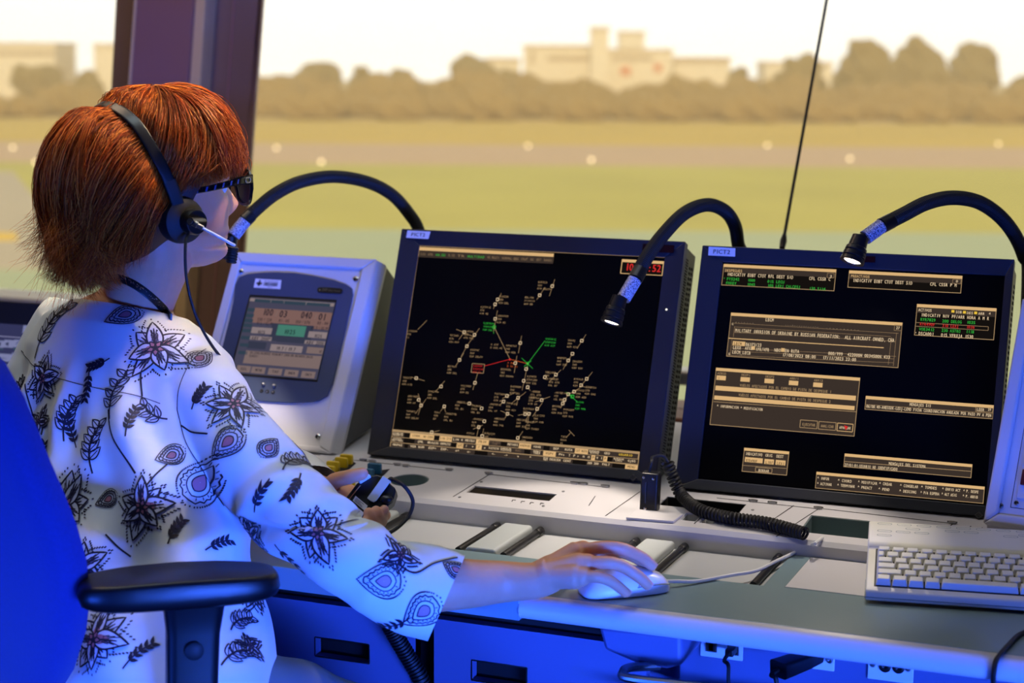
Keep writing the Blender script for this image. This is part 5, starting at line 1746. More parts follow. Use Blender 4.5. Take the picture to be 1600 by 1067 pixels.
# ---- limbs of the body (one fused skin)
parts_ = [head_mb()]
m_ = MB()
m_.tube(smooth_path([hp_(-.022, 0, .075), hp_(-.012, 0, .03), P(222, 452, 2.475), P(208, 490, 2.495), P(205, 540, 2.50)], 6), [.052] * 8 + [.050] * 8 + [.055, .058, .062, .066, .07, .075, .08, .085, .085], 24)
parts_.append(m_)
for s in (-1, 1):   # ears
    m_ = MB()
    c = hp_(-.018, s * .070, .088)
    m_.ball(c, .03, 10, 0, (.42, .42, 1)); parts_.append(m_)


def torso_rings(sc_):
    tb = [(206, 470, 2.50, .058, .056, -.30), (203, 486, 2.50, .094, .072, -.28), (199, 508, 2.50, .140, .088, -.22), (199, 545, 2.50, .172, .106, -.10), (204, 612, 2.48, .184, .120, 0),
          (208, 710, 2.44, .180, .124, 0), (214, 820, 2.40, .174, .126, 0), (224, 930, 2.36, .175, .128, 0), (234, 1005, 2.33, .178, .130, 0), (238, 1060, 2.32, .180, .132, 0)]
    out_ = []
    N = 72
    for x, y, d, w_, dd, ta in tb:
        c = P(x, y, d)
        out_.append([c + LAT * (w_ * sc_ * math.copysign(abs(math.cos(2 * PI * k / N)) ** .9, math.cos(2 * PI * k / N))) + FAC * (dd * sc_ * math.sin(2 * PI * k / N)) + UPV * (ta * dd * math.sin(2 * PI * k / N)) for k in range(N)])
    return out_


m_ = MB(); m_.rings(torso_rings(.86)); parts_.append(m_)
# right arm
SLV = [((330, 545), (285, 700), 2.41, .066), ((362, 574), (318, 728), 2.385, .064), ((402, 627), (345, 768), 2.36, .062), ((450, 694), (385, 820), 2.32, .060), ((501, 742), (436, 866), 2.285, .058), ((557, 803), (498, 912), 2.26, .056), ((618, 841), (562, 957), 2.245, .056), ((678, 856), (622, 988), 2.255, .056), ((727, 868), (668, 1002), 2.27, .056)]
cen = [P((a[0] + e[0]) / 2, (a[1] + e[1]) / 2, d) for a, e, d, r_ in SLV]
elb = cen[5]
wr_ = onz(838, 907, .7485)
m_ = MB()
m_.tube(smooth_path(cen[:6], 4), .042, 20); parts_.append(m_)
m_ = MB(); m_.ball(elb, .044, 12); parts_.append(m_)
fa = smooth_path([elb, P(636, 906, 2.265), P(716, 912, 2.285), P(780, 909, 2.315), wr_, onz(862, 897, .758)], 6)
rr = [interp(i / (len(fa) - 1), [0, .3, .5, .7, .84, 1], [.040, .036, .0300, .0250, .0225, .0235]) for i in range(len(fa))]
m_ = MB(); m_.tube(fa, rr, 24); parts_.append(m_)


def finger(pts, r0, r1, m_):
    pts = [pts[0] - (pts[1] - pts[0]).normalized() * .016 - Vector((0, 0, .003))] + list(pts)
    p_ = smooth_path(pts, 5)
    n_ = len(p_)
    rr_ = [r0 + (r1 - r0) * i / (n_ - 1) for i in range(n_)]
    for i in range(5):
        rr_[i] *= .62 + .076 * i
    for q in (len(pts) - 3, len(pts) - 2):      # knuckle swell
        i = min(q * 5, n_ - 1)
        rr_[i] *= 1.03
    e = (p_[-1] - p_[-2]).normalized()
    p_ += [p_[-1] + e * r1 * .45, p_[-1] + e * r1 * .8]; rr_ += [r1 * .82, r1 * .4]
    m_.tube(p_, rr_, 14)


FA = [onz(908, 861, .781), onz(945, 855, .788), onz(974, 858, .785), onz(1003, 871, .768), onz(1019, 884, .754)]
FB_ = [onz(915, 881, .774), onz(946, 879, .779), onz(971, 884, .773), onz(998, 901, .757), onz(1012, 914, .744)]
FC = [onz(908, 901, .762), onz(932, 901, .765), onz(952, 907, .758), onz(968, 918, .746), onz(979, 927, .736)]
back = E_F * .021 + Vector((0, 0, -.010))
FI = [FA[0] + back * .9, FA[1] + back, FA[2] + back * 1.0, FA[3] + back, FA[4] + back]
TH_ = [wr_ + E_F * .012 + Vector((.02, 0, .0)), onz(880, 876, .752) + E_F * .012, onz(915, 872, .744) + E_F * .022, onz(948, 874, .736) + E_F * .026]
for pts, r0, r1 in ((FA, .0100, .0076), (FB_, .0098, .0074), (FC, .0090, .0066), (FI, .0098, .0074), (TH_, .0125, .0090)):
    m_ = MB(); finger(pts, r0, r1, m_); parts_.append(m_)
for tgt, r_ in ((FA[0], .0135), (FB_[0], .0135), (FC[0], .0135), (FI[0], .0130)):
    m_ = MB(); m_.tube(smooth_path([wr_ + Vector((-.01, 0, 0)), wr_.lerp(tgt, .45) + Vector((0, 0, .003)), tgt, tgt + (tgt - wr_).normalized() * .012 - Vector((0, 0, .004))], 5), [.018] * 5 + [.0165] * 5 + [r_, r_ * .98, r_ * .93, r_ * .85, r_ * .75] + [r_ * .55], 16); parts_.append(m_)
# back-of-hand tendons
for tgt in (FA[0], FB_[0]):
    m_ = MB(); m_.tube(smooth_path([wr_.lerp(tgt, .1) + Vector((0, 0, .010)), wr_.lerp(tgt, .35) + Vector((0, 0, .0135)), wr_.lerp(tgt, .7) + Vector((0, 0, .0125)), tgt + Vector((0, 0, .0065))], 4), [.0028] * 12 + [.0036], 8); parts_.append(m_)
# left arm, forearm hidden, hand holding the switch unit
l_sh = P(118, 517, 2.585); l_el = Vector((-1.40, 2.255, .815)); l_wr = P(508, 783, 2.475)
m_ = MB(); m_.tube(smooth_path([l_sh, P(92, 615, 2.575), l_el], 6), .043, 20); parts_.append(m_)
m_ = MB(); m_.tube(smooth_path([l_el, l_el.lerp(l_wr, .5) + Vector((0, 0, .004)), l_wr, P(522, 776, 2.46)], 6), [.040] * 6 + [.033] * 6 + [.027] * 6 + [.026], 20); parts_.append(m_)
DEVD = 2.42
m_ = MB(); m_.tube(smooth_path([P(505, 780, 2.475), P(525, 776, 2.462), P(548, 785, 2.452), P(566, 795, 2.452)], 5), [.024] * 5 + [.0235] * 5 + [.021] * 5 + [.016], 18, flat=.8); parts_.append(m_)
TL_ = [P(510, 768, 2.455), P(522, 752, 2.437), P(546, 745, 2.412), P(567, 740, 2.406)]
m_ = MB(); finger(TL_, .0135, .0088, m_); parts_.append(m_)
LFG = [([P(556, 797, 2.452), P(584, 802, 2.444), P(602, 806, 2.425), P(600, 799, 2.398), P(600.5, 795, 2.394)], .0078, .0066),
       ([P(550, 802, 2.448), P(580, 816, 2.436), P(596, 815, 2.408), P(590, 803, 2.386), P(587, 797, 2.385)], .0088, .0074),
       ([P(545, 806, 2.446), P(570, 826, 2.428), P(588, 824, 2.398), P(580, 808, 2.378), P(575.5, 800, 2.376)], .0090, .0076),
       ([P(540, 808, 2.444), P(556, 832, 2.425), P(575, 834, 2.395), P(575, 821, 2.374), P(572, 813, 2.371)], .0088, .0072)]
for pts, r0, r1 in LFG:
    m_ = MB(); finger(pts, r0, r1, m_); parts_.append(m_)

M['skin'] = mat('skin', (222, 160, 122), .5, noise=(60, .07), bump=(350, .25, .0006), sss=.25)
M['lip'] = mat('lips', (176, 96, 92), .4)
me = fuse(parts_, .0020, 5, .5)
body = put('body', me, [M['skin'], M['lip']], PER)
co, no = coords(body.data)
wco = co + np.array(PER.location)
rel = wco - np.array(chin)
f_ = rel @ np.array(HF); l_ = rel @ np.array(HL); z_ = rel[:, 2]
lipm = (f_ > .084) & (np.abs(l_) < .022) & (z_ > .0365) & (z_ < .0515)
mi = np.zeros(len(body.data.polygons), dtype=np.int32)
for i, p_ in enumerate(body.data.polygons):
    if lipm[p_.vertices[0]]:
        mi[i] = 1
body.data.polygons.foreach_set('material_index', mi)
M['nail'] = mat('fingernail', (226, 170, 158), .3)
for pts in (FA, FB_, FC):
    d = (pts[-1] - pts[-2]).normalized(); upn = (UPV - d * d.z).normalized()
    c = pts[-1] + d * .001 + upn * .0056
    sd = d.cross(upn)
    b = MB(); rs = []
    for k_, h_ in ((1., -.0012), (1., .0006), (.7, .0013), (.1, .0015)):
        rs.append([c + d * (math.cos(2 * PI * q / 14) * .0058 * k_) + sd * (math.sin(2 * PI * q / 14) * .0042 * k_) + upn * (h_ - .9 * (math.sin(2 * PI * q / 14) * .0042 * k_) ** 2 / .0042) for q in range(14)])
    b.rings(rs); obj('fingernail', b, M['nail'], PER)
for s in (-1, 1):
    b = MB(); b.ball(hp_(.0690, s * .031, .110), .0112, 10)
    b.k = 1; b.ball(hp_(.0763, s * .031, .110), .0052, 8)
    obj('eye', b, [M['white_plastic'], M['black']], PER)
    b = MB(); b.tube([hp_(.094, s * .012, .126), hp_(.0945, s * .028, .130), hp_(.083, s * .046, .127)], [.0022, .0028, .0012], 8); obj('eyebrow', b, mat('eyebrow', (92, 48, 26), .7), PER)


# ---- blouse
def ring_el(a, e, d, r2, path_dir, N=40):
    A = P(*a, d); E = P(*e, d); c = (A + E) / 2; u = (A - E) / 2
    n_ = path_dir.cross(u).normalized() * r2
    return [c + u * math.cos(2 * PI * k / N) + n_ * math.sin(2 * PI * k / N) for k in range(N)]


bl = []
m_ = MB(); m_.rings(torso_rings(1.0)); bl.append(m_)
rs = []
for i, (a, e, d, r_) in enumerate(SLV):
    dirn = (cen[min(i + 1, len(cen) - 1)] - cen[max(i - 1, 0)]).normalized()
    rs.append(ring_el(a, e, d, r_, dirn))
# rounded shoulder cap
dlast = (cen[-1] - cen[-2]).normalized()
rs.append([v + dlast * .025 for v in rs[-1]])
c0 = cen[0]; d0 = (cen[1] - cen[0]).normalized()
cap = []
for t_, k_ in ((-.075, .35), (-.062, .62), (-.042, .82), (-.02, .95)):
    cap.append([c0 + d0 * t_ + (v - c0) * k_ for v in rs[0]])
m_ = MB(); m_.rings(cap + rs); bl.append(m_)
m_ = MB()
lend = (l_wr - l_el).normalized()
lsp = smooth_path([P(140, 500, 2.57), P(118, 524, 2.58), P(92, 580, 2.575), P(84, 660, 2.565), l_el, l_el.lerp(l_wr, .45), l_el.lerp(l_wr, .93) + Vector((0, 0, .003))], 6)
nl = len(lsp)
m_.tube(lsp, [interp(i / (nl - 1), [0, .12, .3, .6, .85, 1], [.045, .066, .066, .062, .052, .050]) for i in range(nl)], 36); bl.append(m_)
m_ = MB(); m_.ball(P(124, 522, 2.575), .062, 12); bl.append(m_)
me = fuse(bl, .0034, 9, .5)
co, no = coords(me)
# folds: gathers falling from the yoke, drapery creases along the sleeve
S0 = np.array(P(205, 600, 2.49))
q = co - S0
lt = q @ np.array(LAT); fc = q @ np.array(FAC); zz = co[:, 2]
ang = np.arctan2(lt, -fc)
backm = np.clip((1.02 - zz) / .10, 0, 1) * np.clip((zz - .60) / .03, .3, 1)
axis_d = np.full(len(co), 9.0); along = np.zeros(len(co))
cn = np.array([list(c) for c in cen]); acc = 0
for i in range(len(cn) - 1):
    a = cn[i]; dv = cn[i + 1] - a; L = np.linalg.norm(dv); t_ = np.clip(((co - a) @ dv) / L ** 2, 0, 1)
    dd = np.linalg.norm(co - a - t_[:, None] * dv, axis=1)
    upd = dd < axis_d
    axis_d[upd] = dd[upd]; along[upd] = (acc + t_ * L)[upd]; acc += L
slm = np.clip((.085 - axis_d) / .02, 0, 1) * np.clip((along - .06) / .08, 0, 1)
disp = backm * (1 - slm) * (.0062 * np.sin(ang * 9 + 1.5 * np.sin(zz * 14)) + .0040 * np.sin(ang * 17 + zz * 20) + .005 * np.sin(zz * 26 + ang * 3) + .003 * np.sin(zz * 55 - ang * 8))
ph_ = np.arctan2((co - cn[4]) @ np.array(UPV), (co - cn[4]) @ np.array(CF))
disp += slm * (.0034 * np.sin(along * 75 + ph_ * 2.2) * np.exp(-((along - .26) / .09) ** 2) + .0030 * np.sin(along * 30 + ph_ * 3) + .0034 * np.sin(ph_ * 6 + along * 20) * np.clip((along - .3) / .1, 0, 1))
# deep pleat beside the left shoulder blade
pl = np.exp(-((ang + 1.05 + (zz - .9) * .8) / .10) ** 2) * np.clip((.99 - zz) / .05, 0, 1)
disp -= pl * .010
co = co + no * disp[:, None]
me.vertices.foreach_set('co', co.ravel())
# open the cuffs, collar and hem
bm = bmesh.new(); bm.from_mesh(me)
dcuff = (cen[-1] - cen[-2]).normalized(); ring_n = dcuff
cuff_c = cen[-1]
U_ = P(727, 868, 2.27) - P(668, 1002, 2.27)
cuff_n = U_.cross((cuff_c - CAM).normalized()).normalized()
if cuff_n.dot(ring_n) < 0:
    cuff_n = -cuff_n
dl_ = (lsp[-1] - lsp[-3]).normalized()
hemz = P(238, 1040, 2.32).z
colc = P(206, 470, 2.50)
coln = (UPV - FAC * -.30 * 1.0).normalized()
coln = UPV + FAC * .30; coln.normalize()
dead = []
for f in bm.faces:
    c = f.calc_center_median()
    if (c - lsp[-1]).dot(dl_) > -.010 and (c - lsp[-1]).length < .08:
        dead.append(f)
    elif False and c.z < hemz + .012 * math.sin(9 * math.atan2(c.x - S0[0], c.y - S0[1])):
        dead.append(f)
bmesh.ops.delete(bm, geom=dead, context='FACES')
for pc_, pn_ in ((cuff_c, cuff_n), (Vector((S0[0], S0[1], hemz)), Vector((-.06, .10, -1))), (colc - coln * .012, coln)):
    bmesh.ops.bisect_plane(bm, geom=bm.verts[:] + bm.edges[:] + bm.faces[:], plane_co=pc_, plane_no=pn_.normalized(), clear_outer=True)
bm.to_mesh(me)
bm.normal_update()
bvh = BVHTree.FromBMesh(bm)
bm.free()
me.update()

# ---- printed flowers, drawn as flat strokes lying on the cloth
PB = MB()        # slots: 1 ink, 2 petal tint, 3 accent


class Patch:
    def __init__(s, x, y, rot=0., o=None, n=None, T_=None, sign=1):
        if o is None:
            r = ray(x, y).normalized()
            hit = bvh.ray_cast(CAM, r)
            s.ok = hit[0] is not None
            if not s.ok:
                return
            o, n = hit[0], hit[1]
            if n.dot(r) > 0:
                n = -n
            T_ = CR
        s.ok = True
        s.o = o; s.n = n.normalized()
        t_ = T_ - s.n * T_.dot(s.n)
        t_.normalize()
        b_ = s.n.cross(t_)
        c, q_ = math.cos(rot), math.sin(rot)
        s.t = t_ * c + b_ * q_; s.b = b_ * c - t_ * q_

    def at(s, u, v, h):
        p_ = s.o + s.t * u + s.b * v
        hit = bvh.ray_cast(p_ + s.n * .035, -s.n, .08)
        if hit[0] is None:
            hit = bvh.find_nearest(p_)
            if hit[0] is None or (hit[0] - p_).length > .012:
                return None, None
        nn = hit[1] if hit[1].dot(s.n) > 0 else -hit[1]
        return hit[0] + nn * h, nn

    def stroke(s, pts, w, mi=1, h=.0011, taper=False):
        pts = [Vector((p_[0], p_[1])) for p_ in pts]
        dense = [pts[0]]
        for a, e in zip(pts, pts[1:]):
            n_ = max(1, int((e - a).length / .004))
            for k in range(1, n_ + 1):
                dense.append(a.lerp(e, k / n_))
        L_, R_ = [], []
        n_ = len(dense)
        if n_ < 2:
            return
        prev = None

        def flush():
            if len(L_) > 1:
                vs = L_ + R_
                m2 = len(L_)
                PB.add(vs, [(i, i + 1, m2 + i + 1, m2 + i) for i in range(m2 - 1)], mi)
        for i, p_ in enumerate(dense):
            d = dense[min(i + 1, n_ - 1)] - dense[max(i - 1, 0)]
            if d.length < 1e-9:
                d = Vector((1, 0))
            d.normalize()
            ww = w / 2 * ((.35 + .65 * math.sin(PI * (i + .5) / n_)) if taper else 1)
            q_ = Vector((-d.y, d.x)) * ww
            a, _ = s.at(p_.x + q_.x, p_.y + q_.y, h); e, _ = s.at(p_.x - q_.x, p_.y - q_.y, h)
            if a is None or e is None or (prev is not None and (a - prev).length > .02):
                flush(); L_, R_ = [], []; prev = None
                continue
            L_.append(a); R_.append(e); prev = a
        flush()

    def fill(s, pts, mi=2, h=.0007):
        c = Vector((sum(p_[0] for p_ in pts) / len(pts), sum(p_[1] for p_ in pts) / len(pts)))
        rings_ = []
        for k in (1., .75, .5, .25, .03):
            rg = []
            for p_ in pts:
                q_ = c + (Vector(p_) - c) * k
                a, _ = s.at(q_.x, q_.y, h)
                if a is None:
                    return
                rg.append(a)
            rings_.append(rg)
        for rg in rings_:
            for i in range(len(rg)):
                if (rg[i] - rg[i - 1]).length > .03:
                    return
        PB.rings(rings_, False, mi)


def petal(L, W, n=12, tip=1.0):
    up = []
    for i in range(n + 1):
        t_ = i / n
        w_ = W * (math.sin(PI * min(1, t_ ** .8)) ** .85) * (1 - .35 * t_ * tip)
        up.append((t_ * L, w_))
    return up + [(x, -y) for x, y in up[::-1][1:-1]]


def rot2(pts, a, o=(0, 0)):
    c, s_ = math.cos(a), math.sin(a)
    return [(o[0] + x * c - y * s_, o[1] + x * s_ + y * c) for x, y in pts]


LW = .0020


def lotus(pt, R_, npet=7, a0=.3, dots=True, r_=None, dark=.5, span=2 * PI):
    rr_ = r_ or rng
    order = list(range(npet))
    order = order[::2] + order[1::2]
    for n_, k in enumerate(order):
        hh = .0008 + .00022 * n_
        a = a0 + span * k / npet + rr_.uniform(-.14, .14)
        L = R_ * rr_.uniform(.72, 1.10); W = R_ * rr_.uniform(.24, .34); bend = rr_.uniform(-.5, .5) / R_ * .35

        def bn_(q_):
            return rot2([(x, y + bend * x * x) for x, y in q_], a)
        base_ = petal(L, W)
        pp = bn_(base_)
        if dots:
            od = petal(L, W, 13)
            acc = 0
            for i in range(3, len(od) - 2):
                x, y = od[i]
                ox, oy = bn_([(x + L * (.05 + .12 * (x / L)), y + math.copysign(R_ * .13, y) * (1 if abs(y) > .002 else 0))])[0]
                ex = math.hypot(ox, oy)
                if ex > R_ * .62:
                    ux, uy = ox / ex * .0015, oy / ex * .0015
                    pt.stroke([(ox - ux, oy - uy), (ox + ux, oy + uy)], LW * .95, 1, .0007)
        pt.fill(pp, 2, hh)
        dk = bn_([(x * .55, y * .5) for x, y in base_])
        pt.fill(dk, 4 if rr_.random() < .75 else 3, hh + .00007)
        pt.stroke(pp + [pp[0]], LW * 1.25, 1, hh + .00012)
        pt.stroke(bn_([(L * .1, 0), (L * .72, 0)]), LW * 1.5, 1, hh + .00016, True)
        for s_ in (-1, 1):
            for f0, f1 in ((.18, .50), (.32, .66), (.46, .80)):
                pt.stroke(bn_([(L * f0, s_ * W * .10), (L * (f0 + f1) / 2, s_ * W * .26), (L * f1, s_ * W * .38)]), LW * .8, 1, hh + .00014, True)
    h0 = .0008 + .00022 * npet
    for k in range(5):
        a = a0 + .4 + 2 * PI * k / 5
        pp = rot2(petal(R_ * .26, R_ * .085), a)
        pt.fill(pp, 3, h0 + .0001); pt.stroke(pp + [pp[0]], LW * .9, 1, h0 + .0002)


def paisley(pt, R_, a=0., r_=None):
    rr_ = r_ or rng
    out_ = rot2(petal(R_ * 1.5, R_ * .62, 16, .6), a, rot2([(-R_ * .7, 0)], a)[0])
    pt.fill(out_, 2)
    # scalloped edge
    sc_ = []
    for i, (x, y) in enumerate(out_):
        k = 1.0 if i % 2 else .9
        sc_.append((x * k, y * k))
    pt.stroke(sc_ + [sc_[0]], LW)
    for k_ in (.66, .4):
        inn = [(x * k_, y * k_) for x, y in out_]
        if k_ == .4:
            pt.fill(inn, 3, .0009)
        pt.stroke(inn + [inn[0]], LW * .8)
    for i in range(1, len(out_), 2):
        x, y = out_[i]
        pt.stroke([(x * .72, y * .72), (x * .86, y * .86)], LW * .6)
    for i in range(len(out_)):
        x, y = out_[i]; x2, y2 = out_[(i + 1) % len(out_)]
        for q_ in (0, .5):
            px, py = x + (x2 - x) * q_, y + (y2 - y) * q_
            pt.stroke([(px * 1.13, py * 1.13), (px * 1.22, py * 1.22)], LW * 1.0)


def sprig(pt, L, a=0., n=5, leaf=.011):
    stem = [(L * t_, L * .12 * math.sin(t_ * 2.4)) for t_ in [i / 8 for i in range(9)]]
    pt.stroke(rot2(stem, a), LW)
    for i in range(n):
        t_ = .28 + .72 * i / (n - 1)
        o = (L * t_, L * .12 * math.sin(t_ * 2.4))
        for s_ in (-1, 1):
            pp = rot2(petal(leaf, leaf * .26, 6), s_ * .75, o)
            pt.fill(rot2(pp, a), 1, .0010)


def branch(pt, L, a=0., leaf=.022, n=5):
    stem = [(L * t_, L * .15 * math.sin(t_ * 3)) for t_ in [i / 10 for i in range(11)]]
    pt.stroke(rot2(stem, a), LW * 1.2)
    for i in range(n):
        t_ = .3 + .7 * i / (n - 1)
        o = (L * t_, L * .15 * math.sin(t_ * 3))
        for s_ in (-1, 1):
            pp = rot2(petal(leaf * (1.1 - .35 * t_), leaf * .28, 8), s_ * .8 + .1, o)
            pq = rot2(pp, a)
            pt.fill(pq, 2); pt.stroke(pq + [pq[0]], LW * .9)
            c_ = rot2(rot2([(0, 0), (leaf * .7, 0)], s_ * .8 + .1, o), a)
            pt.stroke(c_, LW * .7)


PXM = 2.45 / FPX


def do(kind, x, y, size, rot=0., **k):
    pt = Patch(x, y, math.radians(rot))
    if not pt.ok:
        return
    kind(pt, size * PXM, **k)


do(lotus, 243, 545, 54, 20, npet=7); do(paisley, 196, 492, 34, 200); do(branch, 55, 560, 90, 50, leaf=.026); do(sprig, 140, 575, 48, -100)
do(sprig, 172, 560, 34, 190); do(lotus, 68, 592, 40, 60, npet=6, dark=.3); do(branch, 100, 690, 60, 75, leaf=.02); do(branch, 172, 655, 72, 80, leaf=.020, n=4)
do(sprig, 120, 700, 50, 100); do(sprig, 196, 682, 46, 75); do(lotus, 366, 632, 46, 10, npet=7); do(paisley, 356, 690, 36, 220); do(paisley, 312, 560, 30, 60)
do(branch, 262, 655, 40, 150, leaf=.018, n=3); do(paisley, 268, 712, 27, 210); do(paisley, 312, 755, 48, 60); do(lotus, 222, 793, 46, 35, npet=7); do(lotus, 103, 790, 56, 80, npet=8, dark=.8)
do(branch, 145, 740, 70, 85, leaf=.022); do(paisley, 170, 780, 22, 200); do(sprig, 398, 800, 44, 70); do(sprig, 470, 740, 40, -110); do(branch, 442, 735, 60, 60, leaf=.02)
do(lotus, 497, 833, 44, 15, npet=7); do(lotus, 625, 868, 30, 250, npet=5); do(paisley, 600, 908, 38, 175); do(paisley, 662, 955, 36, 215); do(sprig, 640, 965, 44, 205, n=4)
do(paisley, 712, 890, 22, 150); do(lotus, 395, 838, 32, 120, npet=6); do(sprig, 430, 850, 46, -60, n=4); do(lotus, 148, 1000, 52, 20, npet=8); do(lotus, 128, 885, 40, 70, npet=6); do(sprig, 262, 850, 40, 60)
do(sprig, 192, 1045, 50, 40); do(sprig, 215, 955, 44, 20); do(branch, 345, 1040, 60, 40, leaf=.02); do(lotus, 395, 925, 32, 30, npet=7); do(branch, 360, 985, 50, 60, leaf=.018); do(lotus, 390, 1010, 24, 45, npet=5)
do(sprig, 335, 955, 34, 110); do(lotus, 60, 660, 26, 40, npet=5, dark=.9); do(paisley, 545, 945, 28, 190); do(sprig, 560, 800, 30, 10, n=4); do(branch, 20, 640, 46, 70, leaf=.018)
do(sprig, 300, 640, 36, 60); do(paisley, 420, 700, 24, 60); do(sprig, 320, 860, 44, 30); do(sprig, 60, 740, 44, 70)


def vine(pts, w=LW * 1.2):
    c = pts[len(pts) // 2]
    pt = Patch(*c)
    if not pt.ok:
        return
    loc = []
    for x, y in pts:
        r = ray(x, y).normalized(); hit = bvh.ray_cast(CAM, r)
        if hit[0] is None:
            continue
        q_ = hit[0] - pt.o
        loc.append((q_.dot(pt.t), q_.dot(pt.b)))
    if len(loc) > 2:
        pt.stroke([(v.x, v.y) for v in smooth_path([(a, e, 0) for a, e in loc], 6)], w)


vine([(222, 565), (220, 590), (222, 620)]); vine([(170, 640), (180, 690), (212, 740)]); vine([(283, 665), (300, 675), (325, 678)]); vine([(620, 880), (650, 895), (680, 880), (715, 872)])
vine([(228, 760), (245, 740), (262, 725)]); vine([(105, 810), (100, 840), (92, 868)]); vine([(165, 835), (185, 855), (205, 870)]); vine([(655, 875), (690, 900), (720, 915)]); vine([(525, 822), (545, 815), (560, 812)])
vine([(195, 470), (205, 490), (207, 515)]); vine([(40, 600), (45, 625), (52, 650)]); vine([(120, 975), (110, 955), (118, 930)])
# yoke, armhole and pleat seams
vine([(34, 548), (60, 576), (94, 592), (131, 602), (180, 612), (225, 622), (277, 641)], .0011); vine([(277, 641), (279, 612), (288, 585), (302, 562), (322, 546)], .0011); vine([(277, 641), (290, 690), (320, 740), (350, 790)], .0011)
# the unseen sides carry the print too
for k in range(46):
    a = rng.uniform(0, 2 * PI); z = rng.uniform(.68, .98)
    o_ = Vector((S0[0], S0[1], z)) + Vector((math.cos(a), math.sin(a), 0)) * .6
    hit = bvh.ray_cast(o_, (Vector((S0[0], S0[1], z)) - o_).normalized())
    if hit[0] is None or (hit[0] - CAM).normalized().dot(hit[1]) < .15:
        continue
    pt = Patch(0, 0, rng.uniform(0, 6), hit[0], hit[1], UPV.cross(hit[1]))
    rng.choice((lambda p_: lotus(p_, .042), lambda p_: sprig(p_, .04), lambda p_: paisley(p_, .03)))(pt)

nb = len(me.vertices)
allv = np.vstack([coords(me)[0], np.array([tuple(v) for v in PB.v])])
polys = [tuple(p_.vertices) for p_ in me.polygons] + [tuple(nb + i for i in f) for f in PB.f]
me2 = bpy.data.meshes.new('blouse'); me2.from_pydata([tuple(v) for v in allv], [], polys)
M['cloth'] = mat('blouse_satin', (226, 232, 236), .42, bump=(1400, .10, .0003), sheen=.25)
M['print_ink'] = mat('print_ink', (26, 22, 44), .55); M['print_tint'] = mat('print_petal_tint', (208, 213, 228), .5); M['print_accent'] = mat('print_accent', (176, 112, 128), .5); M['print_dark'] = mat('print_petal_base', (104, 104, 140), .5)  # dark petal bases belong to the printed pattern
mis = np.zeros(len(me2.polygons), dtype=np.int32); mis[len(me.polygons):] = PB.m
blouse = put('blouse', me2, [M['cloth'], M['print_ink'], M['print_tint'], M['print_accent'], M['print_dark']], PER)
blouse.data.polygons.foreach_set('material_index', mis)

# ---- trousers, shoes
M['trouser'] = mat('trousers_cloth', (84, 112, 130), .7, noise=(30, .06), bump=(600, .3, .0006))
tr = []
hipc = P(262, 1090, 2.32)
for x0_, y0_, x1_, y1_, dk in ((396, 1116, 545, 1156, 2.36), (250, 1110, 400, 1140, 2.46)):
    h_ = P(x0_ - 100, y0_ - 4, 2.30) if x0_ > 300 else P(190, 1100, 2.40)
    m1_ = P(x0_, y0_, 2.31) if x0_ > 300 else P(300, 1110, 2.52)
    kn = P(x1_, y1_, dk)
    an = Vector((kn.x - .02, kn.y - .10, .10))
    m_ = MB(); pth = smooth_path([h_, m1_, kn, kn + Vector((.015, .03, -.09)), kn.lerp(an, .6), an], 6)
    n_ = len(pth)
    m_.tube(pth, [interp(i / (n_ - 1), [0, .2, .42, .55, .8, 1], [.088, .082, .066, .064, .058, .05]) for i in range(n_)], 28); tr.append(m_)
    b = MB(); b.ball(an + Vector((.03, .05, -.06)), .05, 10, 0, (1.0, 1.9, .75)); obj('shoe', b, M['black_soft'], PER)
m_ = MB(); m_.ball(hipc, .15, 14, 0, (1.15, 1.0, .62)); tr.append(m_)
me = fuse(tr, .008, 6, .5)
co, no = coords(me)
co = co + no * (.003 * np.sin(co[:, 0] * 60 + co[:, 1] * 40) + .002 * np.sin(co[:, 2] * 70 + co[:, 0] * 50))[:, None]
me.vertices.foreach_set('co', co.ravel())
put('trousers', me, [M['trouser']], PER)

# ---- hair
HC = (-.010, 0., .124)
TB = [0, 20, 45, 70, 90, 105, 120, 135, 147, 160, 175]
RBK = [.124, .127, .137, .148, .152, .154, .157, .160, .155, .141, .13]
RSD = [.124, .121, .113, .106, .103, .103, .104, .104, .102, .10, .10]
RFR = [.124, .125, .126, .124, .119, .114, .110, .108, .106, .10, .10]
HB = math.radians(12)


def hair_R(al, th_):
    d = math.degrees(th_)
    c = math.cos(al)
    sd = interp(d, TB, RSD)
    o_ = interp(d, TB, RFR) if c > 0 else interp(d, TB, RBK)
    return (sd ** 2 * (1 - c * c) + o_ ** 2 * c * c) ** .5


def hair_end(al):
    """polar angle where the hair stops, by azimuth (0 front, 180 back)."""
    d = abs(math.degrees((al + PI) % (2 * PI) - PI))
    return math.radians(interp(d, [0, 25, 45, 65, 80, 90, 100, 125, 150, 180], [80, 82, 85, 88, 94, 116, 144, 150, 147, 143]))


BANDH = [(-.027, .090, .088), (-.040, .094, .120), (-.056, .084, .161), (-.072, .053, .204), (-.078, .0, .221), (-.072, -.053, .204), (-.056, -.084, .161), (-.040, -.094, .120), (-.027, -.090, .088)]
bandl = np.array([list(v) for v in smooth_path(BANDH, 10)])
bd = bandl - np.array(HC); br = np.linalg.norm(bd, axis=1); bu = bd / br[:, None]


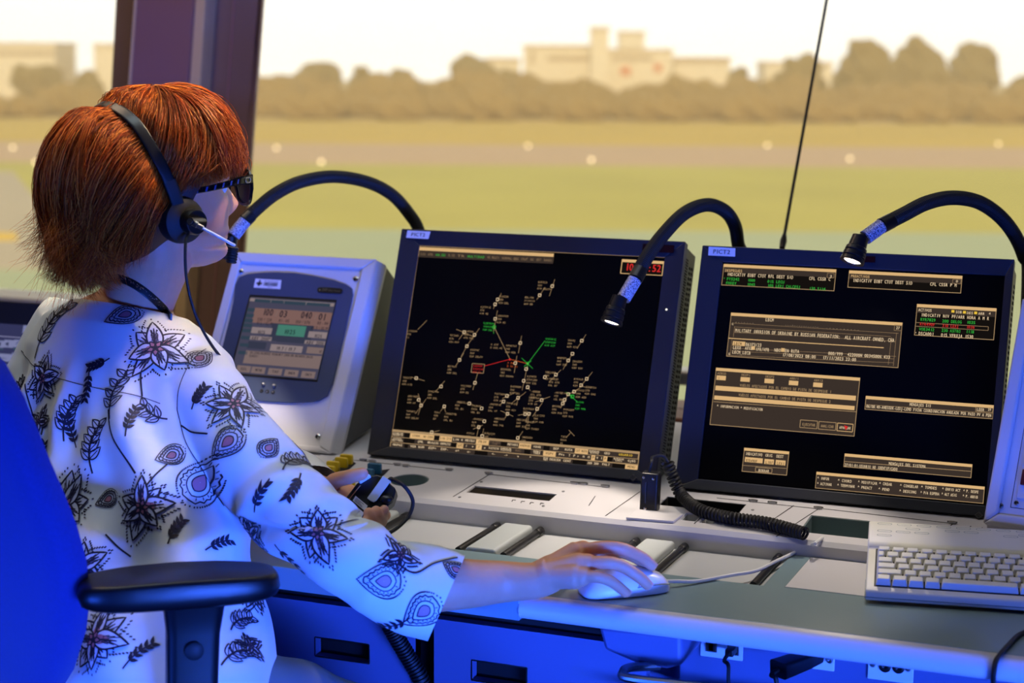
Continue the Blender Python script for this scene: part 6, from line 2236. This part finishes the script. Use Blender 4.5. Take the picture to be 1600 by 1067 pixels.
def groove(f_, l_, z_, k=1.0):
    """pull a hair point (head axes, arrays) in under the headband."""
    q_ = np.stack([f_ - HC[0], l_ - HC[1], z_ - HC[2]], axis=-1)
    r = np.linalg.norm(q_, axis=-1); u = q_ / r[..., None]
    flat = u.reshape(-1, 3); rr_ = r.reshape(-1).copy()
    for i0 in range(0, len(flat), 20000):
        D = flat[i0:i0 + 20000] @ bu.T
        j_ = D.argmax(axis=1); d_ = np.arccos(np.clip(D[np.arange(len(j_)), j_], -1, 1)) * .12
        w_ = np.exp(-(d_ / .016) ** 2)
        rr0 = rr_[i0:i0 + 20000]
        rr_[i0:i0 + 20000] = rr0 * (1 - w_) + np.minimum(rr0, br[j_] * k - .004) * w_
    out_ = flat * rr_[:, None]
    return (out_ + np.array(HC)).reshape(q_.shape)


def hair_pt(al, th_, r):
    z = math.cos(th_) * r; h = math.sin(th_) * r
    f_ = math.cos(al) * h; l_ = math.sin(al) * h
    g_ = groove(np.array([HC[0] + f_]), np.array([l_]), np.array([HC[2] + z]), .97)[0]
    return hp_(*[float(x) for x in g_])


rs = []
for j in range(15):
    ring = []
    for k in range(56):
        al = 2 * PI * k / 56
        t_ = max(.02, j / 14) * (hair_end(al) - math.radians(3))
        ring.append(hair_pt(al, t_, hair_R(al, t_) * .93))
    rs.append(ring)
ring = []
for k in range(56):
    al = 2 * PI * k / 56; t_ = hair_end(al) - math.radians(3)
    ring.append(hair_pt(al, t_, hair_R(al, t_) * .72))
rs.append(ring)
m_ = MB(); m_.rings(rs, True)


def hair_mat(name, ramp):
    m = mat(name, (120, 50, 20), .34, spec=.55)
    nt_ = m.node_tree; bs = nt_.nodes['Principled BSDF']; bs.inputs['Specular Tint'].default_value = (1, .55, .28, 1)
    g_ = nt_.nodes.new('ShaderNodeNewGeometry'); cr = nt_.nodes.new('ShaderNodeValToRGB')
    cr.color_ramp.elements[0].color = (*lin(ramp[0]), 1); cr.color_ramp.elements[1].color = (*lin(ramp[2]), 1)
    e = cr.color_ramp.elements.new(.55); e.color = (*lin(ramp[1]), 1)
    nt_.links.new(g_.outputs['Random Per Island'], cr.inputs[0]); nt_.links.new(cr.outputs[0], bs.inputs['Base Color'])
    tl_ = nt_.nodes.new('ShaderNodeBsdfTranslucent'); ms_ = nt_.nodes.new('ShaderNodeMixShader'); ms_.inputs[0].default_value = .22
    nt_.links.new(cr.outputs[0], tl_.inputs[0]); nt_.links.new(bs.outputs[0], ms_.inputs[1]); nt_.links.new(tl_.outputs[0], ms_.inputs[2])
    nt_.links.new(ms_.outputs[0], nt_.nodes['Material Output'].inputs[0])
    return m


M['hair_base'] = mat('hair_underlayer', (62, 26, 14), .6)
M['hair'] = hair_mat('copper_hair', ((96, 32, 8), (206, 82, 20), (254, 152, 58)))
hair = obj('hair', m_, M['hair_base'], PER)
# strands
NS = 15000; NP = 13
al = nrng.uniform(0, 2 * PI, NS)
V = np.zeros((NS, NP, 3)); RAD = np.zeros((NS, NP))
lay = nrng.uniform(0, 1, NS) ** .7
HFn, HLn, CHn = np.array(HF), np.array(HL), np.array(chin)
clump = nrng.integers(0, 260, NS); cl_al = nrng.uniform(0, 2 * PI, 260); cl_dr = nrng.normal(0, .16, 260); cl_r = nrng.normal(0, .0075, 260); cl_e = nrng.normal(0, math.radians(4.5), 260); cl_w = nrng.uniform(0, 6, 260)
for i in range(NS):
    c = clump[i]
    a0 = al[i] if i % 6 == 0 else cl_al[c] + nrng.normal(0, .038)
    d = abs((a0 + PI) % (2 * PI) - PI)
    backness = min(1, max(0, (d - 1.7) / .6))
    th0 = math.radians(nrng.uniform(1, 34)) if nrng.random() < .55 else math.radians(nrng.uniform(20, 75))
    te = hair_end(a0) + cl_e[c] * (.35 if d < 1.5 else .8) + nrng.normal(0, math.radians(1.5 if d < 1.5 else 2.5)) - (nrng.uniform(0, .35) if lay[i] > .75 else 0)
    te = max(te, th0 + .3)
    fly = nrng.random() < .025
    swp = 1.0 * math.exp(-((d - 1.95) / .55) ** 2) - .10 * math.exp(-((d - .8) / .4) ** 2)
    for k in range(NP):
        t_ = k / (NP - 1)
        th_ = th0 + (te - th0) * t_
        sgn = 1 if math.sin(a0) > 0 else -1
        aa = a0 + cl_dr[c] * t_ * t_ * (1.3 if backness else .8) + .03 * math.sin(t_ * 7 + cl_w[c]) + sgn * swp * t_ ** 1.6
        r = hair_R(aa, th_) * (.945 + .055 * lay[i]) + cl_r[c] * math.sin(PI * t_) + .0022 * math.sin(t_ * 5 + cl_w[c])
        if backness and t_ > .72:
            r += backness * (t_ - .72) ** 2 * (.15 + 38 * max(0, cl_r[c] + .002))
            th_ -= backness * max(0, t_ - .80) ** 1.5 * 2.6 * (1 if cl_w[c] > 1.5 else .1)
        low = max(0, t_ - .55) * (.35 + .65 * backness) * (1 if d > 1.45 else 0)
        aa += low * .34 * math.sin(9 * t_ + cl_w[c] * 3)
        r += low * .020 * math.sin(11 * t_ + cl_w[c] * 2)
        if fly:
            r += .010 * t_
        st, ct = math.sin(th_), math.cos(th_)
        V[i, k] = (HC[0] + math.cos(aa) * st * r, math.sin(aa) * st * r, HC[2] + ct * r)
        RAD[i, k] = (.00058 if not fly else .00022) * (1 - .8 * max(0, t_ - .6) / .4)
V = groove(V[..., 0], V[..., 1], V[..., 2])
V = CHn + V[..., :1] * HFn + V[..., 1:2] * HLn + V[..., 2:3] * np.array([0, 0, 1.0])
Tn = np.gradient(V, axis=1); Tn /= np.linalg.norm(Tn, axis=2, keepdims=True) + 1e-12
ctr = CHn + HFn * HC[0] + np.array([0, 0, HC[2]])
Rd = V - ctr; Rd /= np.linalg.norm(Rd, axis=2, keepdims=True)
Sd = np.cross(Tn, Rd); Sd /= np.linalg.norm(Sd, axis=2, keepdims=True) + 1e-12
Nd = np.cross(Sd, Tn)
ringv = np.stack([V + (Sd * math.cos(q_) + Nd * math.sin(q_)) * RAD[..., None] for q_ in (PI / 2, PI / 2 + 2 * PI / 3, PI / 2 + 4 * PI / 3)], axis=2)
vv = ringv.reshape(-1, 3)
base = (np.arange(NS)[:, None, None, None] * NP + np.arange(NP - 1)[None, :, None, None]) * 3
k3 = np.arange(3)[None, None, :, None]
fq = np.concatenate([base + k3, base + (k3 + 1) % 3, base + 3 + (k3 + 1) % 3, base + 3 + k3], axis=3).reshape(-1, 4)
me = bpy.data.meshes.new('hair_strands')
me.vertices.add(len(vv)); me.vertices.foreach_set('co', vv.ravel())
me.loops.add(fq.size); me.loops.foreach_set('vertex_index', fq.ravel().astype(np.int32))
me.polygons.add(len(fq)); me.polygons.foreach_set('loop_start', np.arange(0, fq.size, 4, dtype=np.int32)); me.polygons.foreach_set('loop_total', np.full(len(fq), 4, dtype=np.int32))
me.update(); me.validate()
hs = put('hair_strands', me, [M['hair']], PER)
hs.parent = hair
hs['kind'] = 'stuff'

# ================================================================== HEADSET
t = thing('headset', 'black over-head headset with silver boom microphone worn on red hair', 'headset', P(272, 340, 2.36))
E0 = hp_(-.022, .084, .074)
cupax = (HL + HF * .10 - UPV * .02).normalized()
E1 = E0 + cupax * .022
b = MB(); b.lathe([(.0, -.012), (.022, -.012), (.0295, -.008), (.0310, .002), (.0295, .012), (.022, .017), (0, .018)], E0 + cupax * .004, cupax, 32); obj('ear_cushion', b, M['black_soft'], t)
E2 = E0 + cupax * .022 + HF * .004
b = MB(); b.lathe([(.0165, -.004), (.0172, .004), (.0172, .012), (.0158, .0148), (.0150, .0150), (.0146, .0138), (0, .0138)], E2, cupax, 32); obj('ear_capsule', b, M['black'], t)
band = smooth_path([hp_(HC[0] + (a - HC[0]) * 1.03, l * 1.03 + (.006 if l > 0 else -.006), HC[2] + (z - HC[2]) * 1.03) for a, l, z in BANDH], 10)
b = MB()
rs = []
for i, p_ in enumerate(band):
    tg = (band[min(i + 1, len(band) - 1)] - band[max(i - 1, 0)]).normalized()
    outw = (p_ - hp_(-.02, 0, .11)); outw = (outw - tg * outw.dot(tg)).normalized(); wd = tg.cross(outw)
    rs.append([p_ + wd * (u * .0075) + outw * (v * .0022) for u, v in rrect(-1, -1, 1, 1, .5)])
b.rings(rs); obj('headband', b, M['black'], t)
b = MB()
rs = []
for p_, q_ in ((band[2], 0), (band[6], 0), (band[11], 0)):
    pass
sl_ = band[1:13]
for i, p_ in enumerate(sl_):
    tg = (sl_[min(i + 1, len(sl_) - 1)] - sl_[max(i - 1, 0)]).normalized()
    outw = (p_ - hp_(-.02, 0, .11)); outw = (outw - tg * outw.dot(tg)).normalized(); wd = tg.cross(outw)
    rs.append([p_ + wd * (u * .0088) + outw * (v * .0034) for u, v in rrect(-1, -1, 1, 1, .5)])
b.rings(rs); obj('slider', b, M['black_soft'], t)
b = MB(); b.tube([band[0] + UPV * -.004, band[0] + UPV * .001, band[1]], [.0052, .0052, .0052], 12); obj('slider_end', b, M['chrome'], t)
j0 = P(301, 347.5, 2.325); j1 = P(317, 356.5, 2.325)
b = MB(); b.tube([E2 + cupax * .009 + HF * .012, P(297, 346, 2.318)], [.006, .0052], 12); obj('pivot', b, M['black'], t)
b = MB(); b.tube([P(296, 345.5, 2.317), j0, j0 + (j1 - j0) * .45, j0 + (j1 - j0) * .5, j1], [.0040, .0044, .0044, .0034, .0034], 14); obj('boom_joint', b, M['steel'], t)
mp_ = P(364, 383, 2.335)
b = MB(); b.tube(smooth_path([j1, P(340, 369, 2.322), P(361, 380.5, 2.334), P(366, 383, 2.345)], 6), .0021, 10); obj('boom', b, M['white_plastic'], t)
ma = P(365, 386, 2.358); mb_ = P(361, 411, 2.36)
axm = (mb_ - ma).normalized(); Lm = (mb_ - ma).length
b = MB(); prof = [(0, 0), (.0062, 0)]
for k in range(6):
    prof += [(.0072, Lm * (k + .2) / 6), (.0072, Lm * (k + .75) / 6), (.0058, Lm * (k + .85) / 6), (.0058, Lm * (k + 1) / 6)]
prof += [(0, Lm)]
b.lathe(prof, ma, axm, 18); obj('microphone', b, M['black_soft'], t)
b = MB(); b.tube(smooth_path([E0 + cupax * .024 - UPV * .014, P(290, 380, 2.335), P(290, 420, 2.335), P(295, 455, 2.34), P(305, 490, 2.35), P(318, 518, 2.36), P(332, 541, 2.385), P(350, 566, 2.43), P(375, 610, 2.47)], 8), .0021, 8); obj('cable', b, M['black_soft'], t)

# ================================================================== GLASSES
t = thing('eyeglasses', 'black-framed eyeglasses with blue-striped temples worn by the red-haired woman', 'glasses', hp_(.1, 0, .11))
M['gl_frame'] = mat('glossy_black_acetate', (12, 12, 14), .12, spec=.7)
GF, GZ_ = .108, .109
WRP = 1.3


def lens_ring(s, k=1.0, off=0.):
    pts = []
    for i in range(28):
        a = 2 * PI * i / 28
        ca, sa = math.cos(a), math.sin(a)
        x = .0255 * k * math.copysign(abs(ca) ** .75, ca); z = .0238 * k * math.copysign(abs(sa) ** .8, sa)
        if z < 0:
            x *= .88
        l = s * (.0345 + x); pts.append(hp_(GF + off - WRP * (abs(l)) ** 2, l, GZ_ + z))
    return pts


for s in (-1, 1):
    lr = lens_ring(s)
    b = MB(); b.tube(lr + [lr[0], lr[1]], .0028, 10, cap=False); obj('rim', b, M['gl_frame'], t)
    b = MB(); l2 = lens_ring(s, .96); l3 = lens_ring(s, .96, .0015)
    b.rings([l2, l3]); obj('lens', b, glass('spectacle_lens', (.97, .98, .98), 0, .1), t, sharp=80)
    h0 = hp_(GF - WRP * .060 ** 2 + .001, s * .0605, GZ_ + .0125)
    tp_ = smooth_path([h0, hp_(.070, s * .074, GZ_ + .011), hp_(.03, s * .0815, GZ_ + .005), hp_(-.01, s * .083, GZ_ - .001), hp_(-.03, s * .080, GZ_ - .018)], 6)
    b = MB(); rs = []
    for i, p_ in enumerate(tp_):
        hgt = interp(i / (len(tp_) - 1), [0, .15, .5, 1], [.0068, .0058, .0042, .0034])
        rs.append([p_ + HL * (u * .0022) + UPV * (v * hgt) for u, v in rrect(-1, -1, 1, 1, .4)])
    b.rings(rs); tm = obj('temple', b, M['gl_frame'], t)
    b = MB()
    for i in range(5, 16, 2):
        p_ = tp_[i]; q_ = tp_[i + 1]
        dv = (q_ - p_)
        b.add([p_ + HL * s * .0026 + UPV * .003, p_ + dv * .45 + HL * s * .0026 + UPV * .003, p_ + dv * .75 + HL * s * .0026 - UPV * .003, p_ + dv * .3 + HL * s * .0026 - UPV * .003], [(0, 1, 2, 3)])
    obj('stripes', b, mat('temple_stripe', (40, 62, 130), .3), tm, smooth=False)
    em = tp_[2] + HL * s * .0034
    b = MB()
    tdir = (tp_[3] - tp_[1]).normalized()
    for sg, a0_ in ((-1, PI * .35), (1, PI * 1.35)):
        o_ = em + tdir * (sg * .0018)
        b.tube([o_ + tdir * (.0036 * math.cos(a0_ + 1.45 * PI * k / 12)) + UPV * (.0036 * math.sin(a0_ + 1.45 * PI * k / 12)) for k in range(13)], .0007, 6)
    obj('emblem', b, M['steel'], tm)
b = MB(); b.tube([hp_(GF - .002, -.0105, GZ_ + .006), hp_(GF + .003, 0, GZ_ + .009), hp_(GF - .002, .0105, GZ_ + .006)], .0030, 10); obj('bridge', b, M['gl_frame'], t)

# ================================================================== LANYARD
body_bm = bmesh.new(); body_bm.from_mesh(body.data); body_bm.transform(MW[PER]); body_bvh = BVHTree.FromBMesh(body_bm); body_bm.free()
lpth = []
for x_, y_ in ((172, 436), (184, 434), (198, 437), (214, 445), (230, 457), (244, 470), (256, 484), (266, 500)):
    r_ = ray(x_, y_).normalized()
    best = None
    for tree_ in (body_bvh, bvh):
        h_ = tree_.ray_cast(CAM, r_)
        if h_[0] is not None and (best is None or h_[3] < best[1]):
            best = (h_[0] + h_[1] * (.0035 if h_[1].dot(r_) < 0 else -.0035), h_[3])
    if best:
        lpth.append(best[0])
lp = smooth_path(lpth, 8)
b = MB(); rs = []
for i, p_ in enumerate(lp):
    tg = (lp[min(i + 1, len(lp) - 1)] - lp[max(i - 1, 0)]).normalized()
    o_ = (p_ - P(215, 470, 2.49)); o_ = (o_ - tg * o_.dot(tg)).normalized(); wd = tg.cross(o_)
    rs.append([p_ + wd * (u * .0055) + o_ * (v * .0012) for u, v in rrect(-1, -1, 1, 1, .3)])
b.rings(rs)
t = thing('lanyard', 'dark beaded lanyard around the neck of the red-haired woman', 'lanyard', lp[20]); obj('strap', b, M['black'], t)
b = MB()
for i in range(6, len(lp) - 4):
    p_ = lp[i]; o_ = (p_ - P(215, 470, 2.49)).normalized()
    for k in range(2):
        b.ball(p_ + o_ * .0016 + Vector((nrng.uniform(-.0025, .0025), 0, nrng.uniform(-.003, .003))), .0009, 4)
obj('beads', b, M['chrome'], t)

# ================================================================== HELD SWITCH UNIT
dn = (-CF * .86 + UPV * .42 - CR * .10).normalized()
do_ = P(572, 780, 2.405)


def dpt(x, y, h=0.):
    r = ray(x, y); q_ = CAM + r * ((do_ + dn * h - CAM).dot(dn) / r.dot(dn))
    return q_


t = thing('push_to_talk_switch', 'black hand-held talk switch with steel clip gripped in the left hand', 'talk switch', do_)
poly = [(590, 741), (595, 743), (617.5, 762), (618, 769), (613, 784), (600, 795), (567, 817), (560, 818), (530, 790), (545, 771), (557, 755), (576, 743)]
b = MB(); b.prism([dpt(*q_) for q_ in poly], -dn * .020); obj('body', b, M['black'], t, bevel=.0022, seg=3)
b = MB(); b.prism([dpt(*q_, .0075) for q_ in ((558, 750.5), (575, 739.5), (579, 742.5), (562, 753))], -dn * .009); obj('talk_button', b, M['white_plastic'], t, bevel=.001)
b = MB(); b.prism([dpt(*q_, .0055) for q_ in ((598.5, 743), (610.5, 751.5), (588, 782), (584, 784.5), (579, 782.5), (573.5, 778))], -dn * .0018)
M['clip'] = mat('satin_clip', (196, 200, 186), .35, metal=.3)
b.prism([dpt(*q_, .005) for q_ in ((598.5, 743), (610.5, 751.5), (609, 753.5), (597, 745))], -dn * .0055); obj('belt_clip', b, M['clip'], t, bevel=.0006)
for pz in (((555.5, 774.5), (574.5, 790), (570, 798), (551, 782)), ((549, 784.5), (568.5, 801), (565, 808.5), (545, 790.5))):
    b = MB(); b.prism([dpt(*q_, .0005) for q_ in pz], -dn * .0004)
    b.k = 1
    a0_, a1_, a2_, a3_ = [Vector(q_) for q_ in pz]
    for k in (.25, .45, .65, .82):
        s0 = a0_.lerp(a3_, k).lerp(a1_.lerp(a2_, k), .1); s1 = a0_.lerp(a3_, k).lerp(a1_.lerp(a2_, k), .45 + .4 * ((k * 7) % 1))
        dd = (a3_ - a0_) * .04
        b.add([dpt(*(s0 - dd), .0008), dpt(*(s1 - dd), .0008), dpt(*(s1 + dd), .0008), dpt(*(s0 + dd), .0008)], [(0, 1, 2, 3)])
    obj('label', b, [M['white_label'], M['ink']], t, smooth=False)
b = MB(); b.tube([dpt(545.5, 780, .0008), dpt(563, 758, .0008)], .0007, 6); obj('trim_line', b, mat('copper_line', (200, 130, 80), .3, .9), t)
b = MB(); b.ball(dpt(604, 780, .002), .0075, 10, 0, (1.2, 1, .8)); obj('knob', b, M['black'], t)
b = MB(); b.tube(smooth_path([dpt(607, 752, -.008), dpt(613, 749, -.006), P(629, 757, 2.40), P(642, 774, 2.40), P(645, 789, 2.40), P(638, 807, 2.395), P(623, 823, 2.38), P(603, 836, 2.36), P(580, 850, 2.34)], 8), [.0036] * 8 + [.0026] * 57, 10); obj('cable', b, M['black_soft'], t)

# ================================================================== OFFICE CHAIR
M['chair_cloth'] = mat('blue_upholstery', (24, 44, 128), .85, noise=(260, .18), bump=(900, .35, .0008), sheen=.3)
an_ = onz(128, 908, .812); af_ = onz(428, 888, .812)
AD = (af_ - an_); AD.z = 0; AL = AD.length; AD.normalize(); AS = Vector((AD.y, -AD.x, 0))
CHF = Vector((math.sin(math.radians(20)), math.cos(math.radians(20)), 0)); CHL = Vector((CHF.y, -CHF.x, 0))
seatc = Vector((-1.45, 2.02, .44))
t = thing('office_chair', 'blue upholstered swivel office chair with black armrest pad at the lower left', 'chair', Vector((seatc.x, seatc.y, 0)))
# armrest pad
mid = (an_ + af_) / 2
pr = []
for k in range(28):
    a = 2 * PI * k / 28
    x = math.copysign(abs(math.cos(a)) ** .55, math.cos(a)) * AL * .53; y = math.copysign(abs(math.sin(a)) ** .6, math.sin(a)) * .046
    y *= 1 - .18 * (x / AL > .2) * (x / AL)
    pr.append((x, y))
b = MB()
rs = []
for z, k in ((-.030, .90), (-.026, .97), (-.016, 1.), (-.006, .985), (-.001, .95), (.0, .90)):
    rs.append([mid + AD * (x * k) + AS * (y * k) + UPV * (z + .004 * math.cos(x / AL * 3) * (z > -.01)) for x, y in pr])
b.rings(rs); arm = obj('armrest', b, M['black'], t, sharp=60)
b = MB()
pc = onz(302, 935, .78); pb = pc + Vector((-.012, -.006, -.33))
rs = []
for f_, w_, d_2 in ((0, .036, .030), (.05, .034, .026), (.12, .031, .022), (.5, .029, .021), (1, .030, .022)):
    c = pc.lerp(pb, f_)
    rs.append([c + AD * (u * w_) + AS * (v * d_2) for u, v in rrect(-1, -1, 1, 1, .4)])
b.rings(rs); obj('armrest_post', b, M['black'], t)
b = MB(); q_ = ony(305, 975, pc.y - .03); b.lathe([(.011, .004), (.011, -.003), (.008, -.005), (0, -.005)], pc.lerp(pb, .17) + AS * .0245, -AS, 18); obj('height_button', b, M['black_soft'], t)
b = MB(); b.prism([pb + AD * -.03 + AS * .02, pb + AD * .03 + AS * .02, pb + AD * .03 - AS * .26, pb + AD * -.03 - AS * .26], (0, 0, -.02)); obj('armrest_bracket', b, M['black'], t)
# backrest: outline of its right edge, mirrored about the chair's middle line
bo = P(105, 950, 2.08)
LEAN = math.radians(17)
bup = UPV * math.cos(LEAN) - CHF * math.sin(LEAN)
bn = CHF * math.cos(LEAN) + UPV * math.sin(LEAN)
wmax = .46
axis_pt = bo - CHL * (wmax / 2)
edge = []
for x, y in ((-60, 545), (-28, 585), (0, 640), (20, 690), (40, 742), (60, 790), (80, 842), (97, 900), (105, 955), (103, 1005), (90, 1062), (62, 1112)):
    r = ray(x, y); p_ = CAM + r * ((bo - CAM).dot(bn) / r.dot(bn)); q_ = p_ - axis_pt
    edge.append((q_.dot(CHL), q_.dot(bup)))
x0_, z0_ = edge[0]
prof = [(0, z0_ + .05), (x0_ * .5, z0_ + .045), (x0_ * .85, z0_ + .022)] + edge + [(edge[-1][0] * .7, edge[-1][1] - .02), (0, edge[-1][1] - .025)]
full = prof + [(-x, z) for x, z in prof[1:-1][::-1]]
cz = sum(z for x, z in full) / len(full)
# cushion: concentric rings of the outline, front and back, joined at the rim
b = MB(); rs = []
K = (.03, .35, .65, .85, .95, 1.0)
for side in (0, 1):
    for k in (K if side == 0 else K[::-1]):
        dome = (1 - k * k)
        rg = []
        for x, z in full:
            off = .30 * (x * k) ** 2 + (-.010 - .020 * dome if side == 0 else .022 + .014 * dome)
            if k == 1.0:
                off = .30 * x * x + (-.004 if side == 0 else .018)
            rg.append(axis_pt + CHL * (x * k) + bup * (cz + (z - cz) * k) + bn * off)
        rs.append(rg)
b.rings(rs)
obj('backrest', b, M['chair_cloth'], t, sharp=70)
b = MB(); b.tube(smooth_path([axis_pt - CHF * .02 + UPV * (-.05), axis_pt - CHF * .035 + UPV * (-.25), seatc - CHF * .20 + UPV * -.05, seatc - CHF * .05 + UPV * -.04], 6), .022, 12, flat=.6); obj('back_support', b, M['black'], t)
rs = []
for z, k in ((-.03, .92), (-.01, .99), (.03, 1.), (.05, .96), (.056, .85)):
    rs.append([seatc + CHL * (u * .24 * k) + CHF * (v * .23 * k) + UPV * z for u, v in rrect(-1, -1, 1, 1, .4)])
b = MB(); b.rings(rs); obj('seat', b, M['chair_cloth'], t)
b = MB(); b.lathe([(.028, .08), (.028, .25), (.045, .25), (.045, .38)], (seatc.x, seatc.y, 0), UPV, 18); obj('column', b, M['black'], t)
for k in range(5):
    a = 2 * PI * k / 5 + .3; d = Vector((math.cos(a), math.sin(a), 0))
    c_ = Vector((seatc.x, seatc.y, 0))
    b = MB(); b.tube([c_ + UPV * .09, c_ + d * .15 + UPV * .085, c_ + d * .30 + UPV * .07], [.026, .022, .016], 10); lg = obj('leg', b, M['black'], t)
    b = MB(); b.lathe([(.0, -.012), (.028, -.012), (.03, 0), (.028, .012), (0, .012)], c_ + d * .30 + UPV * .03, Vector((-d.y, d.x, 0)), 16); obj('caster', b, M['black_soft'], lg)
# ================================================================== LIGHT
w = bpy.data.worlds.new('world'); SC.world = w; w.use_nodes = True
nt = w.node_tree; bg = nt.nodes['Background']
tc = nt.nodes.new('ShaderNodeTexCoord'); sx = nt.nodes.new('ShaderNodeSeparateXYZ'); cr = nt.nodes.new('ShaderNodeValToRGB')
cr.color_ramp.elements[0].position = .0; cr.color_ramp.elements[0].color = (1.0, .86, .62, 1)
cr.color_ramp.elements[1].position = .5; cr.color_ramp.elements[1].color = (.34, .32, .30, 1)
e_ = cr.color_ramp.elements.new(.07); e_.color = (1., .92, .74, 1)
nt.links.new(tc.outputs['Generated'], sx.inputs[0]); nt.links.new(sx.outputs['Z'], cr.inputs[0]); nt.links.new(cr.outputs[0], bg.inputs[0])
bg.inputs[1].default_value = 2.1


def area(name, loc, to, sx_, sy_, e, col, spread=None):
    l = bpy.data.lights.new(name, 'AREA'); l.shape = 'RECTANGLE'; l.size = sx_; l.size_y = sy_; l.energy = e; l.color = col
    o = bpy.data.objects.new(name, l); COL.objects.link(o)
    if spread:
        l.spread = math.radians(spread)
    d = (Vector(to) - Vector(loc)).normalized()
    o.matrix_world = Matrix.Translation(Vector(loc)) @ d.to_track_quat('-Z', 'Y').to_matrix().to_4x4()
    return o


area('blue_strip_light', (.75, .6, .42), (-.98, 2.1, .68), 1.2, .12, 13, (.035, .125, 1.0), 42)
area('blue_strip_light', (.85, .8, .70), (-.05, 2.45, .78), 1.0, .12, 3.4, (.035, .125, 1.0), 70)
area('blue_strip_light', (-1.9, -.3, .4), (-1.3, 1.8, .75), 1.0, .12, 7, (.02, .10, 1.0), 60)
area('ceiling_fill', (-.9, 2.45, 2.9), (-.9, 2.45, 0), 1.6, .5, 4, (.90, .93, 1.0), 130)
area('ceiling_fill', (-1.5, 1.75, 2.9), (-1.5, 1.95, .8), 1.0, .4, 1.2, (.80, .95, 1.0), 60)
area('ceiling_fill', (-2.5, 2.6, 2.9), (-1.9, 2.8, 1.2), .8, .4, 6.5, (1.0, .74, .52), 140)  # unseen warm lamp, added to lift the pillar and the hair
area('ceiling_fill', (-.55, 2.75, 2.9), (-1.30, 2.16, 1.44), .4, .3, 1.0, (1.0, .74, .46), 18)  # unseen narrow lamp, added to brighten the copper hair
s = bpy.data.lights.new('sun', 'SUN'); s.energy = 3.2; s.angle = math.radians(2); s.color = (1, .74, .42)
so = bpy.data.objects.new('sun', s); COL.objects.link(so)
so.rotation_euler = Vector((-.35, .85, -.42)).to_track_quat('-Z', 'Y').to_euler()
SC.view_settings.view_transform = 'Standard'; SC.view_settings.look = 'None'; SC.view_settings.exposure = 0; SC.view_settings.gamma = 1
SC.view_settings.use_curve_mapping = False
SC.cycles.use_denoising = True
SC.cycles.max_bounces = 6; SC.cycles.transparent_max_bounces = 12; SC.cycles.volume_bounces = 0
SC.cycles.sample_clamp_indirect = 4
